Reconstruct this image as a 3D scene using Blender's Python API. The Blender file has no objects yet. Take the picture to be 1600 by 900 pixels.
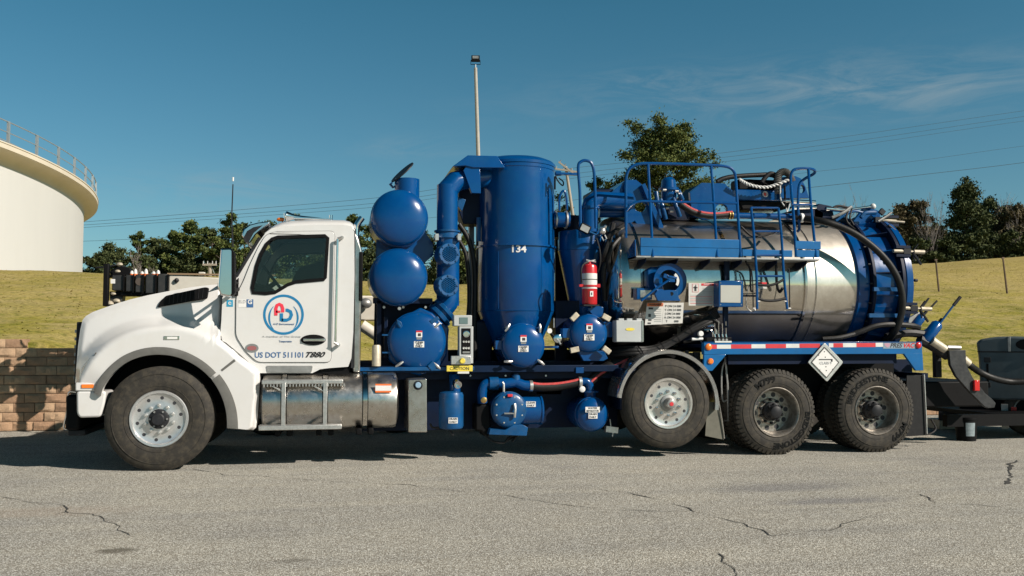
import bpy, math, random
import numpy as np
from math import sin, cos, pi, radians, sqrt, atan2
from mathutils import Vector, Matrix, noise
from mathutils.geometry import tessellate_polygon
random.seed(7); RNG = np.random.default_rng(7)
SC = bpy.context.scene
COL = SC.collection

# ---------------------------------------------------------------- camera, sky, sun, exposure
CAMLOC = Vector((1.744, -10.40, 1.39)); YAW = radians(11.2); FPX = 1450.0; PITCH = math.atan(80 / FPX)
cam_data = bpy.data.cameras.new("camera"); cam = bpy.data.objects.new("camera", cam_data); COL.objects.link(cam)
cam.location = CAMLOC; cam.rotation_euler = (pi / 2 + PITCH, 0, -YAW)
cam_data.sensor_width = 36; cam_data.lens = 36 * FPX / 1600; cam_data.clip_start = 0.1; cam_data.clip_end = 3000
SC.camera = cam
SUN = Vector((1.25, -1.05, 1.0)).normalized()
SUN_EL = math.asin(SUN.z); SUN_AZ = atan2(SUN.x, SUN.y)
w = bpy.data.worlds.new("World"); SC.world = w; w.use_nodes = True
N = w.node_tree.nodes; L = w.node_tree.links; N.clear()
def wn(t, **k):
    n = N.new(t)
    for a, b in k.items(): setattr(n, a, b)
    return n
out = wn('ShaderNodeOutputWorld'); bg = wn('ShaderNodeBackground'); sky = wn('ShaderNodeTexSky', sky_type='NISHITA')
sky.sun_disc = False; sky.sun_elevation = SUN_EL; sky.sun_rotation = SUN_AZ
sky.air_density = 1.0; sky.dust_density = 0.6; sky.ozone_density = 1.0; sky.altitude = 100
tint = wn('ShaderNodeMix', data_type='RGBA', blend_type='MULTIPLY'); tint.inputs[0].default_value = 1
tc0 = wn('ShaderNodeTexCoord'); sz = wn('ShaderNodeSeparateXYZ'); L.new(tc0.outputs['Generated'], sz.inputs[0])
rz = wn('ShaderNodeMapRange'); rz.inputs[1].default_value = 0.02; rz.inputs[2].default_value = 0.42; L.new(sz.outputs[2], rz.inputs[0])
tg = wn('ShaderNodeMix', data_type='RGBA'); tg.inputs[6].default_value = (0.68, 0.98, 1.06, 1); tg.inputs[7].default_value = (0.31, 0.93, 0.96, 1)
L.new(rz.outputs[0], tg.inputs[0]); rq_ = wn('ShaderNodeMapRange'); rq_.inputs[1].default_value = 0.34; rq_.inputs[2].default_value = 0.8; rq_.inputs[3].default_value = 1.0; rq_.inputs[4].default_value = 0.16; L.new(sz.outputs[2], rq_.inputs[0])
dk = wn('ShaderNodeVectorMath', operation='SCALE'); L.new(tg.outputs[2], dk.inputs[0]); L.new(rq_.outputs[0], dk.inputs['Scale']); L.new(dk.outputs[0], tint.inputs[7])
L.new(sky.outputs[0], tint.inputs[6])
tc = wn('ShaderNodeTexCoord'); mp = wn('ShaderNodeMapping'); mp.inputs['Scale'].default_value = (1.0, 1.0, 4.5)
mp.inputs['Rotation'].default_value = (0.0, radians(-14), radians(20))
n1 = wn('ShaderNodeTexNoise'); n1.inputs['Scale'].default_value = 9.0; n1.inputs['Detail'].default_value = 10; n1.inputs['Roughness'].default_value = 0.66; n1.inputs['Distortion'].default_value = 1.2
r1 = wn('ShaderNodeMapRange'); r1.inputs[1].default_value = 0.42; r1.inputs[2].default_value = 0.80
L.new(tc.outputs['Generated'], mp.inputs[0]); L.new(mp.outputs[0], n1.inputs[0]); L.new(n1.outputs[0], r1.inputs[0])
cl = wn('ShaderNodeMix', data_type='RGBA'); cl.inputs[7].default_value = (4.4, 5.3, 5.6, 1)
R0 = cam.rotation_euler.to_matrix(); tot = None
for cpx, cpy, wx, wy, amt in ((1230, 138, 520, 62, 0.95), (1010, 125, 130, 22, 0.8), (340, 300, 210, 45, 0.95), (640, 232, 130, 24, 0.6), (1420, 150, 260, 60, .6)):
    dc = (R0 @ Vector(((cpx - 800) / FPX, (450 - cpy) / FPX, -1))).normalized(); tx_ = Vector((dc.y, -dc.x, 0)).normalized(); ux_ = tx_.cross(dc)
    sub = wn('ShaderNodeVectorMath', operation='SUBTRACT'); L.new(tc.outputs['Generated'], sub.inputs[0]); sub.inputs[1].default_value = dc; sq = []
    for vv, ww in ((tx_, wx / FPX / 1.6), (ux_, wy / FPX / 1.6), (dc, .35)):
        dt = wn('ShaderNodeVectorMath', operation='DOT_PRODUCT'); L.new(sub.outputs[0], dt.inputs[0]); dt.inputs[1].default_value = vv / ww
        p2_ = wn('ShaderNodeMath', operation='MULTIPLY'); L.new(dt.outputs['Value'], p2_.inputs[0]); L.new(dt.outputs['Value'], p2_.inputs[1]); sq.append(p2_)
    a1 = wn('ShaderNodeMath', operation='ADD'); L.new(sq[0].outputs[0], a1.inputs[0]); L.new(sq[1].outputs[0], a1.inputs[1])
    a2 = wn('ShaderNodeMath', operation='ADD'); L.new(a1.outputs[0], a2.inputs[0]); L.new(sq[2].outputs[0], a2.inputs[1])
    ng = wn('ShaderNodeMath', operation='MULTIPLY'); ng.inputs[1].default_value = -1; L.new(a2.outputs[0], ng.inputs[0]); ex = wn('ShaderNodeMath', operation='EXPONENT'); L.new(ng.outputs[0], ex.inputs[0])
    sc_ = wn('ShaderNodeMath', operation='MULTIPLY'); sc_.inputs[1].default_value = amt; L.new(ex.outputs[0], sc_.inputs[0])
    if tot is None: tot = sc_
    else: ad = wn('ShaderNodeMath', operation='ADD'); L.new(tot.outputs[0], ad.inputs[0]); L.new(sc_.outputs[0], ad.inputs[1]); tot = ad
mu = wn('ShaderNodeMath', operation='MULTIPLY'); mu2 = wn('ShaderNodeMath', operation='MULTIPLY'); mu2.inputs[1].default_value = 0.55
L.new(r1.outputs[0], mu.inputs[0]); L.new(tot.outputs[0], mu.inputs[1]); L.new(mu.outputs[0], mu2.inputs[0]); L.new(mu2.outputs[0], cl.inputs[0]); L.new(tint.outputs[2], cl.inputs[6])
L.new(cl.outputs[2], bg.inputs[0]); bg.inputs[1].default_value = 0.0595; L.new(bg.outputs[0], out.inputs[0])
sd = bpy.data.lights.new("sun", 'SUN'); so = bpy.data.objects.new("sun", sd); COL.objects.link(so)
sd.energy = 5.0; sd.angle = radians(0.5); sd.color = (1.0, 0.905, 0.80)
so.rotation_euler = (-SUN).to_track_quat('-Z', 'Y').to_euler(); so.location = (20, -15, 20)
SC.view_settings.view_transform = 'Standard'; SC.view_settings.look = 'None'
SC.view_settings.exposure = 0.33; SC.view_settings.gamma = 1.0; SC.view_settings.use_curve_mapping = False
SC.render.resolution_x = 1024; SC.render.resolution_y = 576

# ---------------------------------------------------------------- measuring: from a viewing ray to a point of the place
CM = cam.rotation_euler.to_matrix()
def ray(px, py): return CM @ Vector(((px - 800) / FPX, (450 - py) / FPX, -1))
def P(px, py, y):
    r = ray(px, py); t = (y - CAMLOC.y) / r.y; return CAMLOC + r * t
def G(px, py, z=0.0):
    r = ray(px, py); t = (z - CAMLOC.z) / r.z; return CAMLOC + r * t
def D(px, py, d):
    return CAMLOC + ray(px, py) * d
def mpp(px, py, y): return ((y - CAMLOC.y) / ray(px, py).y) / FPX     # metres per pixel there
def XZ(pts, y): return [(P(a, b, y).x, P(a, b, y).z) for a, b in pts]

# ---------------------------------------------------------------- mesh building
class MB:
    def __init__(s): s.v = []; s.f = []
    def add(s, v, f):
        o = len(s.v); s.v += [tuple(q) for q in v]; s.f += [tuple(i + o for i in g) for g in f]; return s
    def box(s, x0, x1, y0, y1, z0, z1):
        v = [(x, y, z) for x in (x0, x1) for y in (y0, y1) for z in (z0, z1)]
        return s.add(v, [(0, 1, 3, 2), (4, 6, 7, 5), (0, 4, 5, 1), (2, 3, 7, 6), (0, 2, 6, 4), (1, 5, 7, 3)])
    def obox(s, c, size, R=None):
        R = R or Matrix.Identity(3); a, b, d = [q / 2 for q in size]
        v = [Vector(c) + R @ Vector((x, y, z)) for x in (-a, a) for y in (-b, b) for z in (-d, d)]
        return s.add(v, [(0, 1, 3, 2), (4, 6, 7, 5), (0, 4, 5, 1), (2, 3, 7, 6), (0, 2, 6, 4), (1, 5, 7, 3)])
    def lathe(s, prof, o, ax, n=32, a0=0, a1=2 * pi, caps=True):
        """prof: (radius, distance along axis)"""
        ax = Vector(ax).normalized(); t = Vector((0, 0, 1)) if abs(ax.z) < .9 else Vector((1, 0, 0))
        u = t.cross(ax).normalized(); w_ = ax.cross(u); o = Vector(o); full = abs(a1 - a0 - 2 * pi) < 1e-6
        m = n if full else n + 1; v = []
        for r, h in prof:
            for i in range(m):
                a = a0 + (a1 - a0) * i / n; v.append(o + ax * h + (u * cos(a) + w_ * sin(a)) * r)
        f = []
        for j in range(len(prof) - 1):
            for i in range(n):
                k = (i + 1) % m; f.append((j * m + i, j * m + k, (j + 1) * m + k, (j + 1) * m + i))
        if full and caps:
            if prof[0][0] > 1e-6: f.append(tuple(range(m))[::-1])
            if prof[-1][0] > 1e-6: f.append(tuple((len(prof) - 1) * m + i for i in range(m)))
        return s.add(v, f)
    def cyl(s, p0, p1, r0, r1=None, n=16):
        p0 = Vector(p0); p1 = Vector(p1); d = p1 - p0
        return s.lathe([(r0, 0), (r0 if r1 is None else r1, d.length)], p0, d, n)
    def tube(s, pts, r, n=8, closed=False):
        pts = [Vector(p) for p in pts]; m = len(pts); rs = r if hasattr(r, '__len__') else [r] * m
        T = []
        for i in range(m):
            if closed: t = pts[(i + 1) % m] - pts[i - 1]
            else: t = pts[min(i + 1, m - 1)] - pts[max(i - 1, 0)]
            T.append(t.normalized() if t.length > 1e-9 else Vector((0, 0, 1)))
        u = Vector((0, 0, 1)) if abs(T[0].z) < .9 else Vector((1, 0, 0))
        v = []
        for i in range(m):
            u = (u - T[i] * u.dot(T[i])).normalized(); w_ = T[i].cross(u)
            for k in range(n):
                a = 2 * pi * k / n; v.append(pts[i] + (u * cos(a) + w_ * sin(a)) * rs[i])
        f = [(i * n + k, i * n + (k + 1) % n, (i + 1) * n + (k + 1) % n, (i + 1) * n + k) for i in range(m - 1) for k in range(n)]
        if closed:
            f += [((m - 1) * n + k, (m - 1) * n + (k + 1) % n, (k + 1) % n, k) for k in range(n)]
        else: f += [tuple(range(n))[::-1], tuple((m - 1) * n + k for k in range(n))]
        return s.add(v, f)
    def prism(s, poly, y0, y1, holes=()):
        """poly of (x,z) extruded from y0 to y1"""
        loops = [list(poly)] + [list(h) for h in holes]; flat = [p for l in loops for p in l]; n = len(flat)
        v = [(x, y0, z) for x, z in flat] + [(x, y1, z) for x, z in flat]; f = []
        if holes:
            tr = tessellate_polygon([[Vector((x, z, 0)) for x, z in l] for l in loops])
            for t in tr:
                f.append(tuple(t)); f.append(tuple(i + n for i in t[::-1]))
        else: f += [tuple(range(n)), tuple(range(2 * n - 1, n - 1, -1))]
        o = 0
        for l in loops:
            k = len(l)
            for i in range(k): f.append((o + i, o + (i + 1) % k, n + o + (i + 1) % k, n + o + i))
            o += k
        return s.add(v, f)
    def prismx(s, poly, x0, x1):
        """poly of (y,z) extruded along x"""
        n = len(poly); v = [(x0, y, z) for y, z in poly] + [(x1, y, z) for y, z in poly]
        f = [tuple(range(n)), tuple(range(2 * n - 1, n - 1, -1))] + [(i, (i + 1) % n, n + (i + 1) % n, n + i) for i in range(n)]
        return s.add(v, f)
    def prismz(s, poly, z0, z1):
        n = len(poly); v = [(x, y, z0) for x, y in poly] + [(x, y, z1) for x, y in poly]
        f = [tuple(range(n)), tuple(range(2 * n - 1, n - 1, -1))] + [(i, (i + 1) % n, n + (i + 1) % n, n + i) for i in range(n)]
        return s.add(v, f)
    def grid(s, rows):
        m = len(rows[0]); v = [p for r in rows for p in r]
        return s.add(v, [(j * m + i, j * m + i + 1, (j + 1) * m + i + 1, (j + 1) * m + i) for j in range(len(rows) - 1) for i in range(m - 1)])
    def sphere(s, c, r, n=16, sc=(1, 1, 1)):
        o = len(s.v); prof = [(sin(pi * i / (n // 2)) * r, -cos(pi * i / (n // 2)) * r) for i in range(n // 2 + 1)]
        prof[0] = (1e-7, -r); prof[-1] = (1e-7, r); s.lathe(prof, (0, 0, 0), (0, 0, 1), n)
        for i in range(o, len(s.v)):
            q = s.v[i]; s.v[i] = (c[0] + q[0] * sc[0], c[1] + q[1] * sc[1], c[2] + q[2] * sc[2])
        return s
    def mesh(s, name, mat, smooth=38):
        me = bpy.data.meshes.new(name); me.from_pydata(s.v, [], s.f); me.validate(); me.update()
        import bmesh
        bm = bmesh.new(); bm.from_mesh(me); bmesh.ops.recalc_face_normals(bm, faces=bm.faces[:]); bm.to_mesh(me); bm.free()
        if mat: me.materials.append(mat)
        if smooth:
            me.shade_smooth(); me.set_sharp_from_angle(angle=radians(smooth))
        return me
    def build(s, name, mat, parent=None, bev=0, smooth=38, label=None, seg=2, stuff=False):
        o = bpy.data.objects.new(name, s.mesh(name, mat, smooth)); COL.objects.link(o)
        if parent: adopt(o, parent)
        if bev:
            b = o.modifiers.new("bevel", 'BEVEL'); b.width = bev; b.segments = seg; b.limit_method = 'ANGLE'; b.angle_limit = radians(40); b.harden_normals = False
        if label: o['label'] = label
        if stuff: o['kind'] = 'stuff'
        return o
def wm(o):
    m = o.matrix_basis.copy()
    return (wm(o.parent) @ o.matrix_parent_inverse @ m) if o.parent else m
def adopt(o, parent):
    inv = wm(parent).inverted(); o.parent = parent; o.matrix_parent_inverse = inv
def tag(o, label, cat, group=None, kind=None):
    o['label'] = label; o['category'] = cat
    if group: o['group'] = group
    if kind: o['kind'] = kind
    return o
def thing(name, loc, label, cat, group=None):
    o = bpy.data.objects.new(name, None); COL.objects.link(o); o.location = loc; o.empty_display_size = .2
    return tag(o, label, cat, group)
def structure(o): o['kind'] = 'structure'; return o
def kids(o): return [c for c in bpy.data.objects if c.parent == o]
def copy_tree(o, parent=None):
    c = o.copy(); COL.objects.link(c)
    if parent: c.parent = parent
    for k in kids(o): copy_tree(k, c)
    return c
def shifted(o, dx=0, dy=0, dz=0, label=None):
    """a further part beside its source, same mesh, same parent"""
    c = copy_tree(o, o.parent); c.matrix_basis = Matrix.Translation((dx, dy, dz)) @ o.matrix_basis
    if label: c['label'] = label
    return c
def smooth_path(pts, k=6):
    pts = [Vector(p) for p in pts]; q = [pts[0] * 2 - pts[1]] + pts + [pts[-1] * 2 - pts[-2]]; r = []
    for i in range(1, len(q) - 2):
        a, b, c, d = q[i - 1:i + 3]
        for j in range(k):
            t = j / k; r.append(0.5 * ((2 * b) + (c - a) * t + (2 * a - 5 * b + 4 * c - d) * t * t + (3 * b - a - 3 * c + d) * t ** 3))
    r.append(pts[-1]); return r
def text_mesh(body, size, name, mat, parent, origin, xdir=(1, 0, 0), updir=(0, 0, 1), ext=0.0015, align='CENTER', shear=0, bold=0, sx=1.0, warp=None):
    cu = bpy.data.curves.new(name, 'FONT'); cu.body = body; cu.size = size; cu.align_x = align; cu.align_y = 'CENTER'; cu.extrude = ext; cu.shear = shear; cu.offset = bold; cu.resolution_u = 3
    t = bpy.data.objects.new(name, cu); COL.objects.link(t); dg = bpy.context.evaluated_depsgraph_get()
    me = bpy.data.meshes.new_from_object(t.evaluated_get(dg)); COL.objects.unlink(t); bpy.data.objects.remove(t)
    xd = Vector(xdir).normalized(); ud = Vector(updir).normalized(); nd = xd.cross(ud)
    for v in me.vertices:
        a, b, c = v.co.x * sx, v.co.y, v.co.z
        v.co = warp(a, b, c) if warp else Vector(origin) + xd * a + ud * b + nd * c
    me.name = name; me.materials.clear(); me.materials.append(mat)
    o = bpy.data.objects.new(name, me); COL.objects.link(o)
    if parent: adopt(o, parent)
    return o

# ---------------------------------------------------------------- materials
def rgb(c): return (*c, 1) if len(c) == 3 else c
def mat(name, col, rough=.5, metal=0, coat=0, var=.0, vs=3, dirt=None, dirts=.0, bump=0, bs=60, emit=None, spec=.5, rv=0, stretch=None):
    m = bpy.data.materials.new(name); m.use_nodes = True; nt = m.node_tree; b = nt.nodes['Principled BSDF']
    b.inputs['Base Color'].default_value = rgb(col); b.inputs['Roughness'].default_value = rough; b.inputs['Metallic'].default_value = metal
    b.inputs['Coat Weight'].default_value = coat; b.inputs['Coat Roughness'].default_value = .04; b.inputs['Specular IOR Level'].default_value = spec
    if emit: b.inputs['Emission Color'].default_value = rgb(emit[0]); b.inputs['Emission Strength'].default_value = emit[1]
    t = nt.nodes.new('ShaderNodeTexCoord'); src = t.outputs['Object']
    if stretch:
        q = nt.nodes.new('ShaderNodeMapping'); q.inputs['Scale'].default_value = stretch; nt.links.new(src, q.inputs[0]); src = q.outputs[0]
    def nz(sc, det=4, ro=.6):
        n = nt.nodes.new('ShaderNodeTexNoise'); n.inputs['Scale'].default_value = sc; n.inputs['Detail'].default_value = det; n.inputs['Roughness'].default_value = ro
        nt.links.new(src, n.inputs[0]); return n.outputs[0]
    cur = None
    if var:
        mr = nt.nodes.new('ShaderNodeMapRange'); mr.inputs[1].default_value = .3; mr.inputs[2].default_value = .7; mr.inputs[3].default_value = 1 - var; mr.inputs[4].default_value = 1 + var
        nt.links.new(nz(vs, 6), mr.inputs[0])
        mx = nt.nodes.new('ShaderNodeMix'); mx.data_type = 'RGBA'; mx.blend_type = 'MULTIPLY'; mx.inputs[0].default_value = 1; mx.inputs[6].default_value = rgb(col)
        cb = nt.nodes.new('ShaderNodeCombineColor')
        for i in range(3): nt.links.new(mr.outputs[0], cb.inputs[i])
        nt.links.new(cb.outputs[0], mx.inputs[7]); cur = mx.outputs[2]
    if dirt:
        mr = nt.nodes.new('ShaderNodeMapRange'); mr.inputs[1].default_value = .45; mr.inputs[2].default_value = .75; mr.inputs[4].default_value = dirts
        nt.links.new(nz(vs * 2.3, 8, .7), mr.inputs[0])
        mx = nt.nodes.new('ShaderNodeMix'); mx.data_type = 'RGBA'; nt.links.new(mr.outputs[0], mx.inputs[0])
        if cur: nt.links.new(cur, mx.inputs[6])
        else: mx.inputs[6].default_value = rgb(col)
        mx.inputs[7].default_value = rgb(dirt); cur = mx.outputs[2]
    if cur: nt.links.new(cur, b.inputs['Base Color'])
    if rv:
        mr = nt.nodes.new('ShaderNodeMapRange'); mr.inputs[1].default_value = .3; mr.inputs[2].default_value = .7; mr.inputs[3].default_value = max(.01, rough - rv); mr.inputs[4].default_value = rough + rv
        nt.links.new(nz(vs * 1.7, 6), mr.inputs[0]); nt.links.new(mr.outputs[0], b.inputs['Roughness'])
    if bump:
        bp = nt.nodes.new('ShaderNodeBump'); bp.inputs['Strength'].default_value = bump; bp.inputs['Distance'].default_value = .01
        nt.links.new(nz(bs, 5), bp.inputs['Height']); nt.links.new(bp.outputs[0], b.inputs['Normal'])
    return m
BLUE = mat("blue_paint", (.0004, .052, .192), .22, bump=.05, bs=5, coat=.25, var=.14, vs=2, rv=.08, dirt=(.004, .075, .19), dirts=.5, spec=.32)
BLUE2 = mat("blue_paint_worn", (.0015, .062, .185), .36, coat=.1, var=.3, vs=6, dirt=(.05, .08, .11), dirts=.3, spec=.35, rv=.1)
NAVY = mat("navy_chassis_paint", (.0006, .007, .028), .5, var=.3, vs=4, dirt=(.008, .009, .012), dirts=.4, spec=.2)
WHITE = mat("white_paint", (.615, .61, .60), .28, bump=.03, bs=4, coat=.5, var=.02, vs=2, dirt=(.52, .48, .41), dirts=.22)
STEEL = mat("polished_steel", (.60, .57, .53), .12, metal=1, var=.08, vs=3, rv=.06)
BRUSH = mat("dusty_aluminium", (.56, .54, .51), .30, metal=1, var=.12, vs=4, dirt=(.36, .30, .23), dirts=.7, rv=.08)
CHROME = mat("chrome", (.75, .75, .75), .08, metal=1, rv=.04, vs=8)
ALU = mat("cast_aluminium", (.62, .61, .59), .38, metal=.85, var=.15, vs=20, dirt=(.25, .22, .18), dirts=.3, bump=.1)
GREYM = mat("dull_grey_metal", (.30, .30, .29), .45, metal=.6, var=.2, vs=12)
RUBBER = mat("tyre_rubber", (.022, .019, .015), .8, var=.35, vs=6, dirt=(.085, .070, .047), dirts=.7, bump=.15, bs=90)
RUBBER2 = mat("black_rubber", (.010, .010, .011), .6, var=.3, vs=8, dirt=(.04, .04, .038), dirts=.25, spec=.25)
BLACK = mat("black_plastic", (.004, .004, .0045), .6, var=.2, vs=10, spec=.14)
DARK = mat("dark_steel", (.018, .019, .022), .5, var=.3, vs=6, dirt=(.045, .042, .038), dirts=.3, spec=.22)
TRIM = mat("grey_fender_rubber", (.11, .108, .10), .75, var=.15, vs=10)
RED = mat("red_paint", (.50, .015, .02), .32, coat=.3, var=.08)
REDT = mat("red_tape", (.58, .03, .04), .45, var=.1, vs=9)
WTAPE = mat("white_tape", (.62, .62, .60), .45, var=.1, vs=9)
LABEL = mat("label_white", (.72, .71, .69), .5, var=.04, vs=20)
PAPER = mat("sign_white", (.56, .55, .52), .42, metal=.0, var=.05, vs=12)
INK = mat("label_ink", (.03, .03, .035), .6)
ORANGE = mat("orange_label", (.75, .17, .04), .5)
AMBER = mat("amber_lens", (.85, .20, .02), .25, coat=.5)
REDL = mat("red_lens", (.55, .015, .015), .2, coat=.5)
YEL = mat("yellow_plate", (.70, .55, .07), .5, var=.15, vs=25)
LOGOB = mat("logo_blue", (.01, .17, .36), .4)
LOGOR = mat("logo_red", (.72, .04, .07), .4)
TEXTB = mat("lettering_blue", (.04, .12, .28), .5)
TAN = mat("tan_rod", (.50, .44, .34), .5, metal=.3, var=.2, vs=20)
BRASS = mat("brass", (.50, .33, .12), .35, metal=.9)
BOXG = mat("light_grey_enclosure", (.42, .44, .44), .45, var=.06, vs=6)
SEATM = mat("dark_fabric", (.035, .035, .037), .9)
HOSE = mat("black_hose", (.009, .009, .009), .5, var=.4, vs=15, dirt=(.03, .028, .025), dirts=.35, bump=.15, bs=70, spec=.3)
HOSER = mat("red_hose_stripe", (.55, .04, .04), .5, var=.2, vs=30, dirt=(.5, .35, .33), dirts=.5)
GLASS = bpy.data.materials.new("window_glass"); GLASS.use_nodes = True
_b = GLASS.node_tree.nodes['Principled BSDF']; _b.inputs['Base Color'].default_value = (.72, .78, .76, 1); _b.inputs['Roughness'].default_value = .02
_b.inputs['Transmission Weight'].default_value = 1; _b.inputs['IOR'].default_value = 1.03
# ---------------------------------------------------------------- setting materials
def nodes_of(name):
    m = bpy.data.materials.new(name); m.use_nodes = True; nt = m.node_tree; return m, nt, nt.nodes['Principled BSDF']
def NN(nt, t, ins=None, **k):
    n = nt.nodes.new(t)
    for a, b in k.items(): setattr(n, a, b)
    for a, b in (ins or {}).items():
        if hasattr(b, 'is_linked') or isinstance(b, bpy.types.NodeSocket): nt.links.new(b, n.inputs[a])
        else: n.inputs[a].default_value = b
    return n
def ramp(nt, fac, stops, interp='LINEAR'):
    r = nt.nodes.new('ShaderNodeValToRGB'); nt.links.new(fac, r.inputs[0]); r.color_ramp.interpolation = interp
    while len(r.color_ramp.elements) < len(stops): r.color_ramp.elements.new(.5)
    for e, (p, c) in zip(r.color_ramp.elements, stops): e.position = p; e.color = rgb(c)
    return r.outputs[0]
def mixc(nt, fac, a, b, mode='MIX'):
    m = nt.nodes.new('ShaderNodeMix'); m.data_type = 'RGBA'; m.blend_type = mode
    for i, q in ((0, fac), (6, a), (7, b)):
        if isinstance(q, bpy.types.NodeSocket): nt.links.new(q, m.inputs[i])
        else: m.inputs[i].default_value = q if i == 0 else rgb(q)
    return m.outputs[2]
GLASS.node_tree.nodes.clear(); nt = GLASS.node_tree
_o = NN(nt, 'ShaderNodeOutputMaterial'); _t = NN(nt, 'ShaderNodeBsdfTransparent', {0: (.80, .86, .84, 1)}); _g = NN(nt, 'ShaderNodeBsdfGlossy', {'Roughness': .02})
_f = NN(nt, 'ShaderNodeFresnel', {0: 1.5}); _mx = NN(nt, 'ShaderNodeMixShader', {0: _f.outputs[0], 1: _t.outputs[0], 2: _g.outputs[0]}); nt.links.new(_mx.outputs[0], _o.inputs[0])

ASPH, nt, b = nodes_of("worn_asphalt")
g = NN(nt, 'ShaderNodeNewGeometry'); pos = g.outputs['Position']
def NZ(sc, det=4, ro=.6, src=None, dist=0):
    return NN(nt, 'ShaderNodeTexNoise', {'Vector': src or pos, 'Scale': sc, 'Detail': det, 'Roughness': ro, 'Distortion': dist}).outputs[0]
vo = NN(nt, 'ShaderNodeTexVoronoi', {'Vector': pos, 'Scale': 95.0})
stone = NN(nt, 'ShaderNodeSeparateColor', {0: vo.outputs['Color']})
c = ramp(nt, stone.outputs[0], [(0, (.28, .277, .252)), (.35, (.455, .455, .42)), (.7, (.58, .58, .54)), (1, (.78, .78, .735))])
c = mixc(nt, ramp(nt, vo.outputs['Distance'], [(.35, (0, 0, 0)), (.62, (1, 1, 1))]), c, (.25, .235, .205))
c = mixc(nt, 1.0, c, ramp(nt, NZ(26, 6, .7), [(.28, (.80, .80, .80)), (.72, (1.15, 1.15, 1.15))]), 'MULTIPLY')
c = mixc(nt, 1.0, c, ramp(nt, NZ(.55, 6, .65), [(.25, (.84, .84, .86)), (.5, (1.0, .99, .97)), (.8, (1.12, 1.09, 1.03))]), 'MULTIPLY')
st = NN(nt, 'ShaderNodeMapping', {'Vector': pos, 'Scale': (.22, 2.2, 1), 'Rotation': (0, 0, radians(-4))})
c = mixc(nt, 1.0, c, ramp(nt, NZ(1.3, 5, .6, st.outputs[0]), [(.3, (.88, .88, .89)), (.6, (1.05, 1.04, 1.02))]), 'MULTIPLY')
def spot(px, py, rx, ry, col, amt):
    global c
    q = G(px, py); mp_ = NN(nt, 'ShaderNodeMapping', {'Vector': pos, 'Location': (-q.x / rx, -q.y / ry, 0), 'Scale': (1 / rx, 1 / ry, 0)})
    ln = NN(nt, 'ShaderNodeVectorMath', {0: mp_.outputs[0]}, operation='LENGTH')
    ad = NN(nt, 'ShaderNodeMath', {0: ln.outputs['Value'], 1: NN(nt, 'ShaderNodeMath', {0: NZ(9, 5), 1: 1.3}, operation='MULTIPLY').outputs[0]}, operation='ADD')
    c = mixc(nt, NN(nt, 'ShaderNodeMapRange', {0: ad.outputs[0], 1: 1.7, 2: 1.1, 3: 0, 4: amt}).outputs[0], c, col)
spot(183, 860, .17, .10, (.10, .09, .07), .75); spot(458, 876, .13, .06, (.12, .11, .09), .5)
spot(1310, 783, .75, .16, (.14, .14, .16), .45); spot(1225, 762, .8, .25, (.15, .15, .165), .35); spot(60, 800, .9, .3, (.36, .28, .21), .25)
nt.links.new(c, b.inputs['Base Color']); b.inputs['Roughness'].default_value = 1; b.inputs['Specular IOR Level'].default_value = .04
hgt = NN(nt, 'ShaderNodeMath', {0: NN(nt, 'ShaderNodeMath', {0: vo.outputs['Distance'], 1: -.5}, operation='MULTIPLY').outputs[0], 1: NZ(30, 4)}, operation='ADD')
bp = NN(nt, 'ShaderNodeBump', {'Height': hgt.outputs[0], 'Strength': .55, 'Distance': .012}); nt.links.new(bp.outputs[0], b.inputs['Normal'])

GRASS, nt, b = nodes_of("winter_grass")
g = NN(nt, 'ShaderNodeNewGeometry'); pos = g.outputs['Position']
st = NN(nt, 'ShaderNodeMapping', {'Vector': pos, 'Scale': (.5, 1.0, 1)})
c = ramp(nt, NZ(.22, 6, .62), [(.36, (.155, .155, .022)), (.48, (.29, .255, .05)), (.60, (.38, .31, .10))])
c = mixc(nt, NN(nt, 'ShaderNodeMapRange', {0: NZ(1.6, 7, .7, st.outputs[0]), 1: .42, 2: .66}).outputs[0], c, (.40, .325, .145))
c = mixc(nt, NN(nt, 'ShaderNodeMapRange', {0: NZ(3.7, 6, .7), 1: .52, 2: .66, 4: .8}).outputs[0], c, (.125, .145, .016))
sx = NN(nt, 'ShaderNodeSeparateXYZ', {0: pos})
c = mixc(nt, NN(nt, 'ShaderNodeMapRange', {0: sx.outputs['Z'], 1: 2.0, 2: 4.4, 4: .62}).outputs[0], c, (.40, .305, .12))
c = mixc(nt, 1.0, c, ramp(nt, NZ(11, 8, .8), [(.3, (.42, .43, .42)), (.7, (1.5, 1.48, 1.42))]), 'MULTIPLY')
nt.links.new(c, b.inputs['Base Color']); b.inputs['Roughness'].default_value = .95; b.inputs['Specular IOR Level'].default_value = .1
bp = NN(nt, 'ShaderNodeBump', {'Height': NZ(14, 8, .8), 'Strength': .5, 'Distance': .06}); nt.links.new(bp.outputs[0], b.inputs['Normal'])

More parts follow.
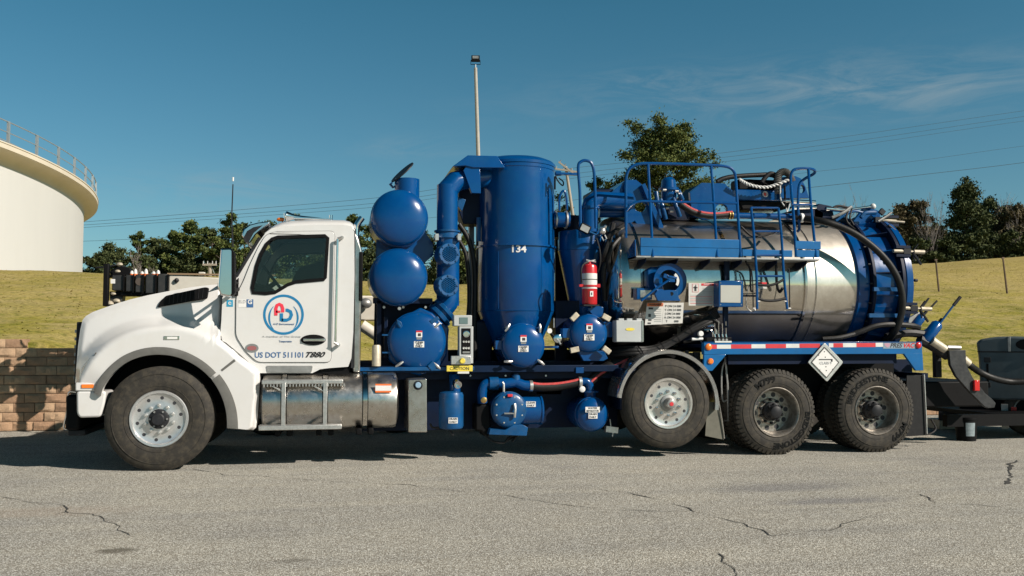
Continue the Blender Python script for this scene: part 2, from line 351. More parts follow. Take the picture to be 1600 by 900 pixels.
def leaf_mat(name, cols, tr=.25):
    m, nt, b = nodes_of(name)
    g = NN(nt, 'ShaderNodeNewGeometry'); t = NN(nt, 'ShaderNodeTexCoord'); nz = NN(nt, 'ShaderNodeTexNoise', {'Vector': t.outputs['Object'], 'Scale': .9, 'Detail': 4.0})
    a = NN(nt, 'ShaderNodeMath', {0: g.outputs['Random Per Island'], 1: .45}, operation='MULTIPLY'); a2 = NN(nt, 'ShaderNodeMath', {0: nz.outputs[0], 1: a.outputs[0]}, operation='ADD')
    c = ramp(nt, a2.outputs[0], [(.38 + .13 * i * (5 / (len(cols) + 1)), q) for i, q in enumerate(cols)])
    nt.links.new(c, b.inputs['Base Color']); b.inputs['Roughness'].default_value = .8; b.inputs['Specular IOR Level'].default_value = .2
    return m
PINE = leaf_mat("pine_needles", [(.012, .024, .010), (.026, .046, .013), (.055, .082, .022), (.11, .13, .036)])
OAK = leaf_mat("dark_foliage", [(.008, .016, .009), (.018, .030, .012), (.038, .055, .020), (.078, .092, .034)])
BRUSHL = leaf_mat("brown_brush_foliage", [(.022, .020, .012), (.05, .042, .022), (.09, .072, .038), (.12, .10, .05)])
BARK = mat("tree_bark", (.085, .070, .055), .9, var=.35, vs=8, bump=.5, bs=20)
TWIG = mat("grey_twigs", (.20, .175, .155), .9, var=.25, vs=6)
WOOD = mat("weathered_pole_wood", (.33, .29, .24), .85, var=.25, vs=6, stretch=(8, 8, 1))
CONC = mat("pale_concrete_pole", (.36, .34, .30), .7, var=.12, vs=5)
TANKW = mat("cream_tank_wall", (.52, .52, .505), .75, var=.025, vs=.6, stretch=(1, 1, .25))
TANKE = mat("cream_tank_eave", (.58, .52, .42), .7, var=.06, vs=.7)
GALV = mat("galvanised_rail", (.42, .45, .46), .4, metal=.6, var=.1)
BRICKS = [mat("tan_block_%s" % n, cl, .9, var=.22, vs=9, dirt=(.16, .12, .09), dirts=.45, bump=.8, bs=28) for n, cl in
          (("light", (.40, .255, .155)), ("mid", (.35, .215, .13)), ("pale", (.43, .29, .18)))]
MORT = mat("wall_backing_brown", (.16, .11, .08), .95, var=.2, vs=8)  # dark brown of the backing behind the block joints

# ---------------------------------------------------------------- ground
xs = [-1200, -300, -60, -20, 0, 20, 60, 300, 1200]; ys = [-300, -60, -12, -5, 0, 5, 10, 60, 300, 2000]
structure(MB().grid([[(x, y, 0) for x in xs] for y in ys]).build("asphalt_ground", ASPH, smooth=0))
def lerp(a, b, t): return a + (b - a) * max(0, min(1, t))
def sm(t): t = max(0, min(1, t)); return t * t * (3 - 2 * t)
WALLY = 5.02
def wall_top(x): return lerp(1.22, .16, (x + .8) / 6.5) if x > -2.6 else 1.22
def hill(x, y):
    z0 = wall_top(x) if x > -2.6 else 1.34
    z0 += .0
    zc = lerp(3.55, 3.35, (x + 7) / 13) if x < 6 else lerp(3.35, 5.5, (x - 6) / 30)
    yc = lerp(20, 21.5, (x + 7) / 13) if x < 6 else lerp(21.5, 27, (x - 6) / 20)
    t = (y - WALLY) / (yc - WALLY)
    if t < 0: return z0
    z = z0 + (zc - z0) * (t if t < .85 else .85 + .15 * (1 - (1 - min(1, (t - .85) / .3)) ** 2))
    n = noise.noise(Vector((x * .35, y * .35, 0))) * .07 + noise.noise(Vector((x * 1.7, y * 1.7, 3))) * .025
    return z + n * min(1, (y - WALLY) / 1.2)
gx = [-400, -250, -150, -100, -70, -50, -35] + [round(-26 + .45 * i, 3) for i in range(int(86 / .45))] + [64, 72, 85, 100, 130, 180, 260, 400, 700]
gy = [WALLY + .28 * i for i in range(90)] + [31, 33, 36, 40, 46, 55, 70, 90, 120, 180, 300, 600]
gr = MB().grid([[(x, y, hill(x, y)) for x in gx] for y in gy])
k = len(gr.v); nx = len(gx)
gr.add([(x, WALLY, -.2) for x in gx] + [gr.v[i] for i in range(nx)], [(i, i + 1, nx + i + 1, nx + i) for i in range(nx - 1)])
structure(gr.build("grass_hillside", GRASS, smooth=60))
# tufts: uncountable grass standing on the slope
nb = 30000
tx = RNG.uniform(-13, 34, nb); ty = WALLY + .05 + RNG.uniform(0, 1, nb) ** 1.3 * 21
v = []; f = []
for i in range(nb):
    x, y = float(tx[i]), float(ty[i]); z = hill(x, y) - .02; a = random.uniform(0, pi); h = random.uniform(.03, .08); w_ = random.uniform(.015, .04); l = random.uniform(-.06, .06)
    o = len(v); v += [(x - w_ * cos(a), y - w_ * sin(a), z), (x + w_ * cos(a), y + w_ * sin(a), z), (x + l, y - h * 1.1, z + h * .4)]; f.append((o, o + 1, o + 2))
tf = MB(); tf.v = v; tf.f = f
me = bpy.data.meshes.new("grass_tufts"); me.from_pydata(v, [], f); me.materials.append(GRASS)
o = bpy.data.objects.new("grass_tufts", me); COL.objects.link(o); tag(o, "yellowing winter grass tufts covering the hillside", "grass", kind="stuff")
# cracks in the asphalt
CRACK = mat("crack_dark", (.05, .047, .042), 1)  # one even dark colour for the crack ribbons
def crack(pts, w0):
    q = [G(a, b_) for a, b_ in pts]; r = []
    for i in range(len(q) - 1):
        n = max(2, int((q[i + 1] - q[i]).length / .05))
        for j in range(n): r.append(q[i].lerp(q[i + 1], j / n))
    r.append(q[-1]); ll = []; rr = []
    for i, p in enumerate(r):
        t = (r[min(i + 1, len(r) - 1)] - r[max(i - 1, 0)]).normalized(); s_ = Vector((-t.y, t.x, 0))
        j = noise.noise(Vector((p.x * 6, p.y * 6, 1))) * .045 + noise.noise(Vector((p.x * 28, p.y * 28, 5))) * .018
        ww = w0 * .72 * (.15 + 1.1 * max(0, noise.noise(Vector((p.x * 3.1, p.y * 3.1, 9))) + .42)) * (1 if 0 < i < len(r) - 1 else .1)
        c_ = p + s_ * j; ll.append((c_ + s_ * ww)[:2] + (.004,)); rr.append((c_ - s_ * ww)[:2] + (.004,))
    return MB().grid([ll, rr])
for pts, w0 in (([(300, 733), (335, 738), (352, 743), (400, 744), (480, 750), (560, 755), (640, 758), (735, 770), (800, 776), (860, 786), (950, 797), (1060, 800)], .007),
                ([(935, 765), (975, 769), (1030, 781), (1060, 790), (1100, 804), (1160, 818), (1190, 828), (1206, 839)], .012),
                ([(1206, 839), (1240, 832), (1300, 829), (1325, 816), (1370, 806), (1400, 803)], .006),
                ([(1590, 719), (1578, 727), (1579, 742), (1572, 757)], .024),
                ([(1122, 864), (1130, 878), (1148, 890), (1155, 905)], .012),
                ([(0, 777), (15, 779), (50, 785), (100, 790), (112, 801), (145, 804), (170, 816), (205, 838)], .010),
                ([(88, 805), (100, 800), (112, 801)], .012),
                ([(1440, 772), (1460, 786), (1530, 789), (1560, 793), (1600, 798)], .010),
                ([(1400, 716), (1470, 719), (1590, 721)], .006)):
    structure(crack(pts, w0).build("asphalt_crack", CRACK, smooth=0))

# ---------------------------------------------------------------- retaining wall of split-face blocks
wall = thing("retaining_wall", (-2, 4.9, 0), "tan split-face block retaining wall at the foot of the grass bank", "wall")
bw, bh, wx0 = .295, .139, -6.6
random.seed(3)
def block_mesh(seed):
    random.seed(seed); m = MB(); nx_, nz_ = 6, 4; rows = []
    for j in range(nz_ + 1):
        rows.append([(bw * .985 * (i / nx_ - .5), -.04 - (0 if i in (0, nx_) or j in (0, nz_) else random.uniform(-.004, .018)) + (.008 if i in (0, nx_) or j in (0, nz_) else 0), (bh - .008) * (j / nz_)) for i in range(nx_ + 1)])
    m.grid(rows)
    x0, x1, z0, z1 = -bw * .4925, bw * .4925, 0, bh - .008
    m.add([(x0, -.028, z0), (x1, -.028, z0), (x1, -.028, z1), (x0, -.028, z1), (x0, .13, z0), (x1, .13, z0), (x1, .13, z1), (x0, .13, z1)], [(3, 2, 6, 7), (0, 4, 5, 1), (0, 3, 7, 4), (1, 5, 6, 2)])
    return m.mesh("block", BRICKS[seed % 3], smooth=25)
bms = [block_mesh(i) for i in range(9)]
far = MB(); wall_blocks = []; random.seed(5)
for r in range(10):
    z = .01 + r * bh
    for i in range(86):
        x = wx0 + i * bw + (bw / 2 if r % 2 else 0)
        top = 1.36 if x < -2.75 else wall_top(x)
        if z + bh * .55 > top: continue
        if x < .9 - 1e-3 and len(wall_blocks) < 290:
            o = bpy.data.objects.new("block", random.choice(bms)); COL.objects.link(o); o.location = (x, 4.93 + .006 * r + random.uniform(-.012, .012), z); o.rotation_euler.z = random.uniform(-.02, .02); adopt(o, wall); wall_blocks.append(o)
        else: far.box(x - bw * .492, x + bw * .492, 4.89 +   .006 * r + random.uniform(-.008, .008), 5.06 +   .006 * r, z, z + bh - .008)
far.build("block_courses", BRICKS[1], wall, smooth=0, stuff=True)
m = MB()
for i in range(30):
    x = wx0 + i * .9; m.box(x - .46, x + .44, 5.01, 5.25, 0, min(wall_top(x), wall_top(x + .44)) - .1)
m.build("wall_backing", MORT, wall, smooth=0)

# ---------------------------------------------------------------- water tank on the hill
tk = thing("water_tank", (-56, 42, 3), "huge round cream water storage tank with overhanging eave on the hill", "water tank")
TC = Vector((-56.0, 42.0, 0)); Rw, Rr, zt = 43.7, 44.5, 10.0
a0, a1 = radians(-75), radians(60); NA = 200
def arc_rows(m, prof, a0=a0, a1=a1, n=NA):
    m.grid([[(TC.x + r * cos(a0 + (a1 - a0) * i / n), TC.y + r * sin(a0 + (a1 - a0) * i / n), z) for i in range(n + 1)] for r, z in prof]); return m
m = MB(); m.lathe([(Rw, 0), (Rw, 9.32)], (TC.x, TC.y, 0), (0, 0, 1), 360); m.f = [q for q in m.f if len(q) == 4]; m.build("wall_shell", TANKW, tk)
cove = [(Rw + .003, 9.28)] + [(Rw + (Rr - Rw) * (1 - cos(t * pi / 2)), 9.28 + .50 * sin(t * pi / 2)) for t in [i / 8 for i in range(1, 9)]] + [(Rr, zt)]
m = MB(); m.lathe(cove, (TC.x, TC.y, 0), (0, 0, 1), 360); m.f = [q for q in m.f if len(q) == 4]; m.build("eave", TANKE, tk, smooth=30)
MB().lathe([(Rr + .03, zt), (Rr + .03, zt + .06), (Rr - 4, zt + .5), (20, zt + 3), (.01, zt + 4)], (TC.x, TC.y, 0), (0, 0, 1), 360).build("roof", TANKE, tk, smooth=30)
Rp = Rr - .12
for nm, h, r in (("top_rail", 1.0, .03), ("mid_rail", .52, .024)):
    MB().tube([(TC.x + Rp * cos(a), TC.y + Rp * sin(a), zt + .06 + h) for a in np.linspace(a0, a1, 260)], r, 6).build(nm, GALV, tk)
pm = MB().box(-.055, .055, -.055, .055, 0, 1.03).mesh("post", GALV)
q5 = D(5, 213, 44); aref = atan2(q5.y - TC.y, q5.x - TC.x)
for i in range(-6, 14):
    a = aref + i * 2.74 / Rp
    if not a0 < a < a1: continue
    o = bpy.data.objects.new("post", pm); COL.objects.link(o); o.location = (TC.x + Rp * cos(a), TC.y + Rp * sin(a), zt + .05); o.rotation_euler.z = a; adopt(o, tk)
# inner walkway rail seen between the posts
MB().tube([(TC.x + (Rp - 1.6) * cos(a), TC.y + (Rp - 1.6) * sin(a), zt + .85) for a in np.linspace(aref - .3, aref + .16, 60)], .028, 6).build("walkway_rail", GALV, tk)

# ---------------------------------------------------------------- trees
def tuft_faces(C_, S_, n_per, size, flat=1.0):
    """numpy: leaf triangles round clump centres C_ with clump radii S_"""
    nC = len(C_); idx = np.repeat(np.arange(nC), n_per); n = len(idx)
    d = RNG.normal(size=(n, 3)); d /= np.linalg.norm(d, axis=1)[:, None]; rad = np.abs(RNG.normal(.0, .62, n))[:, None] + .12
    c = C_[idx] + d * rad * S_[idx][:, None] * np.array([1, 1, flat])
    a = RNG.normal(size=(n, 3)); a /= np.linalg.norm(a, axis=1)[:, None]; b_ = np.cross(a, RNG.normal(size=(n, 3))); b_ /= np.linalg.norm(b_, axis=1)[:, None]
    s = size * RNG.uniform(.5, 1.2, n)[:, None]
    v = np.stack([c - a * s, c + a * s, c + b_ * s * 1.2], 1).reshape(-1, 3); f = np.arange(3 * n).reshape(-1, 3)
    return v, f
def np_mesh(name, v, f, m):
    me = bpy.data.meshes.new(name); me.vertices.add(len(v)); me.vertices.foreach_set('co', v.astype(np.float32).ravel())
    me.loops.add(f.size); me.loops.foreach_set('vertex_index', f.astype(np.int32).ravel()); me.polygons.add(len(f))
    me.polygons.foreach_set('loop_start', np.arange(0, f.size, 3, dtype=np.int32)); me.polygons.foreach_set('loop_total', np.full(len(f), 3, dtype=np.int32)); me.update(calc_edges=True)
    me.materials.append(m); return me
def tree_meshes(h, wid, base, kind, seed, size=.22, clumps=90, per=70):
    """trunk with limbs and a crown of many small leaves, root at the origin"""
    rnd = random.Random(seed); tr = MB(); n = 9; lean = (rnd.uniform(-.03, .03) * h, rnd.uniform(-.03, .03) * h)
    path = [(lean[0] * (i / n) ** 2 + rnd.uniform(-.01, .01) * h, lean[1] * (i / n) ** 2, h * .97 * i / n) for i in range(n + 1)]
    tr.tube(path, [h * .02 * (1 - .85 * i / n) + .02 for i in range(n + 1)], 7)
    C_ = []; S_ = []; nbr = max(14, clumps // 5)
    for i in range(nbr):
        t = ((i + rnd.random()) / nbr) ** .9; z = base + (h - base) * t * .97
        if kind == 'pine': env = wid / 2 * (1.0 - .72 * t ** 1.7) * (.5 + .5 * sin(min(1, t * 2.8 + .12) * pi / 2))
        elif kind == 'cone': env = wid / 2 * (1.03 - t) ** .8
        else: env = wid / 2 * sin(pi * min(.97, .18 + .80 * t)) ** .6
        env *= rnd.uniform(.55, 1.12); a = i * 2.4 + rnd.uniform(-.5, .5); rise = rnd.uniform(.05, .45) * (1 if t < .8 else 1.5)
        k_ = min(n, int(z / (h * .97) * n)); p0 = Vector(path[k_]); p0.z = z - .05 * h * rise; tip = Vector((lean[0] * t + env * cos(a), lean[1] * t + env * sin(a), z + env * rise))
        mid_ = p0.lerp(tip, .5) + Vector((0, 0, -.06 * env)); tr.tube([p0, mid_, tip], [h * .008 * (1.15 - t) + .015, h * .005 * (1.15 - t) + .012, .012], 4)
        m_ = max(5, int(clumps / nbr * 1.55 + rnd.uniform(-1, 2)))
        for q in range(m_):
            u = 1 - .68 * (q / m_) * rnd.uniform(.7, 1.2); kf = .72 if kind == 'pine' else 1; c_ = (p0.lerp(mid_, u * 2) if u < .5 else mid_.lerp(tip, u * 2 - 1)); sp = env * .20
            C_.append((c_.x + rnd.gauss(0, sp), c_.y + rnd.gauss(0, sp), c_.z + rnd.uniform(-.1, .5) * sp)); S_.append(wid * rnd.uniform(.065, .13) * (1.15 - .4 * t) * kf)
    C_.append((lean[0], lean[1], h)); S_.append(wid * .06)
    v, f = tuft_faces(np.array(C_), np.array(S_), per, size, .62 if kind == 'pine' else .8)
    return tr, v, f
def tree(name, px, top, half, d, base_frac, kind, seed, leaf, label, cat='tree', group='trees beyond the hill', clumps=90, per=70, size=.22, name_crown='crown'):
    q = D(px, top, d); zt_ = q.z; gz = 3.2 if px < 1200 else 4.6; h = zt_ - gz; wid = 2 * half * d / FPX
    t = thing(name, (q.x, q.y, gz), label, cat, group)
    tr, v, f = tree_meshes(h, wid, h * base_frac, kind, seed, size, clumps, per)
    o = tr.build('trunk', BARK); o.parent = t
    o = bpy.data.objects.new(name_crown, np_mesh(name_crown, v, f, leaf)); COL.objects.link(o); o.parent = t
    return t
def bare(name, px, top, half, d, seed, label, spread=.5):
    q = D(px, top, d); gz = 3.2 if px < 1200 else 4.4; h = q.z - gz; rnd = random.Random(seed); t = thing(name, (q.x, q.y, gz), label, 'tree', 'leafless trees beyond the hill'); m = MB(); br = MB(); wid = 2 * half * d / FPX
    def grow(p, dr, ln, r, lev, mb):
        pts = [p]; c_ = p
        for i in range(3):
            dr = (dr + Vector((rnd.gauss(0, .10), rnd.gauss(0, .10), rnd.gauss(.03, .05)))).normalized(); c_ = c_ + dr * ln / 3; pts.append(c_)
        mb.tube(pts, [r, r * .85, r * .7, r * .5], 5 if lev < 2 else 3)
        if lev < 5:
            for k_ in range(3 if lev else 5):
                u = rnd.choice(pts[1:]) if k_ else pts[-1]
                nd = (dr + Vector((rnd.gauss(0, spread), rnd.gauss(0, spread), rnd.uniform(-.05, .35)))).normalized()
                grow(u, nd, ln * rnd.uniform(.58, .8), max(.018, r * .6), lev + 1, br)
    grow(Vector((0, 0, 0)), Vector((rnd.uniform(-.05, .05), 0, 1)), h * .40, h * .014, 0, m)
    mz = max(v_[2] for v_ in br.v); mx_ = max(abs(v_[0]) for v_ in br.v); s_ = h / mz; sxx = min(1.6, wid / 2 / mx_)
    for b_ in (m, br): b_.v = [(a * sxx, c * sxx, e * s_) for a, c, e in b_.v]
    m.build('trunk', TWIG, smooth=60).parent = t; br.build('branches', TWIG, smooth=60).parent = t
    return t
# left wood, seen over the bonnet and through the cab
LEFT = [(148, 398, 17, 95, 'oak', "small dark round tree at the left end of the wood beside the water tank"),
        (175, 384, 24, 92, 'oak', "low broad dark tree, second from the water tank"),
        (216, 364, 20, 88, 'pine', "thin-topped green tree just left of the leafless pale tree"),
        (240, 378, 26, 84, 'oak', "dark bushy tree behind the leafless pale tree"),
        (268, 362, 22, 90, 'pine', "narrow dark tree left of the widest tree of the wood"),
        (300, 347, 34, 82, 'pine', "widest and thickest tree of the wood left of the cab mirror"),
        (330, 362, 26, 86, 'oak', "dark tree between the widest tree and the antenna"),
        (358, 337, 28, 80, 'pine', "tall tree behind the whip antenna"),
        (384, 352, 24, 84, 'oak', "dark tree at the windscreen edge of the white cab"),
        (420, 350, 34, 86, 'oak', "green tree seen through the front of the cab window"),
        (465, 348, 34, 84, 'pine', "green tree seen through the rear of the cab window"),
        (512, 352, 30, 88, 'oak', "tree hidden mostly behind the white cab"),
        (556, 338, 26, 84, 'pine', "tree showing above the exhaust stack behind the cab"),
        (590, 345, 26, 86, 'oak', "tree showing between cab and blue silencers"),
        (660, 372, 36, 88, 'oak', "tree behind the blue silencers"),
        (715, 355, 26, 86, 'pine', "tree showing between the mesh vent pipe and the tall blue vessel"),
        (765, 380, 34, 88, 'oak', "tree hidden behind the tall blue vessel"),
        (880, 324, 26, 92, 'oak', "dark tree at the foot of the leaning utility pole")]
for i, (px, top, half, d, kd, lb) in enumerate(LEFT):
    tree('pine_tree' if kd == 'pine' else 'broadleaf_tree', px, top, half * 1.55, d, .03, kd, 20 + i, PINE if kd == 'pine' else OAK, lb, clumps=120, per=140, size=.125)
tree('pine_tree', 937, 280, 34, 92, .45, 'oak', 51, PINE, "small round-topped pine rising behind the blue elbow pipe", clumps=80, per=130, size=.13)
tree('pine_tree', 1034, 204, 106, 90, .42, 'pine', 63, PINE, "tallest pine, standing alone above the guard rail of the blue platform", clumps=190, per=190, size=.135)
# right wood
RIGHT = [(1402, 330, 26, 88, 'oak', BRUSHL, "brown-green bushy tree next to the rear door of the tank", 'broadleaf_tree'),
         (1428, 318, 34, 90, 'oak', BRUSHL, "rounded brown-green tree left of the leafless grey tree", 'broadleaf_tree'),
         (1462, 352, 30, 92, 'oak', OAK, "dark low tree under the leafless grey tree", 'broadleaf_tree'),
         (1506, 281, 50, 86, 'cone', OAK, "tall dark evergreen, the highest of the right-hand wood", 'evergreen_tree'),
         (1543, 312, 32, 94, 'oak', OAK, "dark evergreen close behind the highest one of the right-hand wood", 'evergreen_tree'),
         (1568, 330, 30, 90, 'oak', BRUSHL, "brown twiggy tree right of the tall evergreens", 'broadleaf_tree'),
         (1596, 322, 34, 88, 'oak', BRUSHL, "dark brown tree at the right edge of the picture", 'broadleaf_tree'),
         (1640, 318, 40, 90, 'oak', OAK, "evergreen beyond the right edge of the picture", 'broadleaf_tree')]
for i, (px, top, half, d, kd, lf, lb, nm) in enumerate(RIGHT):
    tree(nm, px, top, half * 1.35, d, .03, kd, 90 + i, lf, lb, clumps=150, per=150, size=.135, group="trees of the right-hand wood")
for px, top, half, blb in ((160, 404, 26, "low thicket at the foot of the wood nearest the water tank"), (225, 402, 34, "low thicket below the leafless pale tree"), (290, 398, 36, "low thicket below the widest tree of the left wood"), (350, 396, 36, "low thicket below the whip antenna"), (420, 396, 38, "low thicket seen low through the cab window"), (500, 396, 40, "low thicket hidden behind the cab"), (575, 394, 36, "low thicket between cab and blue silencers"), (690, 404, 36, "low thicket behind the mesh vent pipe"), (740, 402, 30, "low thicket left of the tall blue vessel")):
    q = D(px, top, 80); g_ = 3.1; h = q.z - g_; _, v, f = tree_meshes(h, 2 * half * 80 / FPX, 0, 'oak', px, .13, 60, 130)
    o = bpy.data.objects.new("undergrowth_bush", np_mesh("undergrowth_bush", v, f, OAK)); COL.objects.link(o); o.location = (q.x, q.y, g_)
    tag(o, blb, "bush", "undergrowth bushes of the left wood")
for (px, top, half), blb in zip(((1395, 372, 30), (1440, 376, 34), (1480, 372, 34), (1530, 366, 34), (1575, 362, 34), (1615, 360, 34)), ["leftmost undergrowth bush, against the tank's rear door", 'undergrowth bush between the tank door and the leafless grey tree', 'undergrowth bush under the leafless grey tree', 'undergrowth bush at the foot of the tall dark evergreen', "undergrowth bush just right of the tall evergreen's trunk", 'rightmost undergrowth bush at the picture edge']):
    q = D(px, top, 82); g_ = 4.7; h = q.z - g_; _, v, f = tree_meshes(h, 2 * half * 82 / FPX, 0, 'oak', px, .14, 55, 130)
    o = bpy.data.objects.new("undergrowth_bush", np_mesh("undergrowth_bush", v, f, OAK)); COL.objects.link(o); o.location = (q.x, q.y, g_)
    tag(o, blb, "bush", "undergrowth bushes below the right-hand wood")
bare('bare_tree', 222, 378, 24, 78, 4, "pale leafless tree standing before the dark wood behind the bonnet")
bare('bare_tree', 1320, 288, 42, 95, 5, "faint leafless tree above the rear of the steel tank")
bare('bare_tree', 1446, 298, 34, 84, 8, "grey leafless tree left of the tall dark evergreen")
bare('bare_tree', 1560, 300, 30, 92, 9, "faint leafless tree right of the tall evergreens")
bare('bare_tree', 1594, 318, 26, 86, 10, "leafless tree at the right edge of the picture")

# ---------------------------------------------------------------- poles, fence posts, power lines
q0 = D(749, 300, 42); q1 = D(743, 106, 42); dr = (q1 - q0).normalized(); q0 = q0 - dr * ((q0.z - 3.3) / dr.z)
lp = thing("light_pole", q0, "tall slim pole with one black floodlight on top behind the blue vessels", "light pole")
MB().cyl(q0, q1, .12, .075, 12).build("pole", CONC, lp)
c_ = q1 + Vector((0, 0, .18)); R = Matrix.Rotation(radians(-8), 3, 'Z')
MB().tube([c_ + R @ Vector((-.2, 0, .18)), c_ + R @ Vector((-.22, 0, -.02)), c_ + R @ Vector((.22, 0, -.02)), c_ + R @ Vector((.2, 0, .18))], .018, 6).build("bracket", BLACK, lp)
fl = MB().obox(c_ + Vector((0, 0, .24)), (.38, .16, .27), R).build("floodlight", BLACK, lp, bev=.015)
MB().obox(c_ + R @ Vector((0, -.083, .285)), (.27, .01, .12), R).build("lens", GREYM, fl)
MB().cyl(q1, q1 + Vector((0, 0, .15)), .03).build("stub", GALV, lp)

def upole(pt, pb, d, lb, arms, tilt=0, gz=3.3):
    a = D(*pt, d); b_ = D(*pb, d); dr = (a - b_).normalized(); b_ = b_ - dr * ((b_.z - gz) / dr.z); t = thing("utility_pole", b_, lb, "utility pole")
    MB().cyl(b_, a, .17, .11, 10).build("pole", WOOD, t)
    for dz, L_, tl in arms:
        R = Matrix.Rotation(YAW * -1, 3, 'Z') @ Matrix.Rotation(tl, 3, 'Y'); c_ = a - dr * dz + Vector((0, -.15, 0)); cm = MB().obox(c_, (L_, .1, .12), R).build("crossarm", WOOD, t)
        for s_ in (-.45, -.15, .2, .45): MB().cyl(c_ + R @ Vector((s_ * L_, 0, .06)), c_ + R @ Vector((s_ * L_, 0, .24)), .045, .03, 8).build("insulator", GREYM, cm)
    return t, a
up1, a1_ = upole((884, 260), (893, 322), 74, "leaning wooden utility pole with two crossarms behind the grab rail", [(.15, 1.6, radians(38)), (.35, 1.9, radians(8))])
up2, a2_ = upole((328, 411), (328, 440), 60, "short utility pole with one pale crossarm above the bonnet", [(.12, .9, 0)])
MB().tube([a2_ + Vector((.1, 0, -.2)), D(338, 436, 60)], .015, 4).build("guy_wire", GALV, up2)
CABLE = mat("power_cable", (.03, .05, .06), .6)
LINES = [([(-60, 358), (155, 345), (560, 312), (684, 295), (900, 262), (1095, 243), (1330, 212), (1600, 173), (1800, 146)], .040, "upper thin power line crossing the whole sky"),
         ([(-60, 362), (155, 350), (560, 320), (684, 303), (900, 271), (1095, 250), (1330, 221), (1600, 182), (1800, 158)], .040, "middle thin power line crossing the whole sky"),
         ([(-60, 366), (155, 354), (560, 326), (684, 309), (900, 278), (1120, 254), (1330, 228), (1600, 189), (1800, 166)], .036, "third thin power line crossing the whole sky"),
         ([(-60, 378), (155, 376), (560, 352), (900, 312), (1275, 268), (1420, 253), (1600, 228), (1800, 204)], .036, "thin power line between the high group and the thick line"),
         ([(1000, 322), (1275, 292), (1440, 273), (1600, 254), (1800, 226)], .060, "thickest and lowest power line over the right-hand wood")]
for pts, r, lb in LINES:
    o = MB().tube(smooth_path([P(a, b_, 95) for a, b_ in pts], 5), r * .48, 5).build("power_line", CABLE); tag(o, lb, "power line", "overhead power lines")
def fpost(a, b_, d, lb):
    p, q = D(*a, d), D(*b_, d); m = MB().tube([q - (p - q) * .15, q.lerp(p, .5), p], [.035, .032, .03], 6)
    m.obox(p, (.10, .05, .05)); o = m.build("fence_post", mat("rusty_post", (.10, .065, .04), .8, var=.3)); tag(o, lb, "fence post", "fence posts on the hillside")
fpost((1462, 406), (1467, 455), 33, "thin rusty fence post nearest the tank on the right hillside")
fpost((1567, 403), (1573, 453), 33, "thicker rusty fence post on the right hillside toward the picture edge")
# ================================================================ the vacuum truck
truck = thing("vacuum_truck", (3.5, 1.25, 0), "white-cabbed vacuum tanker truck with blue vessels and polished steel tank, filling the picture", "truck")
def TB(m, name, mt, bev=0, parent=None, **k): return m.build(name, mt, parent or truck, bev, **k)
def pxprism(pts, y0, y1, holes=()): return MB().prism(XZ(pts, y0), y0, y1, [XZ(h, y0) for h in holes])
def pxbox(a, b, c, d, y0, y1):
    p, q = P(a, d, y0), P(c, b, y0); return MB().box(p.x, q.x, y0, y1, p.z, q.z)
def rounded(pts, r, n=4):
    out = []; m = len(pts)
    for i in range(m):
        p, a, b = Vector(pts[i]), Vector(pts[i - 1]), Vector(pts[(i + 1) % m]); u = (a - p); w_ = (b - p); rr = min(r, u.length * .45, w_.length * .45); u = u.normalized() * rr; w_ = w_.normalized() * rr
        for j in range(n + 1):
            t = j / n; out.append(tuple((p + u) * (1 - t) ** 2 + p * 2 * t * (1 - t) + (p + w_) * t * t))
    return out

# ---------------------------------------------------------------- wheels
def tyre_mesh(R, w_, lug, rows=0):
    m = MB(); fr = .295
    prof = [(fr - .02, .05), (fr, .018), (fr + .03, .006), ((fr + R) / 2 - .02, 0), (R - .075, .006), (R - .035, .022), (R - .008, .045)]
    prof2 = [(r, w_ - y) for r, y in prof[::-1]]; mid = []
    if not lug:
        for k in range(5):
            y = .045 + (w_ - .09) * (k + .5) / 5; h = (w_ - .09) / 5 * .5
            mid += [(R, y - h + .008), (R, y + h - .008)] + ([(R - .012, y + h - .004), (R - .012, y + h + .004)] if k < 4 else [])
    else: mid = [(R - .016, .05), (R - .016, w_ - .05)]
    m.lathe(prof + mid + prof2, (0, 0, 0), (0, 1, 0), 96, caps=False)
    for rr in (fr + .05, R - .085): m.lathe([(rr, .0045), (rr + .002, .0005), (rr + .006, .0005), (rr + .008, .0045)], (0, 0, 0), (0, 1, 0), 96, caps=False)
    if lug:
        n = 56
        for i in range(n):
            for side in (0, 1):
                a = 2 * pi * (i + .5 * side) / n; c_, s_ = cos(a), sin(a); y0, y1 = (.012, w_ * .42) if not side else (w_ * .58, w_ - .012)
                rot = Matrix(((c_, 0, -s_), (0, 1, 0), (s_, 0, c_))); hw = pi * R / n * .62
                pts = [(R - .045, -hw, y0 if side else y0), (R, -hw, y0 + .022 * (1 - side)), (R, -hw, y1 - .022 * side), (R - .045, -hw, y1)]
                v = [rot @ Vector((r, y, t)) for (r, _, y) in pts for t in (-hw, hw)]
                m.add(v, [(0, 1, 3, 2), (2, 3, 5, 4), (4, 5, 7, 6), (0, 2, 4, 6), (1, 7, 5, 3)])
    return m
def dish(ax_y, prof, n=64): return MB().lathe([(r, y) for r, y in prof] + [(.001, max(y for r, y in prof) + .025), (prof[0][0] - .035, max(y for r, y in prof) + .025)], (0, 0, 0), (0, 1, 0), n, caps=False)
def each(put, fn, n, r, off, nm, mt, par):
    first = None
    for i in range(n):
        a = 2 * pi * i / n + off
        if first is None: m = MB(); fn(m, 0, 0); first = put(m, nm, mt, par); base = first.matrix_basis.copy(); o = first
        else: o = first.copy(); COL.objects.link(o); o.parent = par; o.matrix_parent_inverse = first.matrix_parent_inverse.copy()
        o.matrix_basis = base @ Matrix.Translation((r * cos(a), 0, r * sin(a)))
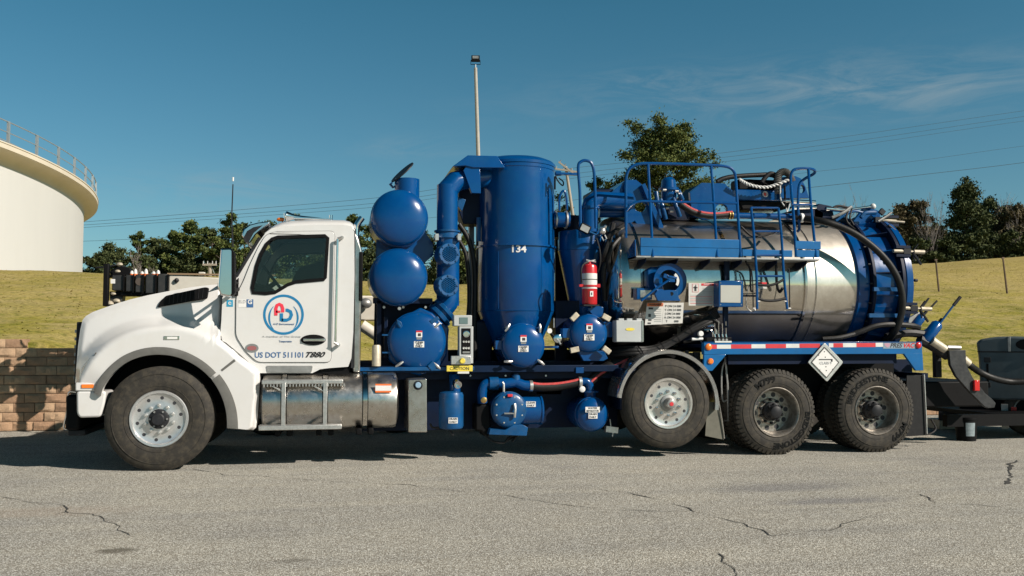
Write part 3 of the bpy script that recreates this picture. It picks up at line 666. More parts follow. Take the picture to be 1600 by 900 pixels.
def ring_of(fn, n, r, off=0):
    m = MB()
    for i in range(n): fn(m, r * cos(2 * pi * i / n + off), r * sin(2 * pi * i / n + off))
    return m
def add_wheel(cx, cz, y, kind, far=False, face_in=False):
    loc = Vector((cx, y, cz)); R, w_ = {'front': (.553, .33), 'tag': (.53, .31), 'drive': (.515, .26), 'inner': (.515, .26)}[kind]
    def put(m, nm, mt, par, **k):
        o = bpy.data.objects.new(nm, m.mesh(nm, mt, k.get('smooth', 38))); COL.objects.link(o)
        if far: m_ = Matrix.Translation(loc + Vector((0, 0, 0))) @ Matrix.Rotation(pi, 4, 'Z')
        else: m_ = Matrix.Translation(loc)
        o.matrix_basis = m_; adopt(o, par); return o
    if kind in ('front', 'tag'):
        prof = [(.300, .045), (.300, .008), (.293, 0), (.272, .002), (.262, .022), (.235, .030), (.18, .030), (.145, .024), (.10, .022), (.001, .022)]
        rim = put(dish(0, prof), 'wheel', TAGW if kind == 'tag' else ALUW, truck)
        if not far: each(put, lambda m, a, b_: m.lathe([(.0185, 0), (.0185, .0005), (.017, .002), (.001, .002)], (a, .0292, b_), (0, -1, 0), 14), 10, .222, .2, 'hand_hole', INK, rim)
        if not far: each(put, lambda m, a, b_: m.cyl((a, .03, b_), (a, -.002, b_), .021, .019, 6).cyl((a, -.002, b_), (a, -.02, b_), .011, .009, 8), 10, .143, .35, 'lug_nut', ALU if kind == 'front' else CHROME, rim)
        if kind == 'front':
            put(MB().lathe([(.105, .03), (.103, -.005), (.085, -.012), (.066, -.014), (.064, -.055), (.055, -.063), (.001, -.065)], (0, 0, 0), (0, 1, 0), 32), 'hub', DARK, rim)
            if not far: each(put, lambda m, a, b_: m.cyl((a, -.01, b_), (a, -.024, b_), .011, None, 6), 6, .086, 0, 'hub_bolt', GREYM, rim)
        else:
            put(MB().lathe([(.100, .03), (.098, -.0), (.07, -.006), (.062, -.05), (.05, -.085), (.03, -.09), (.001, -.09)], (0, 0, 0), (0, 1, 0), 32), 'hub', GREYM, rim)
            put(MB().cyl((0, -.088, 0), (0, -.094, 0), .024, None, 16), 'hub_cap', REDT, rim)
    else:
        prof = [(.300, .03), (.300, .006), (.292, 0), (.284, .006), (.272, .03), (.262, .09), (.256, .165), (.245, .177), (.20, .178), (.16, .178), (.145, .160), (.001, .165)]
        rim = put(dish(0, prof), 'wheel', RIMW, truck)
        if kind == 'drive' and not far: each(put, lambda m, a, b_: m.lathe([(.030, 0), (.030, .003), (.001, .003)], (a, .1795, b_), (0, -1, 0), 16), 10, .205, .1, 'hand_hole', INK, rim)
        if kind == 'drive' and not far: each(put, lambda m, a, b_: m.cyl((a, .165, b_), (a, .130, b_), .021, .019, 6).cyl((a, .130, b_), (a, .112, b_), .011, .009, 8), 10, .143, .35, 'lug_nut', DARK, rim)
        put(MB().lathe([(.115, .166), (.112, .10), (.09, .085), (.075, .03), (.07, .01), (.05, .0), (.001, -.004)], (0, 0, 0), (0, 1, 0), 32), 'hub', DARK, rim)
        if kind == 'drive' and not far: each(put, lambda m, a, b_: m.cyl((a, .09, b_), (a, .055, b_), .012, None, 6), 8, .092, 0, 'hub_bolt', DARK, rim)
    ty = put(tyre_mesh(R, w_, kind in ('drive', 'inner')), 'tyre', RUBBER, rim)
    return rim, ty, R
ALUW = mat("front_wheel_aluminium", (.66, .66, .66), .33, metal=.75, var=.08, vs=9, dirt=(.3, .28, .25), dirts=.25)
RIMW = mat("drive_wheel_alloy", (.36, .33, .29), .38, metal=.65, var=.2, vs=9, dirt=(.07, .05, .035), dirts=.8)
TAGW = mat('tag_wheel_alloy', (.62, .60, .57), .27, metal=.7, var=.12, vs=9, dirt=(.25, .23, .2), dirts=.35)
wf = P(248, 655, 0.0); wt = P(1045.3, 628, 0.0); w1 = P(1214, 646, 0.0); w2 = P(1371.5, 643, 0.0)
FX, TX, R1X, R2X = wf.x, wt.x, w1.x, w2.x
Wd = 2.5
add_wheel(FX, .548, 0.0, 'front'); add_wheel(FX, .548, Wd, 'front', far=True)
add_wheel(TX, .635, 0.005, 'tag'); add_wheel(TX, .635, Wd, 'tag', far=True)
def arc_text(s, cx, cz, r, a_mid, size, y, par, flip=False, mt=None):
    def warp(a, b_, c_):
        rr = r + (b_ if not flip else -b_); ang = a_mid - a / r * (1 if not flip else -1)
        return Vector((cx + rr * cos(ang), y - .001 - c_, cz + rr * sin(ang)))
    return text_mesh(s, size, 'sidewall_lettering', mt or TYRET, par, (0, 0, 0), ext=.003, warp=warp, bold=.003, sx=1.15)
TYRET = mat("tyre_lettering", (.004, .004, .004), .5, spec=.2)
for rx in (R1X, R2X):
    for (y, far, kd) in ((0.0, False, 'drive'), (Wd, True, 'drive'), (.34, False, 'inner'), (Wd - .34, True, 'inner')):
        rim, ty, R = add_wheel(rx, .513, y, kd, far=far)
        if kd == 'drive' and not far:
            if rx == R1X: arc_text("M799", rx, .513, .392, radians(112), .105, y, rim); arc_text("BRIDGESTONE", rx, .513, .40, radians(-48), .09, y, rim, flip=False)
            else: arc_text("BRIDGESTONE", rx, .513, .392, radians(118), .09, y, rim); arc_text("M799", rx, .513, .40, radians(-42), .105, y, rim)

# ---------------------------------------------------------------- bonnet and front fender (one moulding)
WC = (248.0, 655.0)
OUT = [(164, 622), (150, 612), (119, 611), (117.5, 598), (119.5, 570), (122, 540), (125.5, 515), (129, 500), (134, 494), (144, 488), (160, 482), (180, 475), (203, 468), (230, 461.5), (260, 455.5), (300, 448.5), (330, 445), (346, 444),
       (347.5, 470), (346, 505), (343.5, 531), (352, 537), (362, 545), (375, 556), (388, 566), (399, 574), (405.5, 582), (406, 594), (404.5, 620), (402.5, 650), (400, 668), (396, 672), (364, 675), (360, 670)]
def ray_out(a):
    c_, s_ = cos(a), -sin(a); best = None
    for i in range(len(OUT) - 1):
        x1, y1 = OUT[i][0] - WC[0], OUT[i][1] - WC[1]; x2, y2 = OUT[i + 1][0] - WC[0], OUT[i + 1][1] - WC[1]
        dx, dy = x2 - x1, y2 - y1; den = c_ * dy - s_ * dx
        if abs(den) < 1e-9: continue
        t = (x1 * dy - y1 * dx) / den; u = (x1 * s_ - y1 * c_) / den
        if -1e-6 <= u <= 1 + 1e-6 and t > 60 and (best is None or t < best): best = t
    return best
def arch_r(a):           # arch radius in photo pixels against angle
    d = math.degrees(a)
    return float(np.interp(d, [-20, 0, 20, 40, 60, 90, 120, 150, 165, 175], [110, 107, 105, 103.5, 102, 101.5, 102.5, 101, 96, 92]))
def crest_r(a):
    d = math.degrees(a); return float(np.interp(d, [-10, 25, 45, 60, 90, 125, 150, 175], [230, 230, 172, 154, 145, 144, 140, 150]))
angs = sorted(set([round(atan2(-(q[1] - WC[1]), q[0] - WC[0]), 5) for q in OUT[1:-1]] + [round(radians(q), 5) for q in np.arange(-9, 161, 2.2)]))
a_lo = atan2(-(670 - 655), 360 - 248); a_hi = atan2(-(622 - 655), 164 - 248)
angs = [a for a in angs if a_lo < a < a_hi]; angs = [a_lo] + angs + [a_hi]
def fend_y(a, r, rmax):
    rc = crest_r(a); t = sm((r - rc + 6) / 24); y = .035 + .23 * t + max(0, r - rc) * .0011
    y += .10 * sm(1 - (rmax - r) / 9) * (1 if math.degrees(a) < 40 or math.degrees(a) > 150 else .35)
    y += .02 * sm(1 - (r - arch_r(a)) / 6)
    d = math.degrees(a)
    return y + .05 * sm((d - 140) / 25)
rows_near = []; NR = 26
for a in angs:
    ri = arch_r(a); ro = ray_out(a) or ri + 4; ro = max(ro, ri + 3); row = []
    for k in range(NR + 1):
        r = ri + (ro - ri) * k / NR; px_, py_ = WC[0] + r * cos(a), WC[1] - r * sin(a); row.append(P(px_, py_, fend_y(a, r, ro)))
    rows_near.append(row)
m = MB(); m.grid(rows_near)
edge = [r[-1] for r in rows_near]; inner = [r[0] for r in rows_near]
m.grid([[p, p + Vector((0, .10, 0))] for p in inner])
far_rows = [[Vector((p.x, Wd - p.y, p.z)) for p in r] for r in rows_near]; m.grid(far_rows)
# over the top, from side to side
strip = []
for p in edge:
    n = 14; strip.append([Vector((p.x - .10 * sin(pi * k / n) * (1 if p.x < -.75 else max(0, 1 - (p.x + .75) / .5)), p.y + (Wd - 2 * p.y) * k / n, p.z + .035 * sin(pi * k / n))) for k in range(n + 1)])
i0 = min(range(len(angs)), key=lambda i: abs(edge[i].x - P(346, 444, .5).x) + abs(edge[i].z - P(346, 444, .5).z))
nose = [i for i in range(len(angs)) if i >= i0]
m.grid([strip[i] for i in nose if edge[i].z > .86])
hood = TB(m, "hood", WHITE, smooth=50)
# rear fender lobe closes inward
low = [i for i in range(len(angs)) if i <= i0]
TB(MB().grid([[edge[i], edge[i] + Vector((0, .22, 0))] for i in low]), "fender_return", WHITE)
# grille at the nose
gz0, gz1 = .92, 1.52
gx_ = edge[-1].x; m = MB(); fr = [p for p in edge if p.x < P(128, 505, .3).x + .02]
TB(MB().prismx([(.5, .9), (2.0, .9), (1.95, 1.58), (.55, 1.58)], P(121, 560, .5).x - .03, P(121, 560, .5).x + .05), "grille_surround", DARK, .01)
m = MB()
for k in range(7): m.box(P(121, 560, .5).x - .055, P(121, 560, .5).x - .028, .58, 1.92, .95 + k * .085, .985 + k * .085)
TB(m, "grille_bars", GREYM)
# rubber lip along the wheel opening
def lip(a0, a1, w0, w1, name):
    rows = []
    for i in range(41):
        a = radians(a0 + (a1 - a0) * i / 40); ri = arch_r(a) - 1.0; wd = w0 + (w1 - w0) * i / 40; r_ = []
        for rr, yy in ((ri, .075), (ri, .012), (ri + .5, .004), (ri + wd * .5, .0), (ri + wd - .5, .012), (ri + wd, .045)): r_.append(P(WC[0] + rr * cos(a), WC[1] - rr * sin(a), yy))
        rows.append(r_)
    return TB(MB().grid(rows), name, TRIM)
lip(158, 39, 12, 13, "fender_lip"); lip(36.5, -7, 15.5, 18, "fender_lip")
TB(MB().grid([[P(WC[0] + (arch_r(a) + k) * cos(a), WC[1] - (arch_r(a) + k) * sin(a), .033) for k in (20, 47)] for a in (radians(38.6), radians(37.0))]), "fender_seam", TRIM)
TB(MB().tube(smooth_path([P(348, 466, .30), P(347.5, 500, .27), P(345, 529, .19), P(353, 536.5, .13), P(363, 545, .09)], 4), .008, 5), "hood_seam", DARK)
TB(MB().tube(smooth_path([P(363, 545, .14), P(378, 558, .14), P(392, 571, .16), P(402, 580, .18)], 4), .010, 5), "cowl_seam", TRIM)
TB(MB().tube([P(150, 551, .06), P(146, 560, .07), P(137, 568, .10)], .007, 5), "headlight_seam", TRIM)
# wheel well liner
def liner(cx, cz, r, y0, y1, a0=-12, a1=170, n=30):
    return MB().grid([[Vector((cx + r * cos(radians(a)), y, cz + r * sin(radians(a)))) for y in (y0, y1)] for a in np.linspace(a0, a1, n)])
for y0, y1 in ((.10, .72), (Wd - .72, Wd - .10)):
    o = TB(liner(FX, .56, .70, y0, y1), "wheel_well", BLACK)
TB(MB().box(FX - .72, FX + .8, .72, Wd - .72, .55, 1.35), "engine_block", BLACK)
# headlight and bumper
TB(pxprism(rounded([(119, 611), (166, 611), (163, 632), (157, 652), (124, 653), (119.5, 646)], 6), .06, .5), "bumper_corner", WHITE, .02)
TB(pxbox(117, 597.5, 152, 611.5, .055, .35), "fender_nose_ledge", WHITE, .015)
TB(pxbox(127, 600.5, 146, 606.5, .045, .06), "side_marker", AMBER, .003)
fl = TB(MB().box(P(104, 640, .3).x, P(119, 640, .3).x + .05, .25, Wd - .25, .42, .80), "front_bumper", BLACK, .03)
m = MB(); a_, b_ = P(103, 614, .3), P(103, 671, .3)
m.tube(smooth_path([P(119, 613, .28), P(107, 614, .28), P(105, 640, .28), P(100, 664, .28), P(103, 671, .28), P(118, 668, .28)], 3), .011, 6); m.build("bumper_trim", CHROME, fl)
TB(MB().box(P(104, 640, .3).x + .02, P(119, 640, .3).x + .1, .3, Wd - .3, .36, .42), "bumper_lower_lip", DARK, .01)
TB(MB().tube([P(120, 655, .5), P(119.5, 671, .5), P(127, 671, .5), P(128, 655, .5)], .016, 6), "tow_loop", GREYM)
TB(pxprism(rounded([(156, 552), (147, 566), (135, 575), (127, 592), (124, 592), (127, 575), (140, 560)], 3), .085, .11), "headlight", CHROME, .004)
hl = TB(pxbox(255.5, 525, 280.5, 531, .028, .05), "fender_marker", CHROME, .004)
pxbox(261, 526.2, 277, 529.8, .024, .03).build("marker_lens", LABEL, hl)
# bonnet side intake
ik = TB(pxprism(rounded([(245, 480.5), (250, 471), (259, 462), (320, 448.6), (326, 449.5), (323.5, 466.5), (300, 470.5)], 3), .275, .40), "hood_intake", BLACK, .006)
m = MB()
for k in range(9):
    a = 264 + k * 6.5; m.tube([P(a, 478 - (a - 250) * .19, .272), P(a + 1.5, 461.6 - (a - 259) * .215, .272)], .004, 4)
m.build("intake_mesh", DARK, ik)

# ---------------------------------------------------------------- cab
CY = .20
CABP = [(347.5, 465), (352, 458), (366, 440), (372, 430), (388, 403), (404, 379), (415, 364), (424, 357), (440, 353.5), (490, 351), (535, 351), (549, 353), (553.5, 362), (554, 430), (552, 520), (549, 560), (544, 573), (516, 575), (500, 577), (488, 583), (404, 583), (380, 568), (343.5, 531), (346, 500)]
WIN = [(394.5, 457.5), (393.5, 450), (400, 416), (407, 397), (416, 381), (425, 373), (434, 370), (508, 368), (512.5, 371.5), (508.5, 434), (506, 437), (462, 441), (450, 445), (437, 453), (430, 457), (415, 459)]
TB(pxprism(CABP, CY, CY + .045, [WIN]), "cab_side", WHITE, .006)
farside = [(x, z) for x, z in XZ(CABP, CY)]; fw = XZ(WIN, CY)
TB(MB().prism(farside, Wd - CY - .045, Wd - CY, [fw]), "cab_side", WHITE)
DOOR = rounded([(369, 466), (372, 455), (380, 440), (391, 412), (404, 385), (415, 367), (430, 362), (523, 361), (521, 450), (517, 566), (402, 566), (384, 549), (368.5, 525)], 8)
dr_ = TB(pxprism(DOOR, CY - .016, CY - .002, [WIN]), "door", WHITE, .004)
# dark gap round the door
DG = XZ(DOOR, CY - .0165); cxd = sum(p[0] for p in DG) / len(DG); czd = sum(p[1] for p in DG) / len(DG)
TB(MB().tube([(x, CY - .004, z) for x, z in DG], .0055, 5, closed=True), "door_seal", DARK)
def inset(pts, d):
    n = len(pts); o = []
    for i in range(n):
        p, a, b_ = Vector(pts[i]), Vector(pts[i - 1]), Vector(pts[(i + 1) % n]); t = (b_ - a).normalized(); nn = Vector((-t.y, t.x)); o.append(tuple(p + nn * d))
    return o
area = sum(WIN[i - 1][0] * WIN[i][1] - WIN[i][0] * WIN[i - 1][1] for i in range(len(WIN)))
win_in = inset(WIN, 3.0 if area < 0 else -3.0); win_out = inset(WIN, -2.2 if area < 0 else 2.2)
cxw = sum(p[0] for p in WIN) / len(WIN)
if sum(abs(p[0] - cxw) for p in win_in) > sum(abs(p[0] - cxw) for p in WIN): win_in, win_out = inset(WIN, -3.0 if area < 0 else 3.0), inset(WIN, 2.2 if area < 0 else -2.2)
wfr = MB().prism(XZ(win_out, CY - .025), CY - .025, CY + .03, [XZ(win_in, CY - .025)]).build("window_frame", BLACK, dr_, .003)
MB().prism(XZ(win_in, CY), CY + .004, CY + .009).build("window_pane", GLASS, dr_)
TB(MB().prism(XZ(win_in, CY), Wd - CY - .02, Wd - CY - .015), "window_pane", GLASS)
TB(MB().prism(XZ(win_out, CY), Wd - CY - .03, Wd - CY + .01, [XZ(win_in, CY)]), "window_frame", BLACK)
# roof
TOPL = [(413, 367, 365), (420, 358.5, 362), (430, 351, 359), (442, 346.5, 357), (460, 344, 356), (490, 342.8, 355), (520, 342.8, 355), (538, 343.4, 355), (547, 346, 356), (552, 350, 358), (554.5, 357, 361)]
rows = []
for u, tv, sv in TOPL:
    r_ = []; a = P(u, sv, CY); b_ = P(u, tv, CY + .22)
    for k in range(9):
        t = k / 8 * pi / 2; r_.append(Vector((lerp(a.x, b_.x, k / 8), CY + .003 + .30 * (1 - cos(t)), a.z + (b_.z - a.z) * sin(t))))
    hi = r_[-1]
    for k in range(1, 8): r_.append(Vector((hi.x, hi.y + (Wd - 2 * hi.y) * k / 8, hi.z + .02 * sin(pi * k / 8))))
    r_ += [Vector((q.x, Wd - q.y, q.z)) for q in r_[:9][::-1]]
    rows.append(r_)
TB(MB().grid(rows), "cab_roof", WHITE, smooth=60)
TB(MB().grid([[v + Vector((0, 0, -.05)) for v in r_[6:-6]] for r_ in rows]), "headliner", SEATM, smooth=60)
# back wall and rear corner
xb = P(554, 430, CY).x
bwz0, bwz1 = P(554, 575, CY).z, P(554, 356, CY).z
TB(MB().prismx([(CY + .02, bwz0), (Wd - CY - .02, bwz0), (Wd - CY - .02, bwz1), (CY + .02, bwz1)], xb - .03, xb), "cab_back", DARK)
bc = TB(MB().prism([(xb - .01, bwz0 - .05), (xb + .075, bwz0 - .05), (xb + .085, bwz1 - .25), (xb + .04, bwz1 - .10), (xb - .01, bwz1 - .03)], CY + .05, Wd - CY - .05), "cab_rear_panel", BRUSH, .02)
MB().box(xb + .05, xb + .092, CY + .02, CY + .10, P(558, 470, CY).z, P(558, 393, CY).z).build("rear_quarter_glass", BLACK, bc, .01)
# windscreen with surround
rows = []
for k in range(9):
    t = k / 8; a = P(lerp(371, 407, t), lerp(432, 372, t), CY + .03); b_ = P(lerp(362.5, 399, t), lerp(428, 370, t), .52); r_ = []
    for j in range(13):
        s_ = j / 12; y = a.y + (Wd - 2 * a.y) * s_; q = 1 - abs(2 * s_ - 1); q = 1 - (1 - q) ** 2.6; r_.append(Vector((a.x + (b_.x - a.x) * q, y, a.z + (b_.z - a.z) * q)))
    rows.append(r_)
TB(MB().grid(rows), "windscreen", GLASS, smooth=60)
for side in (0, 1):
    m = MB().tube([(p[side * -1].x - .005, p[side * -1].y - (.02 if not side else -.02), p[side * -1].z) for p in rows], .022, 6); TB(m, "a_pillar_trim", DARK)
TB(MB().grid([[rows[0][j] + Vector((0, 0, 0)) for j in range(13)], [Vector((P(346, 444, .5).x - .02, rows[0][j].y, P(346, 446, .5).z)) for j in range(13)]]), "cowl", BLACK)
# interior
ix0, ix1 = P(372, 470, .5).x, xb - .05
TB(MB().box(ix0 - .1, ix1, .3, Wd - .3, .98, 1.05), "cab_floor", SEATM)
TB(MB().prism([(ix0 - .02, 1.3), (ix0 + .42, 1.3), (ix0 + .40, P(425, 452, .6).z), (ix0 + .1, P(400, 440, .6).z), (ix0 - .02, P(380, 436, .6).z)], .27, Wd - .27), "dashboard", SEATM, .03)
sw = P(431, 441, .62); tilt = Matrix.Rotation(radians(52), 3, 'Y')
ring = [sw + tilt @ Vector((.23 * cos(a), .23 * sin(a), 0)) for a in np.linspace(0, 2 * pi, 29)[:-1]]
st_ = TB(MB().tube(ring, .016, 8, closed=True), "steering_wheel", BLACK)
MB().tube([sw, sw + tilt @ Vector((0, 0, -.4))], .03, 8).tube([ring[0], sw, ring[14]], .012, 6).build("steering_column", BLACK, st_)
for yy in (.42, 1.55):
    sx_ = P(480, 470, .6).x; seat = TB(MB().box(sx_ - .15, sx_ + .35, yy, yy + .52, 1.3, 1.5), "seat", SEATM, .05)
    MB().obox((sx_ + .40, yy + .26, 1.78), (.14, .50, .72), Matrix.Rotation(radians(10), 3, 'Y')).build("seat_back", SEATM, seat, .05)
    MB().obox((sx_ + .45, yy + .26, 2.2), (.1, .26, .18)).build("headrest", SEATM, seat, .04)
TB(MB().box(xb - .08, xb - .035, .35, Wd - .35, 1.0, 2.6), "cab_rear_lining", SEATM)
TB(pxprism([(452, 458), (448, 447), (455, 441), (463, 425), (470, 417), (515, 405), (515, 460)], 1.75, 1.8), "far_door_lining", SEATM)
TB(MB().tube([P(400, 435, .32), P(407, 458, .32)], .008, 6), "door_brace_rod", GREYM)
# visor, lamp, horn, antenna, snorkel
vis = [(377.5, 368), (381, 358), (390, 351), (403, 347.5), (421, 345.5), (421, 350), (412, 356), (400, 366), (391, 379), (386, 381.5)]
vz = TB(pxprism(vis, .30, Wd - .30), "sun_visor", CHROME, .012)
pxprism([(380, 372), (386, 361), (396, 355), (410, 352), (396, 364), (388, 379), (383, 379)], .288, .31).build("visor_end", DARK, vz)
TB(MB().sphere(P(439, 343, .55), .04, 14, (1.3, 1, .6)), "roof_marker_lamp", AMBER)
hn = TB(MB().lathe([(.001, 0), (.05, .0), (.062, .01), (.030, .10), (.022, .2), (.018, .42), (.016, .50)], P(446, 338, .5), (1, 0, -.06), 20), "air_horn", CHROME)
MB().cyl(P(446, 346, .5), P(446, 333, .5), .018, None, 10).cyl(P(517, 345, .5), P(517, 336, .5), .02, None, 10).box(P(446, 340, .5).x, P(519, 340, .5).x, .47, .49, P(446, 341, .5).z, P(446, 339.5, .5).z).build("horn_bracket", CHROME, hn)
TB(MB().tube([P(364, 386, .0), P(362, 340, .0), P(364, 288, .0)], [.009, .007, .006], 6), "antenna", DARK)
TB(MB().cyl(P(364, 283, .0), P(364.2, 277, .0), .010, None, 8), "antenna_tip", WTAPE)
TB(MB().tube(smooth_path([P(557, 470, .45), P(557, 400, .45), P(556.5, 365, .45), P(558, 352, .45), P(566, 340, .45)], 5), .036, 16), "intake_snorkel", CHROME)
# mirror
MY = -.28
mr = TB(pxprism(rounded([(345, 388), (361, 387.5), (366, 394), (366.5, 457), (360, 464), (344, 461), (340, 450)], 3), MY, MY + .16), "wing_mirror", CHROME, .018)
pxprism([(361.5, 389), (366.5, 394), (367, 458), (361.5, 463)], MY - .004, MY + .163).build("mirror_back", BLACK, mr, .004)
TB(MB().tube([P(362, 455, MY + .08), P(372, 452, CY)], .022, 8).tube([P(362, 440, MY + .08), P(371, 443, CY)], .016, 8), "mirror_arm", BLACK)
TB(pxprism([(366, 440), (373, 434), (372, 462), (366, 463)], CY - .03, CY - .005), "mirror_bracket", BLACK, .004)
# grab rail, handle, step, vents, steps
gb = TB(MB().tube([P(527.5, 373, CY - .07), P(526, 450, CY - .07), P(524, 535, CY - .07)], .014, 10), "grab_handle", CHROME)
m = MB()
for a, b_ in ((534.5, 371), (529, 539)):
    m.cyl(P(a, b_, CY - .075), P(a, b_, CY + .005), .02, None, 10); m.tube([P(a, b_, CY - .07), P(a - 7, b_ + (2 if b_ < 400 else -4), CY - .07)], .016, 8)
m.build("handle_foot", ALU, gb)
def ell(cx, cy, rx, ry, n=24): return [(cx + rx * cos(2 * pi * i / n), cy + ry * sin(2 * pi * i / n)) for i in range(n)]
dh = MB().prism(XZ(ell(489.5, 531, 19.5, 8.3), CY), CY - .03, CY - .012).build("door_handle", BLACK, dr_, .006)
TB(MB().obox(P(491, 531, CY - .042), (.235, .022, .032)), "handle_bar", CHROME, .008)
TB(pxprism(rounded([(416, 571.5), (489, 571.5), (487, 582), (418, 582)], 2), CY - .012, CY + .02), "sill_step", GREYM, .004)
TB(MB().box(P(400, 583, .3).x, P(545, 583, .3).x, .25, Wd - .25, .98, 1.06), "cab_underframe", BLACK)
# markings on the door
DY = CY - .0175
def lab(px_, py_, w_, h_, y, mt, name="label", par=None, t=.0012): return MB().prism(XZ([(px_ - w_ / 2, py_ - h_ / 2), (px_ + w_ / 2, py_ - h_ / 2), (px_ + w_ / 2, py_ + h_ / 2), (px_ - w_ / 2, py_ + h_ / 2)], y), y - t, y).build(name, mt, par or truck)
lo = MB().prism(XZ(ell(443, 491.6, 31.8, 31.5, 56), DY), DY - .0012, DY, [XZ(ell(443, 491.6, 28.0, 27.7, 56), DY)]).build("door_logo", LOGOB, dr_)
for sgn in (-1, 1):
    cr = []
    for i in range(25):
        a = radians(-48 + 96 * i / 24); cr.append((443 + sgn * 23.8 * cos(a), 491.6 + 5 + 24 * sin(a)))
    for i in range(25):
        a = radians(48 - 96 * i / 24); cr.append((443 + sgn * (22.4 * cos(a) - 2.2 * cos(a) ** 4 + .6), 491.6 + 5 + 24 * sin(a) * .98))
    MB().prism(XZ(cr, DY), DY - .0012, DY).build("logo_crescent", LOGOB, dr_)
def stroke(pts, w_, name, mt):
    q = [P(a, b_, DY) for a, b_ in pts]; l = []; r_ = []
    for i, p in enumerate(q):
        t = (q[min(i + 1, len(q) - 1)] - q[max(i - 1, 0)]).normalized(); n_ = Vector((-t.z, 0, t.x)) * w_; l.append(p + n_); r_.append(p - n_)
    m = MB().grid([[a + Vector((0, -.0025, 0)) for a in l], [a + Vector((0, -.0025, 0)) for a in r_]]); return m.build(name, mt, dr_, smooth=0)
s1 = mpp(443, 491, DY)
stroke([(431.2, 493), (431.2, 482), (433, 477), (436.5, 475.3), (440, 477), (441.8, 482), (441.8, 488)], 2.5 * s1, "logo_letter_a", LOGOR); stroke([(431.2, 487), (438, 487)], 1.7 * s1, "logo_letter_a", LOGOR)
stroke([(446.5, 484.6), (449, 484.6), (454, 487), (455.5, 492), (453, 498), (448, 500.2), (440, 500.2)], 2.5 * s1, "logo_letter_d", LOGOB); stroke([(439.8, 489.5), (439.8, 501.8)], 2.5 * s1, "logo_letter_d", LOGOB)
def dtext(s, px_, py_, hpx, mt, name, y=DY, shear=0, bold=0, sx=1, ext=.0012, par=None):
    return text_mesh(s, hpx * mpp(px_, py_, y) * 1.38, name, mt, par or truck, P(px_, py_, y - .0015), ext=ext, shear=shear, bold=bold, sx=sx)
FAINT = mat("faint_lettering", (.35, .36, .37), .6)
dtext("A+D Environmental", 443, 506.5, 3.0, TEXTB, "logo_wording", shear=.2, sx=.95, par=dr_)
dtext("A member of The Group", 440, 526, 2.6, FAINT, "member_wording", sx=1.6, par=dr_)
dtext("Transportation", 446, 533.5, 3.2, TEXTB, "small_wording", sx=.72, par=dr_)
dtext("US DOT 511101", 437, 555, 8.6, TEXTB, "dot_number", bold=.001, sx=.93, par=dr_)
dtext("T880", 490, 554.5, 8.2, DARK, "model_badge", shear=.5, bold=.002, sx=1.25, ext=.004)
o = MB().prism(XZ(ell(393.5, 544, 10.6, 7), DY), DY - .0012, DY).build("oval_decal", GREYM, dr_); MB().prism(XZ(ell(393.5, 544, 7.5, 3.6), DY), DY - .003, DY - .0015).build("oval_decal_centre", mat("oval_red", (.28, .10, .10), .5), dr_)
lab(359, 474, 10, 10.5, CY - .001, mat("teal_decal", (.02, .27, .45), .5), "square_decal"); lab(378.5, 474, 12.5, 12, DY, LABEL, "square_decal", dr_); lab(390.5, 474, 10.5, 12.5, DY, TEXTB, "square_decal", dr_)
dtext("ELD", 378.5, 471.5, 5, FAINT, "decal_wording", sx=.9, y=DY - .0015, par=dr_); dtext("G", 390.5, 472, 7, LABEL, "decal_wording", bold=.002, y=DY - .0015, par=dr_)
dtext("e", 359, 473, 8, LABEL, "decal_wording", y=CY - .003, par=dr_)

# ---------------------------------------------------------------- fuel tank and steps
q0, q1 = P(407, 632, .05), P(623, 632, .05); rt = .315; tcy, tcz = .03 + rt, .70
prof = [(.001, 0), (rt * .8, .0), (rt * .97, .02), (rt, .05)] + [(rt, q1.x - q0.x - .05), (rt * .97, q1.x - q0.x - .02), (rt * .8, q1.x - q0.x), (.001, q1.x - q0.x)]
ft = TB(MB().lathe(prof, (q0.x, tcy, tcz), (1, 0, 0), 56), "fuel_tank", BRUSH)
for px_, nm in ((443, 0), (508, 0), (571, 1)):
    x = P(px_, 630, .02).x; MB().lathe([(rt + .002, -.026), (rt + .009, -.024), (rt + .009, .024), (rt + .002, .026)], (x, tcy, tcz), (1, 0, 0), 56).build("tank_strap", STEEL, ft)
    m = MB()
    for d in (-.0285, .0285): m.lathe([(rt + .001, d - .004), (rt + .005, d - .004), (rt + .005, d + .004), (rt + .001, d + .004)], (x, tcy, tcz), (1, 0, 0), 56)
    m.build("strap_rubber", BLACK, ft)
    for d in (-.065, .065): MB().box(x + d - .03, x + d + .03, .10, .3, .33, .40).build("strap_foot", BLACK, ft, .01)
lab(599, 606.5, 25, 13.5, .03, ORANGE, "tank_label", ft, .004); lab(599, 606.5, 25, 8, .026, LABEL, "tank_label_field", ft)
us = TB(MB().box(P(409, 598, 0).x, P(536, 598, 0).x, -.005, .20, P(470, 600, 0).z, P(470, 593.5, 0).z), "upper_step", ALU, .006)
m = MB()
for k in range(26):
    x = P(412, 598, 0).x + k * .034; m.box(x, x + .012, .0, .19, P(470, 604, 0).z, P(470, 600, 0).z)
m.build("step_teeth", ALU, us)
TB(MB().box(P(404, 668, 0).x, P(534, 668, 0).x, -.015, .17, P(470, 671.5, 0).z, P(470, 664, 0).z), "lower_step", ALU, .006)
for px_ in (443, 508):
    x = P(px_, 630, .02).x; MB().box(x - .022, x + .022, -.012, .0, P(px_, 666, 0).z, P(px_, 598, 0).z).obox((x - .06, .02, P(px_, 608, 0).z), (.14, .03, .015), Matrix.Rotation(radians(28), 3, 'Y')).build("step_hanger", ALU, us, .003)
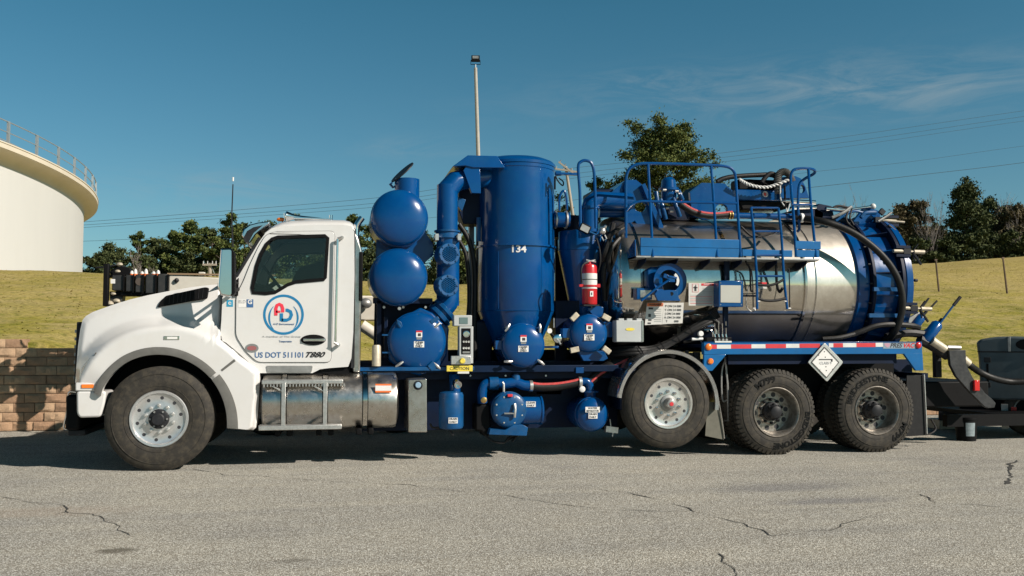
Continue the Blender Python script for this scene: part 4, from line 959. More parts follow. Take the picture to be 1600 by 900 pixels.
m = MB().lathe([(.045, 0), (.045, .03), (.04, .05), (.001, .05)], P(433, 594, .28), (0, 0, 1), 18); m.build("filler_cap", CHROME, ft)
TB(MB().tube(smooth_path([P(437, 590, .3), P(446, 584, .35), P(460, 588, .5)], 4), .009, 6), "red_air_line", RED)
dt = TB(pxprism(rounded([(638.5, 593), (667, 591.5), (667.5, 675.5), (638, 675.5)], 2), .04, .62), "exhaust_fluid_tank", BRUSH, .015)
MB().lathe([(.052, 0), (.052, .012), (.044, .014), (.044, .012), (.03, .012), (.001, .012)], P(653, 602, .04), (0, -1, 0), 20).build("cap_recess", DARK, dt)
MB().lathe([(.033, 0), (.033, .03), (.028, .035), (.001, .035)], P(653, 601.5, .03), (0, -1, 0), 18).build("blue_cap", mat("cap_blue", (.25, .38, .5), .4), dt)
# chassis
TB(MB().box(FX - .9, R2X + 1.05, .82, .90, .86, 1.12), "frame_rail", NAVY); TB(MB().box(FX - .9, R2X + 1.05, 1.60, 1.68, .86, 1.12), "frame_rail", NAVY)
m = MB()
for x in np.linspace(FX + .2, R2X + .9, 11): m.box(x - .04, x + .04, .90, 1.60, .90, 1.08)
TB(m, "frame_crossmembers", NAVY)
for x, z in ((FX, .55), (TX, .64), (R1X, .513), (R2X, .513)):
    TB(MB().cyl((x, .30, z), (x, Wd - .30, z), .07, None, 14).sphere((x, 1.25, z), .22 if x > TX + .1 else .12, 14), "axle", BLACK)
    TB(MB().box(x - .55, x + .55, .80, .90, z + .12, z + .2), "leaf_spring", BLACK, .01)
TB(MB().cyl((2.3, 1.25, .75), (R1X, 1.25, .6), .06, None, 12), "drive_shaft", BLACK)
TB(MB().box(P(560, 600, .7).x, P(965, 600, .7).x, .72, .80, .31, .98), "frame_side_cover", NAVY)
# ================================================================ blue vessels, pipes and pumps behind the cab
def yves(cx, cy, Rp, yr, dd, y1, name, mt=BLUE, bead=True, label=None, n=56):
    """a vessel lying across the truck with a dished end toward the near side"""
    c = P(cx, cy, yr); R = Rp * mpp(cx, cy, yr); prof = []
    for i in range(11):
        t = i / 10 * pi / 2; prof.append((max(.001, R * sin(t) ** .92), -dd * cos(t)))
    prof += [(R, .03)] + ([(R + .008, .032), (R + .008, .045), (R, .047)] if bead else []) + [(R, y1 - yr - .1), (R * .7, y1 - yr - .02), (.001, y1 - yr)]
    return TB(MB().lathe(prof, c, (0, 1, 0), n), name, mt, smooth=50, label=label), c, R
def yflat(cx, cy, Rp, y0, y1, name, mt=BLUE, dd=.0, par=None, n=40):
    c = P(cx, cy, y0); R = Rp * mpp(cx, cy, y0); return MB().lathe([(.001, -dd), (R * .6, -dd * .8), (R * .9, -dd * .3), (R - .006, 0), (R, .006), (R, y1 - y0)], c, (0, 1, 0), n).build(name, mt, par or truck)
def door_labels(px_, py_, par, y):
    s_ = lab(px_, py_ - 9, 9.5, 10, y, LABEL, "warning_label", par, .002); lab(px_, py_ - 13, 9.5, 2.6, y - .002, REDT, "warning_label_stripe", par, .001); lab(px_ + .3, py_ - 8, 5, 4.5, y - .002, INK, "warning_pictogram", par, .001)
    lab(px_, py_ - 2, 8, 3, y, GREYM, "small_plate", par, .002); lab(px_ - .2, py_ + 7, 16, 9.6, y, LABEL, "service_label", par, .002)
    for i, t in enumerate(("CLEAN", "OUT", "DAILY")):
        text_mesh(t, 3.0 * mpp(px_, py_, y) * 1.35, "service_wording", INK, par, P(px_ - .2, py_ + 4 + i * 3.0, y - .004), ext=.0008, bold=.0006)
def wing(px_, py_, ang, y, par, L_=15, mt=ALU):
    """a wing bolt: stud toward the viewer with a cross bar"""
    c = P(px_, py_, y); h = L_ / 2 * mpp(px_, py_, y); d = Vector((cos(ang), 0, sin(ang)))
    return MB().cyl(c + Vector((0, .12, 0)), c, .014, None, 8).tube([c - d * h, c - d * h * .2 + Vector((0, -.012, 0)), c + d * h * .2 + Vector((0, -.012, 0)), c + d * h], [.012, .017, .017, .012], 8).build("wing_bolt", mt, par)

# silencers and their stack
s1, c1, R1 = yves(624.5, 340.5, 44, .36, .13, 1.15, "upper_silencer", label="upper blue silencer with short stack and open flap")
s2, c2, R2 = yves(623, 433, 44.3, .33, .13, 1.15, "lower_silencer", label="lower blue silencer without stack")
for px_, py_, par, y in ((626, 377, s1, .32), (624, 482, s2, .33)):
    MB().cyl(P(px_, py_, y + .05), P(px_, py_, y - .02), .022, .018, 10).build("drain_plug", BLUE if par == s1 else ALU, par)
st = P(636, 300, .62); sr = 19.3 * mpp(636, 300, .62); top = P(636, 280.5, .62).z
stk = TB(MB().lathe([(sr, 0), (sr, top - c1.z), (sr - .012, top - c1.z), (sr - .012, top - c1.z - .3)], (st.x, .62, c1.z), (0, 0, 1), 40, caps=False), "stack_outlet", BLUE)
fa, fb = P(613, 285, .62), P(645.5, 255, .62); fc = (fa + fb) / 2; fd = (fb - fa).normalized(); nrm = Vector((-fd.z, -.22, fd.x)).normalized()
MB().cyl(fc, fc + nrm * .012, (fb - fa).length / 2, None, 36).build("rain_flap", DARK, stk)
MB().tube([P(609, 287, .62), P(614, 293, .62), P(617, 291, .62)], .014, 6).cyl(P(612, 286, .55), P(612, 286, .69), .012, None, 8).build("flap_hinge", BLUE, stk)
TB(pxprism([(588, 362), (588, 406), (612, 408), (662, 412), (677, 399), (677, 381), (664, 362), (640, 352)], .75, .80), "silencer_bracket", BLUE, .004)
TB(pxprism([(588, 358), (600, 358), (600, 590), (583, 590)], 1.0, 1.06), "mounting_frame", NAVY, .004)
m = MB()
for a, b_, c_, d in ((588, 470, 596, 590), (583, 466, 676, 474), (600, 495, 606, 560)):
    p, q = P(a, d, .5), P(c_, b_, .5); m.box(p.x, q.x, .5, .58, p.z, q.z)
TB(m, "silencer_saddle", NAVY, .004)
TB(pxprism([(600, 475), (688, 470), (700, 500), (700, 590), (600, 590)], .78, .84), "backing_plate", NAVY)
for px_ in (600, 630, 665): TB(MB().cyl(P(px_, 480, .48), P(px_, 480, .45), .016, None, 6), "saddle_bolt", ALU)

# lower separator with octagonal body
oct_ = [(657, 480.5), (676, 489), (690, 503), (702, 512), (698, 556), (686, 576), (655, 587), (625, 578), (608, 563), (606, 522), (624, 497), (640, 490)]
TB(pxprism(oct_, .42, 1.6), "separator_body", BLUE, .02)
s3, c3, R3 = yves(652, 533, 45, .36, .10, .47, "separator_door")
door_labels(655, 531, s3, .262)
for px_, py_, a in ((624, 509, 2.2), (682, 509, .7), (624, 569, .6), (683, 572, 2.4)): wing(px_, py_, a, .31, s3, 14, BLUE2 if py_ < 520 and px_ < 650 else ALU)
for py_ in (523.5, 551): TB(pxbox(597, py_ - 1.3, 620, py_ + 1.3, .36, .42), "hinge_arm", BLUE2, .003)
for pts in ([(671, 501), (684, 494), (687, 499), (675, 507)], [(668, 572), (676, 564), (684, 573), (675, 580)], [(620, 499), (627, 503), (630, 513), (622, 511)]): TB(pxprism(pts, .29, .40), "clamp_lug", BLUE2, .004)
TB(MB().lathe([(.05, 0), (.05, .22), (.04, .24), (.001, .24)], P(588, 572, .3), (0, 0, 1), 16), "filter_canister", TAN)
TB(MB().tube(smooth_path([P(590, 545, .35), P(588, 555, .32), P(589, 566, .3)], 4), .01, 6), "filter_hose", RUBBER2)

# duct with mesh vents
pr = 16.4 * mpp(699, 330, .62); v0, v1 = P(699, 292, .62), P(699, 366, .62)
dc = TB(MB().cyl((v0.x, .62, v1.z), (v0.x, .62, v0.z + .02), pr, None, 40), "duct_upper", BLUE)
q_ = [P(699, 302, .62), P(699, 297, .62), P(711, 284, .64), P(730, 279, .72), P(765, 277, .85)]
TB(MB().tube(q_, pr, 32), "duct_mitre_bend", BLUE, smooth=20)
lz0, lz1 = P(700, 478, .62).z, P(700, 372, .62).z
TB(MB().cyl((v0.x + .01, .62, lz0), (v0.x + .01, .62, lz1), pr * 1.08, None, 40), "duct_lower", BLUE)
cl = TB(MB().lathe([(pr + .005, 0), (pr + .035, .004), (pr + .035, .05), (pr + .012, .055), (pr + .012, .075), (pr + .03, .08), (pr + .03, .10), (pr + .005, .105)], (v0.x, .62, P(699, 373.5, .62).z), (0, 0, 1), 40), "duct_clamp", BLUE2)
for a_ in (682, 717): MB().cyl(P(a_, 370, .45), P(a_, 370, .56), .028, None, 10).box(P(a_, 370, .5).x - .02, P(a_, 370, .5).x + .02, .44, .6, P(a_, 376, .5).z, P(a_, 366, .5).z).build("clamp_bolt", ALU, cl)
MESHD = mat("vent_mesh_dark", (.001, .002, .004), .8, spec=.05)
for px_, py_, ry in ((702, 397, 17.5), (700.5, 446, 17.5)):
    c = P(px_, py_, .36); s_ = mpp(px_, py_, .36); n_ = Vector((.22, -1, .05)).normalized()
    fl_ = TB(MB().lathe([(ry * s_, .16), (ry * s_, 0), (ry * s_ - .008, -.008), (12.2 * s_, -.008), (12.2 * s_, .01)], c, -n_, 36, caps=False), "vent_flange", BLUE2)
    MB().cyl(c + n_ * -.02, c + n_ * -.008, 12.3 * s_, None, 32).build("vent_throat", MESHD, fl_)
    u = Vector((0, 0, 1)).cross(n_).normalized(); w_ = n_.cross(u); g_ = MB()
    for k in range(-5, 6):
        for a_ in (radians(30), radians(-30)):
            d = u * cos(a_) + w_ * sin(a_); q = -u * sin(a_) + w_ * cos(a_); o_ = q * k * 2.6 * s_; hl = math.sqrt(max(0, (12 * s_) ** 2 - (k * 2.6 * s_) ** 2))
            if hl > .01: g_.tube([c + o_ - d * hl + n_ * .006, c + o_ + d * hl + n_ * .006], .0045, 4)
    g_.build("vent_mesh", BLUE2, fl_)
    for i in range(8):
        a_ = 2 * pi * i / 8; p = c + (u * cos(a_) + w_ * sin(a_)) * 15 * s_; MB().cyl(p, p + n_ * .02, .012, None, 6).build("flange_bolt", BLUE2, fl_)
d0, d1 = P(700, 468, .6), P(676, 492, .6)
TB(MB().tube([P(702, 462, .6), P(700, 474, .58), P(690, 487, .58), P(672, 500, .6)], pr * .95, 24), "duct_outlet_bend", BLUE)
dd_ = (P(672, 500, .45) - P(700, 474, .45)).normalized()
TB(MB().lathe([(pr + .01, 0), (pr + .04, .01), (pr + .04, .05), (pr + .015, .06), (pr + .015, .09), (pr + .04, .10), (pr + .04, .14), (pr + .01, .15)], P(698, 482, .58), dd_, 32), "outlet_clamp", BLUE2)
# header box on the big vessel
TB(pxprism([(707, 260), (731, 242.5), (777, 243.5), (790, 262), (740, 262), (727, 259)], .50, 1.35), "header_box", BLUE, .008)
TB(pxprism([(724, 266), (729, 259), (750, 261), (751.5, 302), (737, 301.5)], .52, .60), "header_gusset", BLUE, .004)
TB(pxprism([(717, 262), (752, 262), (752, 350), (724, 350), (717, 330)], .98, 1.3), "header_underbox", NAVY, .01)
TB(pxprism([(716, 308), (728, 312), (722, 330), (715, 322)], .85, .93), "header_bracket", BLUE2, .004)
TB(pxbox(733, 343, 741, 500, 1.35, 1.45), "grey_post", GREYM)
for pts, r in (([(717, 350), (731, 372), (739, 400), (742, 440), (741, 500), (742, 560)], .032), ([(715, 372), (727, 395), (732, 430), (733, 470), (731, 500)], .026)):
    TB(MB().tube(smooth_path([P(a, b_, .95) for a, b_ in pts], 5), r, 10), "black_hose", HOSE)

# the tall filter vessel
vy = 1.03; vc = P(806.5, 400, vy - .47); vr = 60.8 * mpp(806.5, 400, vy - .2); vx = P(806.5, 400, vy).x
zt_, zs, zb = P(808, 262, vy).z, P(808, 382, vy - .45).z, P(808, 485.5, vy - .4).z
prof = [(.06, P(808, 590, vy).z), (vr * .52, P(808, 562, vy - .2).z), (vr * .60, P(808, 545, vy - .3).z), (vr, zb), (vr, zs - .012), (vr + .022, zs - .010), (vr + .022, zs + .012), (vr, zs + .016), (vr, zt_ - .07), (vr + .006, zt_ - .06), (vr + .006, zt_ - .02)]
fv = TB(MB().lathe([(r, z) for r, z in prof], (vx, vy, 0), (0, 0, 1), 96), "filter_vessel", BLUE, smooth=30)
TB(MB().lathe([(vr - .01, zt_ - .02), (vr + .014, zt_ - .015), (vr + .014, zt_ + .02), (vr * .97, zt_ + .05), (vr * .8, zt_ + .085), (vr * .4, zt_ + .11), (.001, zt_ + .115)], (vx, vy, 0), (0, 0, 1), 96), "vessel_lid", BLUE, smooth=30)
def cyl_warp(zc, ang0):
    def warp(a, b_, c_):
        an = ang0 + a / vr; return Vector((vx + (vr + .002 + c_) * cos(an), vy + (vr + .002 + c_) * sin(an), zc + b_))
    return warp
a134 = atan2(CAMLOC.y - vy, CAMLOC.x - vx) + .055
text_mesh("134", .115, "unit_number", LABEL, fv, (0, 0, 0), ext=.002, bold=.003, sx=1.15, warp=cyl_warp(P(812, 389.5, vy - .47).z, a134))
TB(MB().box(P(869, 271, .6).x - .01, P(904, 271, .6).x, .60, .64, P(885, 273.2, .6).z, P(885, 269.5, .6).z).cyl(P(868, 271, .62), P(876, 271, .62), .03, None, 10), "lid_arm", BLUE)
for sa in (radians(-62), radians(-128)):
    MB().tube([(vx + (vr + .001) * cos(sa), vy + (vr + .001) * sin(sa), z) for z in (zb + .02, zs - .02)], .004, 5).build("weld_seam", BLUE, fv)
MB().lathe([(vr + .001, zb - .004), (vr + .005, zb), (vr + .001, zb + .004)], (vx, vy, 0), (0, 0, 1), 96, caps=False).build("weld_seam", BLUE, fv)
TB(MB().tube(smooth_path([P(868, 275, .58), P(872, 283, .56), P(879, 290, .56), P(880, 284, .56), P(873, 278, .56)], 4), .009, 6).tube([P(867, 276, .57), P(867, 296, .57)], .012, 6), "lid_latch", BLACK)
TB(MB().cyl(P(748, 340, .9), P(748, 377, .9), .03, None, 8), "hinge_post", BLUE2)
s4, c4, R4 = yves(818, 539.5, 33.8, .30, .09, .42, "vessel_door")
TB(MB().cyl((c4.x, .42, c4.z), (c4.x, .9, c4.z), R4 * .97, None, 48), "door_neck", BLUE)
door_labels(818, 538, s4, .212)
for px_, py_, a in ((793, 512, 1.0), (843.5, 513, 1.6), (794, 565, .0), (845, 566, 2.5)): wing(px_, py_, a, .25, s4, 13)
TB(pxbox(774, 532, 785, 546, .33, .40), "door_hinge", BLUE, .005); TB(pxbox(850, 540.5, 873, 544, .34, .40), "door_hinge", BLUE, .003)

# the cyclone with its elbows
cy_ = 1.0; cx_ = P(906.5, 400, cy_).x; cr = 35.0 * mpp(906.5, 380, cy_ - .15)
zA, zB, zC = P(906, 359.5, cy_ - .3).z, P(906, 389, cy_ - .3).z, P(906, 500, cy_).z
TB(MB().lathe([(cr * .38, zC), (cr, zB - .004), (cr + .004, zB), (cr, zB + .004), (cr, zA), (cr * .98, zA + .01), (cr * .60, zA + .015), (.001, zA + .016)], (cx_, cy_, 0), (0, 0, 1), 72), "cyclone", BLUE, smooth=30)
TB(MB().lathe([(.20, 0), (.20, P(885, 333, 1.2).z - zA)], (P(886, 350, 1.2).x, 1.2, zA - .05), (0, 0, 1), 40), "cyclone_head", NAVY)
pa, pb = P(863, 343.5, .85), P(889, 343.5, .85)
inl = TB(MB().cyl(pa, pb, .095, None, 32), "inlet_pipe", BLUE)
for px_ in (867.5, 884): MB().lathe([(.095, -.012), (.112, -.010), (.112, .010), (.095, .012)], P(px_, 343.5, .85), (1, 0, 0), 32).build("pipe_flange", ALU, inl)
ux = P(921, 340, .75); ur = 13.5 * mpp(921, 340, .75); ez = P(921, 312, .75).z
TB(MB().tube([(ux.x, .75, zA - .02), (ux.x, .75, ez - .12), (ux.x + .02, .75, ez - .05), (ux.x + .08, .76, ez), (ux.x + .2, .77, ez), (P(985, 312, .8).x, .8, ez)], ur, 32), "crossover_pipe", BLUE)
TB(MB().lathe([(ur, 0), (ur + .02, .004), (ur + .02, .03), (ur, .034)], (ux.x, .75, P(921, 327, .75).z), (0, 0, 1), 32), "pipe_collar", BLUE)
TB(MB().cyl(P(935, 331, .95), P(985, 331, .95), .075, None, 24), "lower_crossover_pipe", BLUE)
hp = [P(a, b_, .42) for a, b_ in ((907, 357), (906, 300), (903.5, 262), (908, 252.5), (917, 251), (925, 257), (929, 280), (931, 357))]
TB(MB().tube(smooth_path(hp, 5), .019, 8), "grab_loop", BLUE)
TB(MB().tube(smooth_path([P(a, b_, 1.3) for a, b_ in ((874, 330), (874, 310), (878, 300), (882, 299), (885, 310), (886, 330))], 4), .016, 8), "rear_grab_loop", BLUE)
wl = TB(MB().obox(P(914, 357, .35), (.13, .07, .10), Matrix.Rotation(radians(25), 3, 'Y')), "work_light", BLACK, .012)
MB().obox(P(914, 357, .31), (.105, .012, .075), Matrix.Rotation(radians(25), 3, 'Y')).build("light_lens", GREYM, wl)
TB(MB().tube([P(918, 361, .38), P(930, 366, .42), P(938, 369, .5)], .012, 6), "light_arm", BLUE2)
TB(MB().sphere(P(941, 361, .42), .045, 12).cyl(P(941, 361, .42), P(947, 352, .40), .016).tube([P(945, 367, .4), P(948, 373, .4), P(943, 376, .4), P(940, 370, .4)], .01, 6), "air_coupling", ALU)
TB(MB().tube(smooth_path([P(932, 372, .4), P(937, 390, .38), P(938, 410, .38), P(934, 425, .42)], 5), .011, 6), "cable", RUBBER2)
s5, c5, R5 = yves(920, 521, 29.7, .32, .08, .9, "cyclone_door")
door_labels(921, 520, s5, .238)
for px_, py_, a in ((897.5, 495, 45), (947, 496, -28), (897.5, 546.5, 12), (947.5, 547, -38)):
    c = P(px_, py_, .25); MB().obox(c, (.105, .05, .062), Matrix.Rotation(radians(-a), 3, 'Y')).build("door_latch", TAN, s5, .004)
TB(pxbox(879, 513, 892, 528, .34, .45), "latch_box", BLUE, .004)
TB(pxprism([(918, 482), (934, 478), (943, 480), (942, 494), (930, 497)], .36, .44), "extinguisher_shelf", BLUE, .004)
TB(pxbox(941, 503, 966, 527, .40, .60), "side_bracket", BLUE, .006)
TB(pxprism([(903, 548), (944, 548), (950, 560), (943, 564), (912, 564)], .34, .42), "lower_shelf", BLUE, .004)
TB(pxprism([(868, 470), (905, 470), (905, 512), (880, 540), (868, 520)], .85, 1.2), "cyclone_support", NAVY)
TB(pxprism([(868, 545), (884, 545), (884, 590), (868, 590)], 1.2, 1.25), "support_post", NAVY)
# gauges by the vessel door
g_ = TB(MB().lathe([(.05, 0), (.05, .04), (.04, .045), (.001, .045)], P(870, 529, .30), (0, -1, 0), 20), "ball_valve", CHROME)
MB().tube([P(870, 529, .26), P(876, 538, .25)], .012, 6).build("valve_lever", ALU, g_)
TB(MB().lathe([(.03, 0), (.03, .03), (.001, .03)], P(858, 517, .3), (0, -1, 0), 16), "small_gauge", LABEL)
TB(MB().tube([P(865.5, 512, .32), P(865.5, 497, .32)], .006, 6), "sight_rod", ALU)
TB(MB().tube(smooth_path([P(858, 517, .3), P(864, 524, .3), P(870, 529, .3), P(878, 531, .32), P(876, 540, .34)], 4), .014, 8), "valve_pipe", BLACK)

# fire extinguisher: hangs in its bracket, so a thing of its own
ex = thing("fire_extinguisher", P(921.5, 476, .32), "red fire extinguisher with white label strapped in front of the blue cyclone", "fire extinguisher")
er = 11.8 * mpp(921, 440, .3); ec = P(921, 440, .3); z0, z1 = P(921, 476, .3).z, P(921, 414, .3).z
bd = MB().lathe([(er * .9, z0), (er, z0 + .012), (er, z1 - .03), (er * .9, z1 - .005), (er * .6, z1 + .008), (er * .25, z1 + .015), (.02, z1 + .05)], (ec.x, .3, 0), (0, 0, 1), 40).build("cylinder", RED, ex)
for za, zb_, mt, nm in ((436.5, 427.5, WTAPE, "label_band"), (446.5, 437.8, WTAPE, "label_band"), (451.5, 449, WTAPE, "label_band"), (437.8, 436.5, BLACK, "strap")):
    MB().lathe([(er + .0015, P(921, za, .3).z), (er + .0015, P(921, zb_, .3).z)], (ec.x, .3, 0), (0, 0, 1), 40, caps=False).build(nm, mt, bd)
MB().lathe([(er + .002, 0), (er + .008, 0), (er + .008, .022), (er + .002, .022)], (ec.x, .3, P(921, 448.5, .3).z), (0, 0, 1), 40).obox((ec.x + er + .01, .27, P(921, 446.5, .3).z), (.04, .04, .04)).obox((ec.x - er - .02, .27, P(921, 446.5, .3).z), (.05, .03, .03)).build("bracket_band", RED, ex)
lab(924.5, 459, 5, 8.5, .3 - er - .001, LABEL, "inspection_tag", bd, .002); lab(924.5, 459, 1.6, 4, .3 - er - .004, INK, "tag_mark", bd, .001)
MB().tube([(ec.x, .3, z1 + .04), P(921, 407, .3)], .014, 8).tube([P(914, 411, .28), P(921, 408, .28), P(930, 406, .28)], .008, 6).tube([P(916, 406, .28), P(931, 409.5, .28)], .008, 6).build("valve_head", ALU, ex)
MB().tube(smooth_path([P(919, 410, .27), P(911, 414, .24), P(908, 425, .22), P(909, 442, .24)], 5), .010, 8).build("hose", RUBBER2, ex)
MB().box(ec.x - er * 1.05, ec.x + er * 1.05, .3 - er, .3 + er, z0 - .02, z0 - .002).build("foot_tray", DARK, ex)

# control station
cb = TB(pxbox(709, 492.5, 737.5, 509.5, .26, .40), "gauge_housing", BOXG, .008)
pxbox(718, 496, 731, 506, .255, .262).build("display", mat("lcd_display", (.12, .18, .18), .2), cb)
cpn = TB(pxbox(717.5, 510, 739.5, 568, .25, .40), "control_panel", BOXG, .006)
pxbox(721, 513, 735.5, 553.5, .243, .251).build("instrument_plate", BLACK, cpn, .003)
for px_, py_, r in ((728.5, 522, 5.2), (724.5, 534, 1.6), (728.5, 534, 1.6), (732.5, 534, 1.6), (724.5, 544, 1.8), (728.5, 544, 1.8), (732.5, 544, 1.8)):
    c = P(px_, py_, .242); R_ = r * mpp(px_, py_, .242); MB().lathe([(R_, 0), (R_, .01), (R_ * .8, .012), (R_ * .75, .006), (.001, .006)], c, (0, -1, 0), 18).build("dial" if r > 3 else "switch", CHROME if r > 3 else WTAPE, cpn)
lab(728.5, 550.5, 11, 3, .242, GREYM, "panel_wording_plate", cpn)
kb = TB(pxbox(705, 556, 736, 569.5, .20, .26), "lower_box", ALU, .005)
MB().lathe([(.03, 0), (.034, .03), (.026, .045), (.001, .045)], P(722, 564, .2), (0, -1, 0), 18).build("yellow_knob", YEL, kb)
yp = TB(pxbox(698, 571, 738.5, 580.5, .22, .26), "yellow_plate", YEL, .003)
text_mesh("CAUTION", .05, "plate_wording", INK, yp, P(718, 576, .2185), ext=.001)
TB(pxbox(715, 580.5, 733, 584, .21, .26), "drip_bracket", WTAPE, .003)
# deck edge
DEEP = mat('deep_blue_paint', (.0006, .010, .035), .5, var=.3, vs=6, spec=.2)
TB(pxbox(560, 573, 741, 580, .30, .345), 'deck_front_beam', BLUE2, .004)
TB(pxbox(744, 300, 768, 575, 1.52, 1.56), 'centre_dark_panel', NAVY)  # dark panels put in to darken the gaps between the vessels
TB(pxbox(868, 352, 900, 470, 1.6, 1.64), 'rear_dark_panel', NAVY)
TB(pxbox(868, 470, 886, 560, 1.45, 1.5), 'rear_dark_panel', NAVY)
TB(pxbox(893, 400, 975, 560, 1.62, 1.66), 'rear_dark_panel', NAVY)
TB(MB().box(P(583, 580, .3).x, P(968, 580, .3).x, .34, .42, P(750, 582, .3).z, P(750, 571.5, .3).z), "deck_beam", DEEP, .004)
TB(MB().box(P(583, 590, .3).x, P(968, 590, .3).x, .46, 2.1, P(750, 593, .4).z, P(750, 582, .4).z), "deck_plate", NAVY, .004)
TB(pxbox(900, 574, 912, 583, .32, .345), "deck_tab", BLUE, .002)
for px_ in (735, 790, 853): TB(MB().cyl(P(px_, 587, .45), P(px_, 587, .43), .012, None, 6), "deck_bolt", ALU)
TB(MB().box(P(600, 520, 1.9).x, P(958, 520, 1.9).x, 1.75, 1.85, 1.0, 1.25), "far_side_rail", NAVY)
TB(pxbox(741, 500, 770, 572, .95, 1.4), "blower_housing", NAVY, .03)

# ---------------------------------------------------------------- under-deck vessels
dv = P(705, 640, .25); dvr = 19.3 * mpp(705, 640, .2); z0, z1 = P(705, 668, .25).z, P(705, 613, .25).z
drn = TB(MB().lathe([(dvr * .5, z0 - .02), (dvr * .92, z0 - .005), (dvr, z0 + .02), (dvr, z1 - .03), (dvr * .9, z1), (dvr * .5, z1 + .015), (.001, z1 + .02)], (dv.x, .25 + .0, 0), (0, 0, 1), 48), "drain_pot", BLUE2)
def plain_label(px_, py_, w_, h_, y, lines, par, mt=LABEL):
    lab(px_, py_, w_, h_, y, mt, "service_label", par, .002)
    for i, t in enumerate(lines):
        hh = h_ / len(lines); text_mesh(t, hh * .68 * mpp(px_, py_, y) * 1.35, "service_wording", INK, par, P(px_, py_ - h_ / 2 + hh * (i + .5), y - .0035), ext=.0008, bold=.0006, sx=min(1.1, w_ / (len(t) * hh * .62)))
plain_label(708, 657, 14.5, 9, .25 - dvr - .001, ("DRAIN", "DAILY"), drn)
TB(MB().tube([P(711, 612, .35), P(711, 604, .34), P(710, 592, .38), P(708, 582, .6)], .062, 20), "drain_elbow", BLUE)
nz = TB(MB().lathe([(.042, 0), (.05, .01), (.05, .05), (.046, .06), (.044, .09), (.036, .09), (.034, .02), (.001, .02)], P(713, 598, .24), (.1, -1, -.25), 24), "hose_coupling", CHROME)
TB(MB().tube(smooth_path([P(700, 668, .25), P(704, 675, .25), P(709, 680, .25)], 4), .01, 6), "drain_cock", DARK)
TB(MB().tube(smooth_path([P(672, 662, .3), P(676, 668, .3), P(686, 668, .3)], 4), .012, 6), "drain_hose", RUBBER2)
# strainer
yb = TB(MB().cyl(P(800, 641, .50), P(842, 641, .50), .165, None, 40).lathe([(.165, 0), (.175, .005), (.175, .025), (.165, .03)], P(842, 641, .50), (1, 0, 0), 40), "strainer_body", BLUE)
s6, c6, R6 = yves(796, 640.5, 27.5, .26, .05, .85, "strainer_cover", BLUE2)
for i in range(8):
    a_ = 2 * pi * (i + .5) / 8; p = P(796 + 21.5 * cos(a_), 640.5 + 21.5 * sin(a_), .225); MB().cyl(p + Vector((0, .03, 0)), p, .011, None, 6).build("cover_bolt", ALU, s6)
MB().tube([P(804, 631, .20), P(805, 640, .17), P(804, 652, .19)], .016, 8).tube([P(788, 646, .2), P(803, 646, .18)], .011, 6).build("cover_handle", ALU, s6)
pxbox(793.5, 616, 801, 620, .20, .24).build("red_tag", REDT, s6, .002)
plain_label(829.5, 631.5, 15, 8.5, .50 - .167, ("CLEAN", "DAILY"), yb)
TB(pxprism([(764, 679), (766, 670), (790, 672), (803, 664), (818, 664), (825, 668), (823, 681)], .22, .50), "strainer_base", BLUE2, .004)
TB(MB().tube(smooth_path([P(754, 630, .42), P(753, 615, .42), P(757, 602, .42), P(768, 598.5, .42), P(790, 599, .42)], 4), .058, 20), "suction_elbow", BLUE)
c7 = TB(MB().cyl(P(764, 599, .42), P(778, 599, .42), .078, None, 28), "pipe_union", BLUE2)
TB(MB().tube([P(786, 600, .42), P(806, 597, .42), P(818, 602, .42), P(829, 603, .42)], .060, 20), "pump_pipe", BLUE)
TB(MB().cyl(P(806, 598, .42), P(806, 586, .42), .055, .05, 16).cyl(P(806, 590, .42), P(806, 584, .42), .035, None, 8), "pipe_tee", BLUE2)
TB(MB().tube([P(787, 612, .3), P(787, 600, .3), P(785, 597, .3)], .014, 8), "bleed_pipe", ALU)
TB(MB().lathe([(.035, 0), (.035, .03), (.02, .035), (.001, .035)], P(755.5, 625, .33), (0, -1, 0), 16), "brass_cock", BRASS)
TB(pxprism([(743, 632), (766, 632), (767, 672), (764, 683), (756, 682), (752, 674), (743, 673)], .35, .62), "pump_casing", BLACK, .02)
TB(MB().tube(smooth_path([P(758, 680, .35), P(770, 689, .33), P(785, 692, .33), P(793, 688, .34), P(805, 682, .36)], 5), .012, 6).tube(smooth_path([P(790, 690, .33), P(796, 683, .33), P(808, 680, .33), P(800, 690, .33)], 4), .014, 6), "dangling_hose", RUBBER2)
# black hose with the red stripe
hz = [P(829, 603, .42), P(845, 605, .42), P(870, 604, .42), P(892, 600.5, .42), P(906, 597, .42)]
h1 = TB(MB().tube(smooth_path(hz, 5), .052, 16), "suction_hose", HOSE)
MB().tube([p + Vector((0, -.030, .036)) for p in smooth_path(hz, 5)], .016, 6).build("red_stripe", HOSER, h1)
for px_, py_ in ((829.5, 603), (906, 597)): TB(MB().lathe([(.056, -.02), (.066, -.018), (.066, .018), (.056, .02)], P(px_, py_, .42), (1, 0, 0), 24), "hose_clamp", ALU)
hz2 = [P(a, b_, .5) for a, b_ in ((915, 600), (926, 590), (944, 577), (968, 566), (990, 560))]
h2 = TB(MB().tube(smooth_path(hz2, 5), .07, 14), "suction_hose", HOSE)
MB().tube([p + Vector((.02, -.066, -.0)) for p in smooth_path([P(a, b_, .5) for a, b_ in ((918, 597), (932, 585), (950, 574), (970, 564), (985, 559))], 5)], .016, 6).build("red_stripe", HOSER, h2)
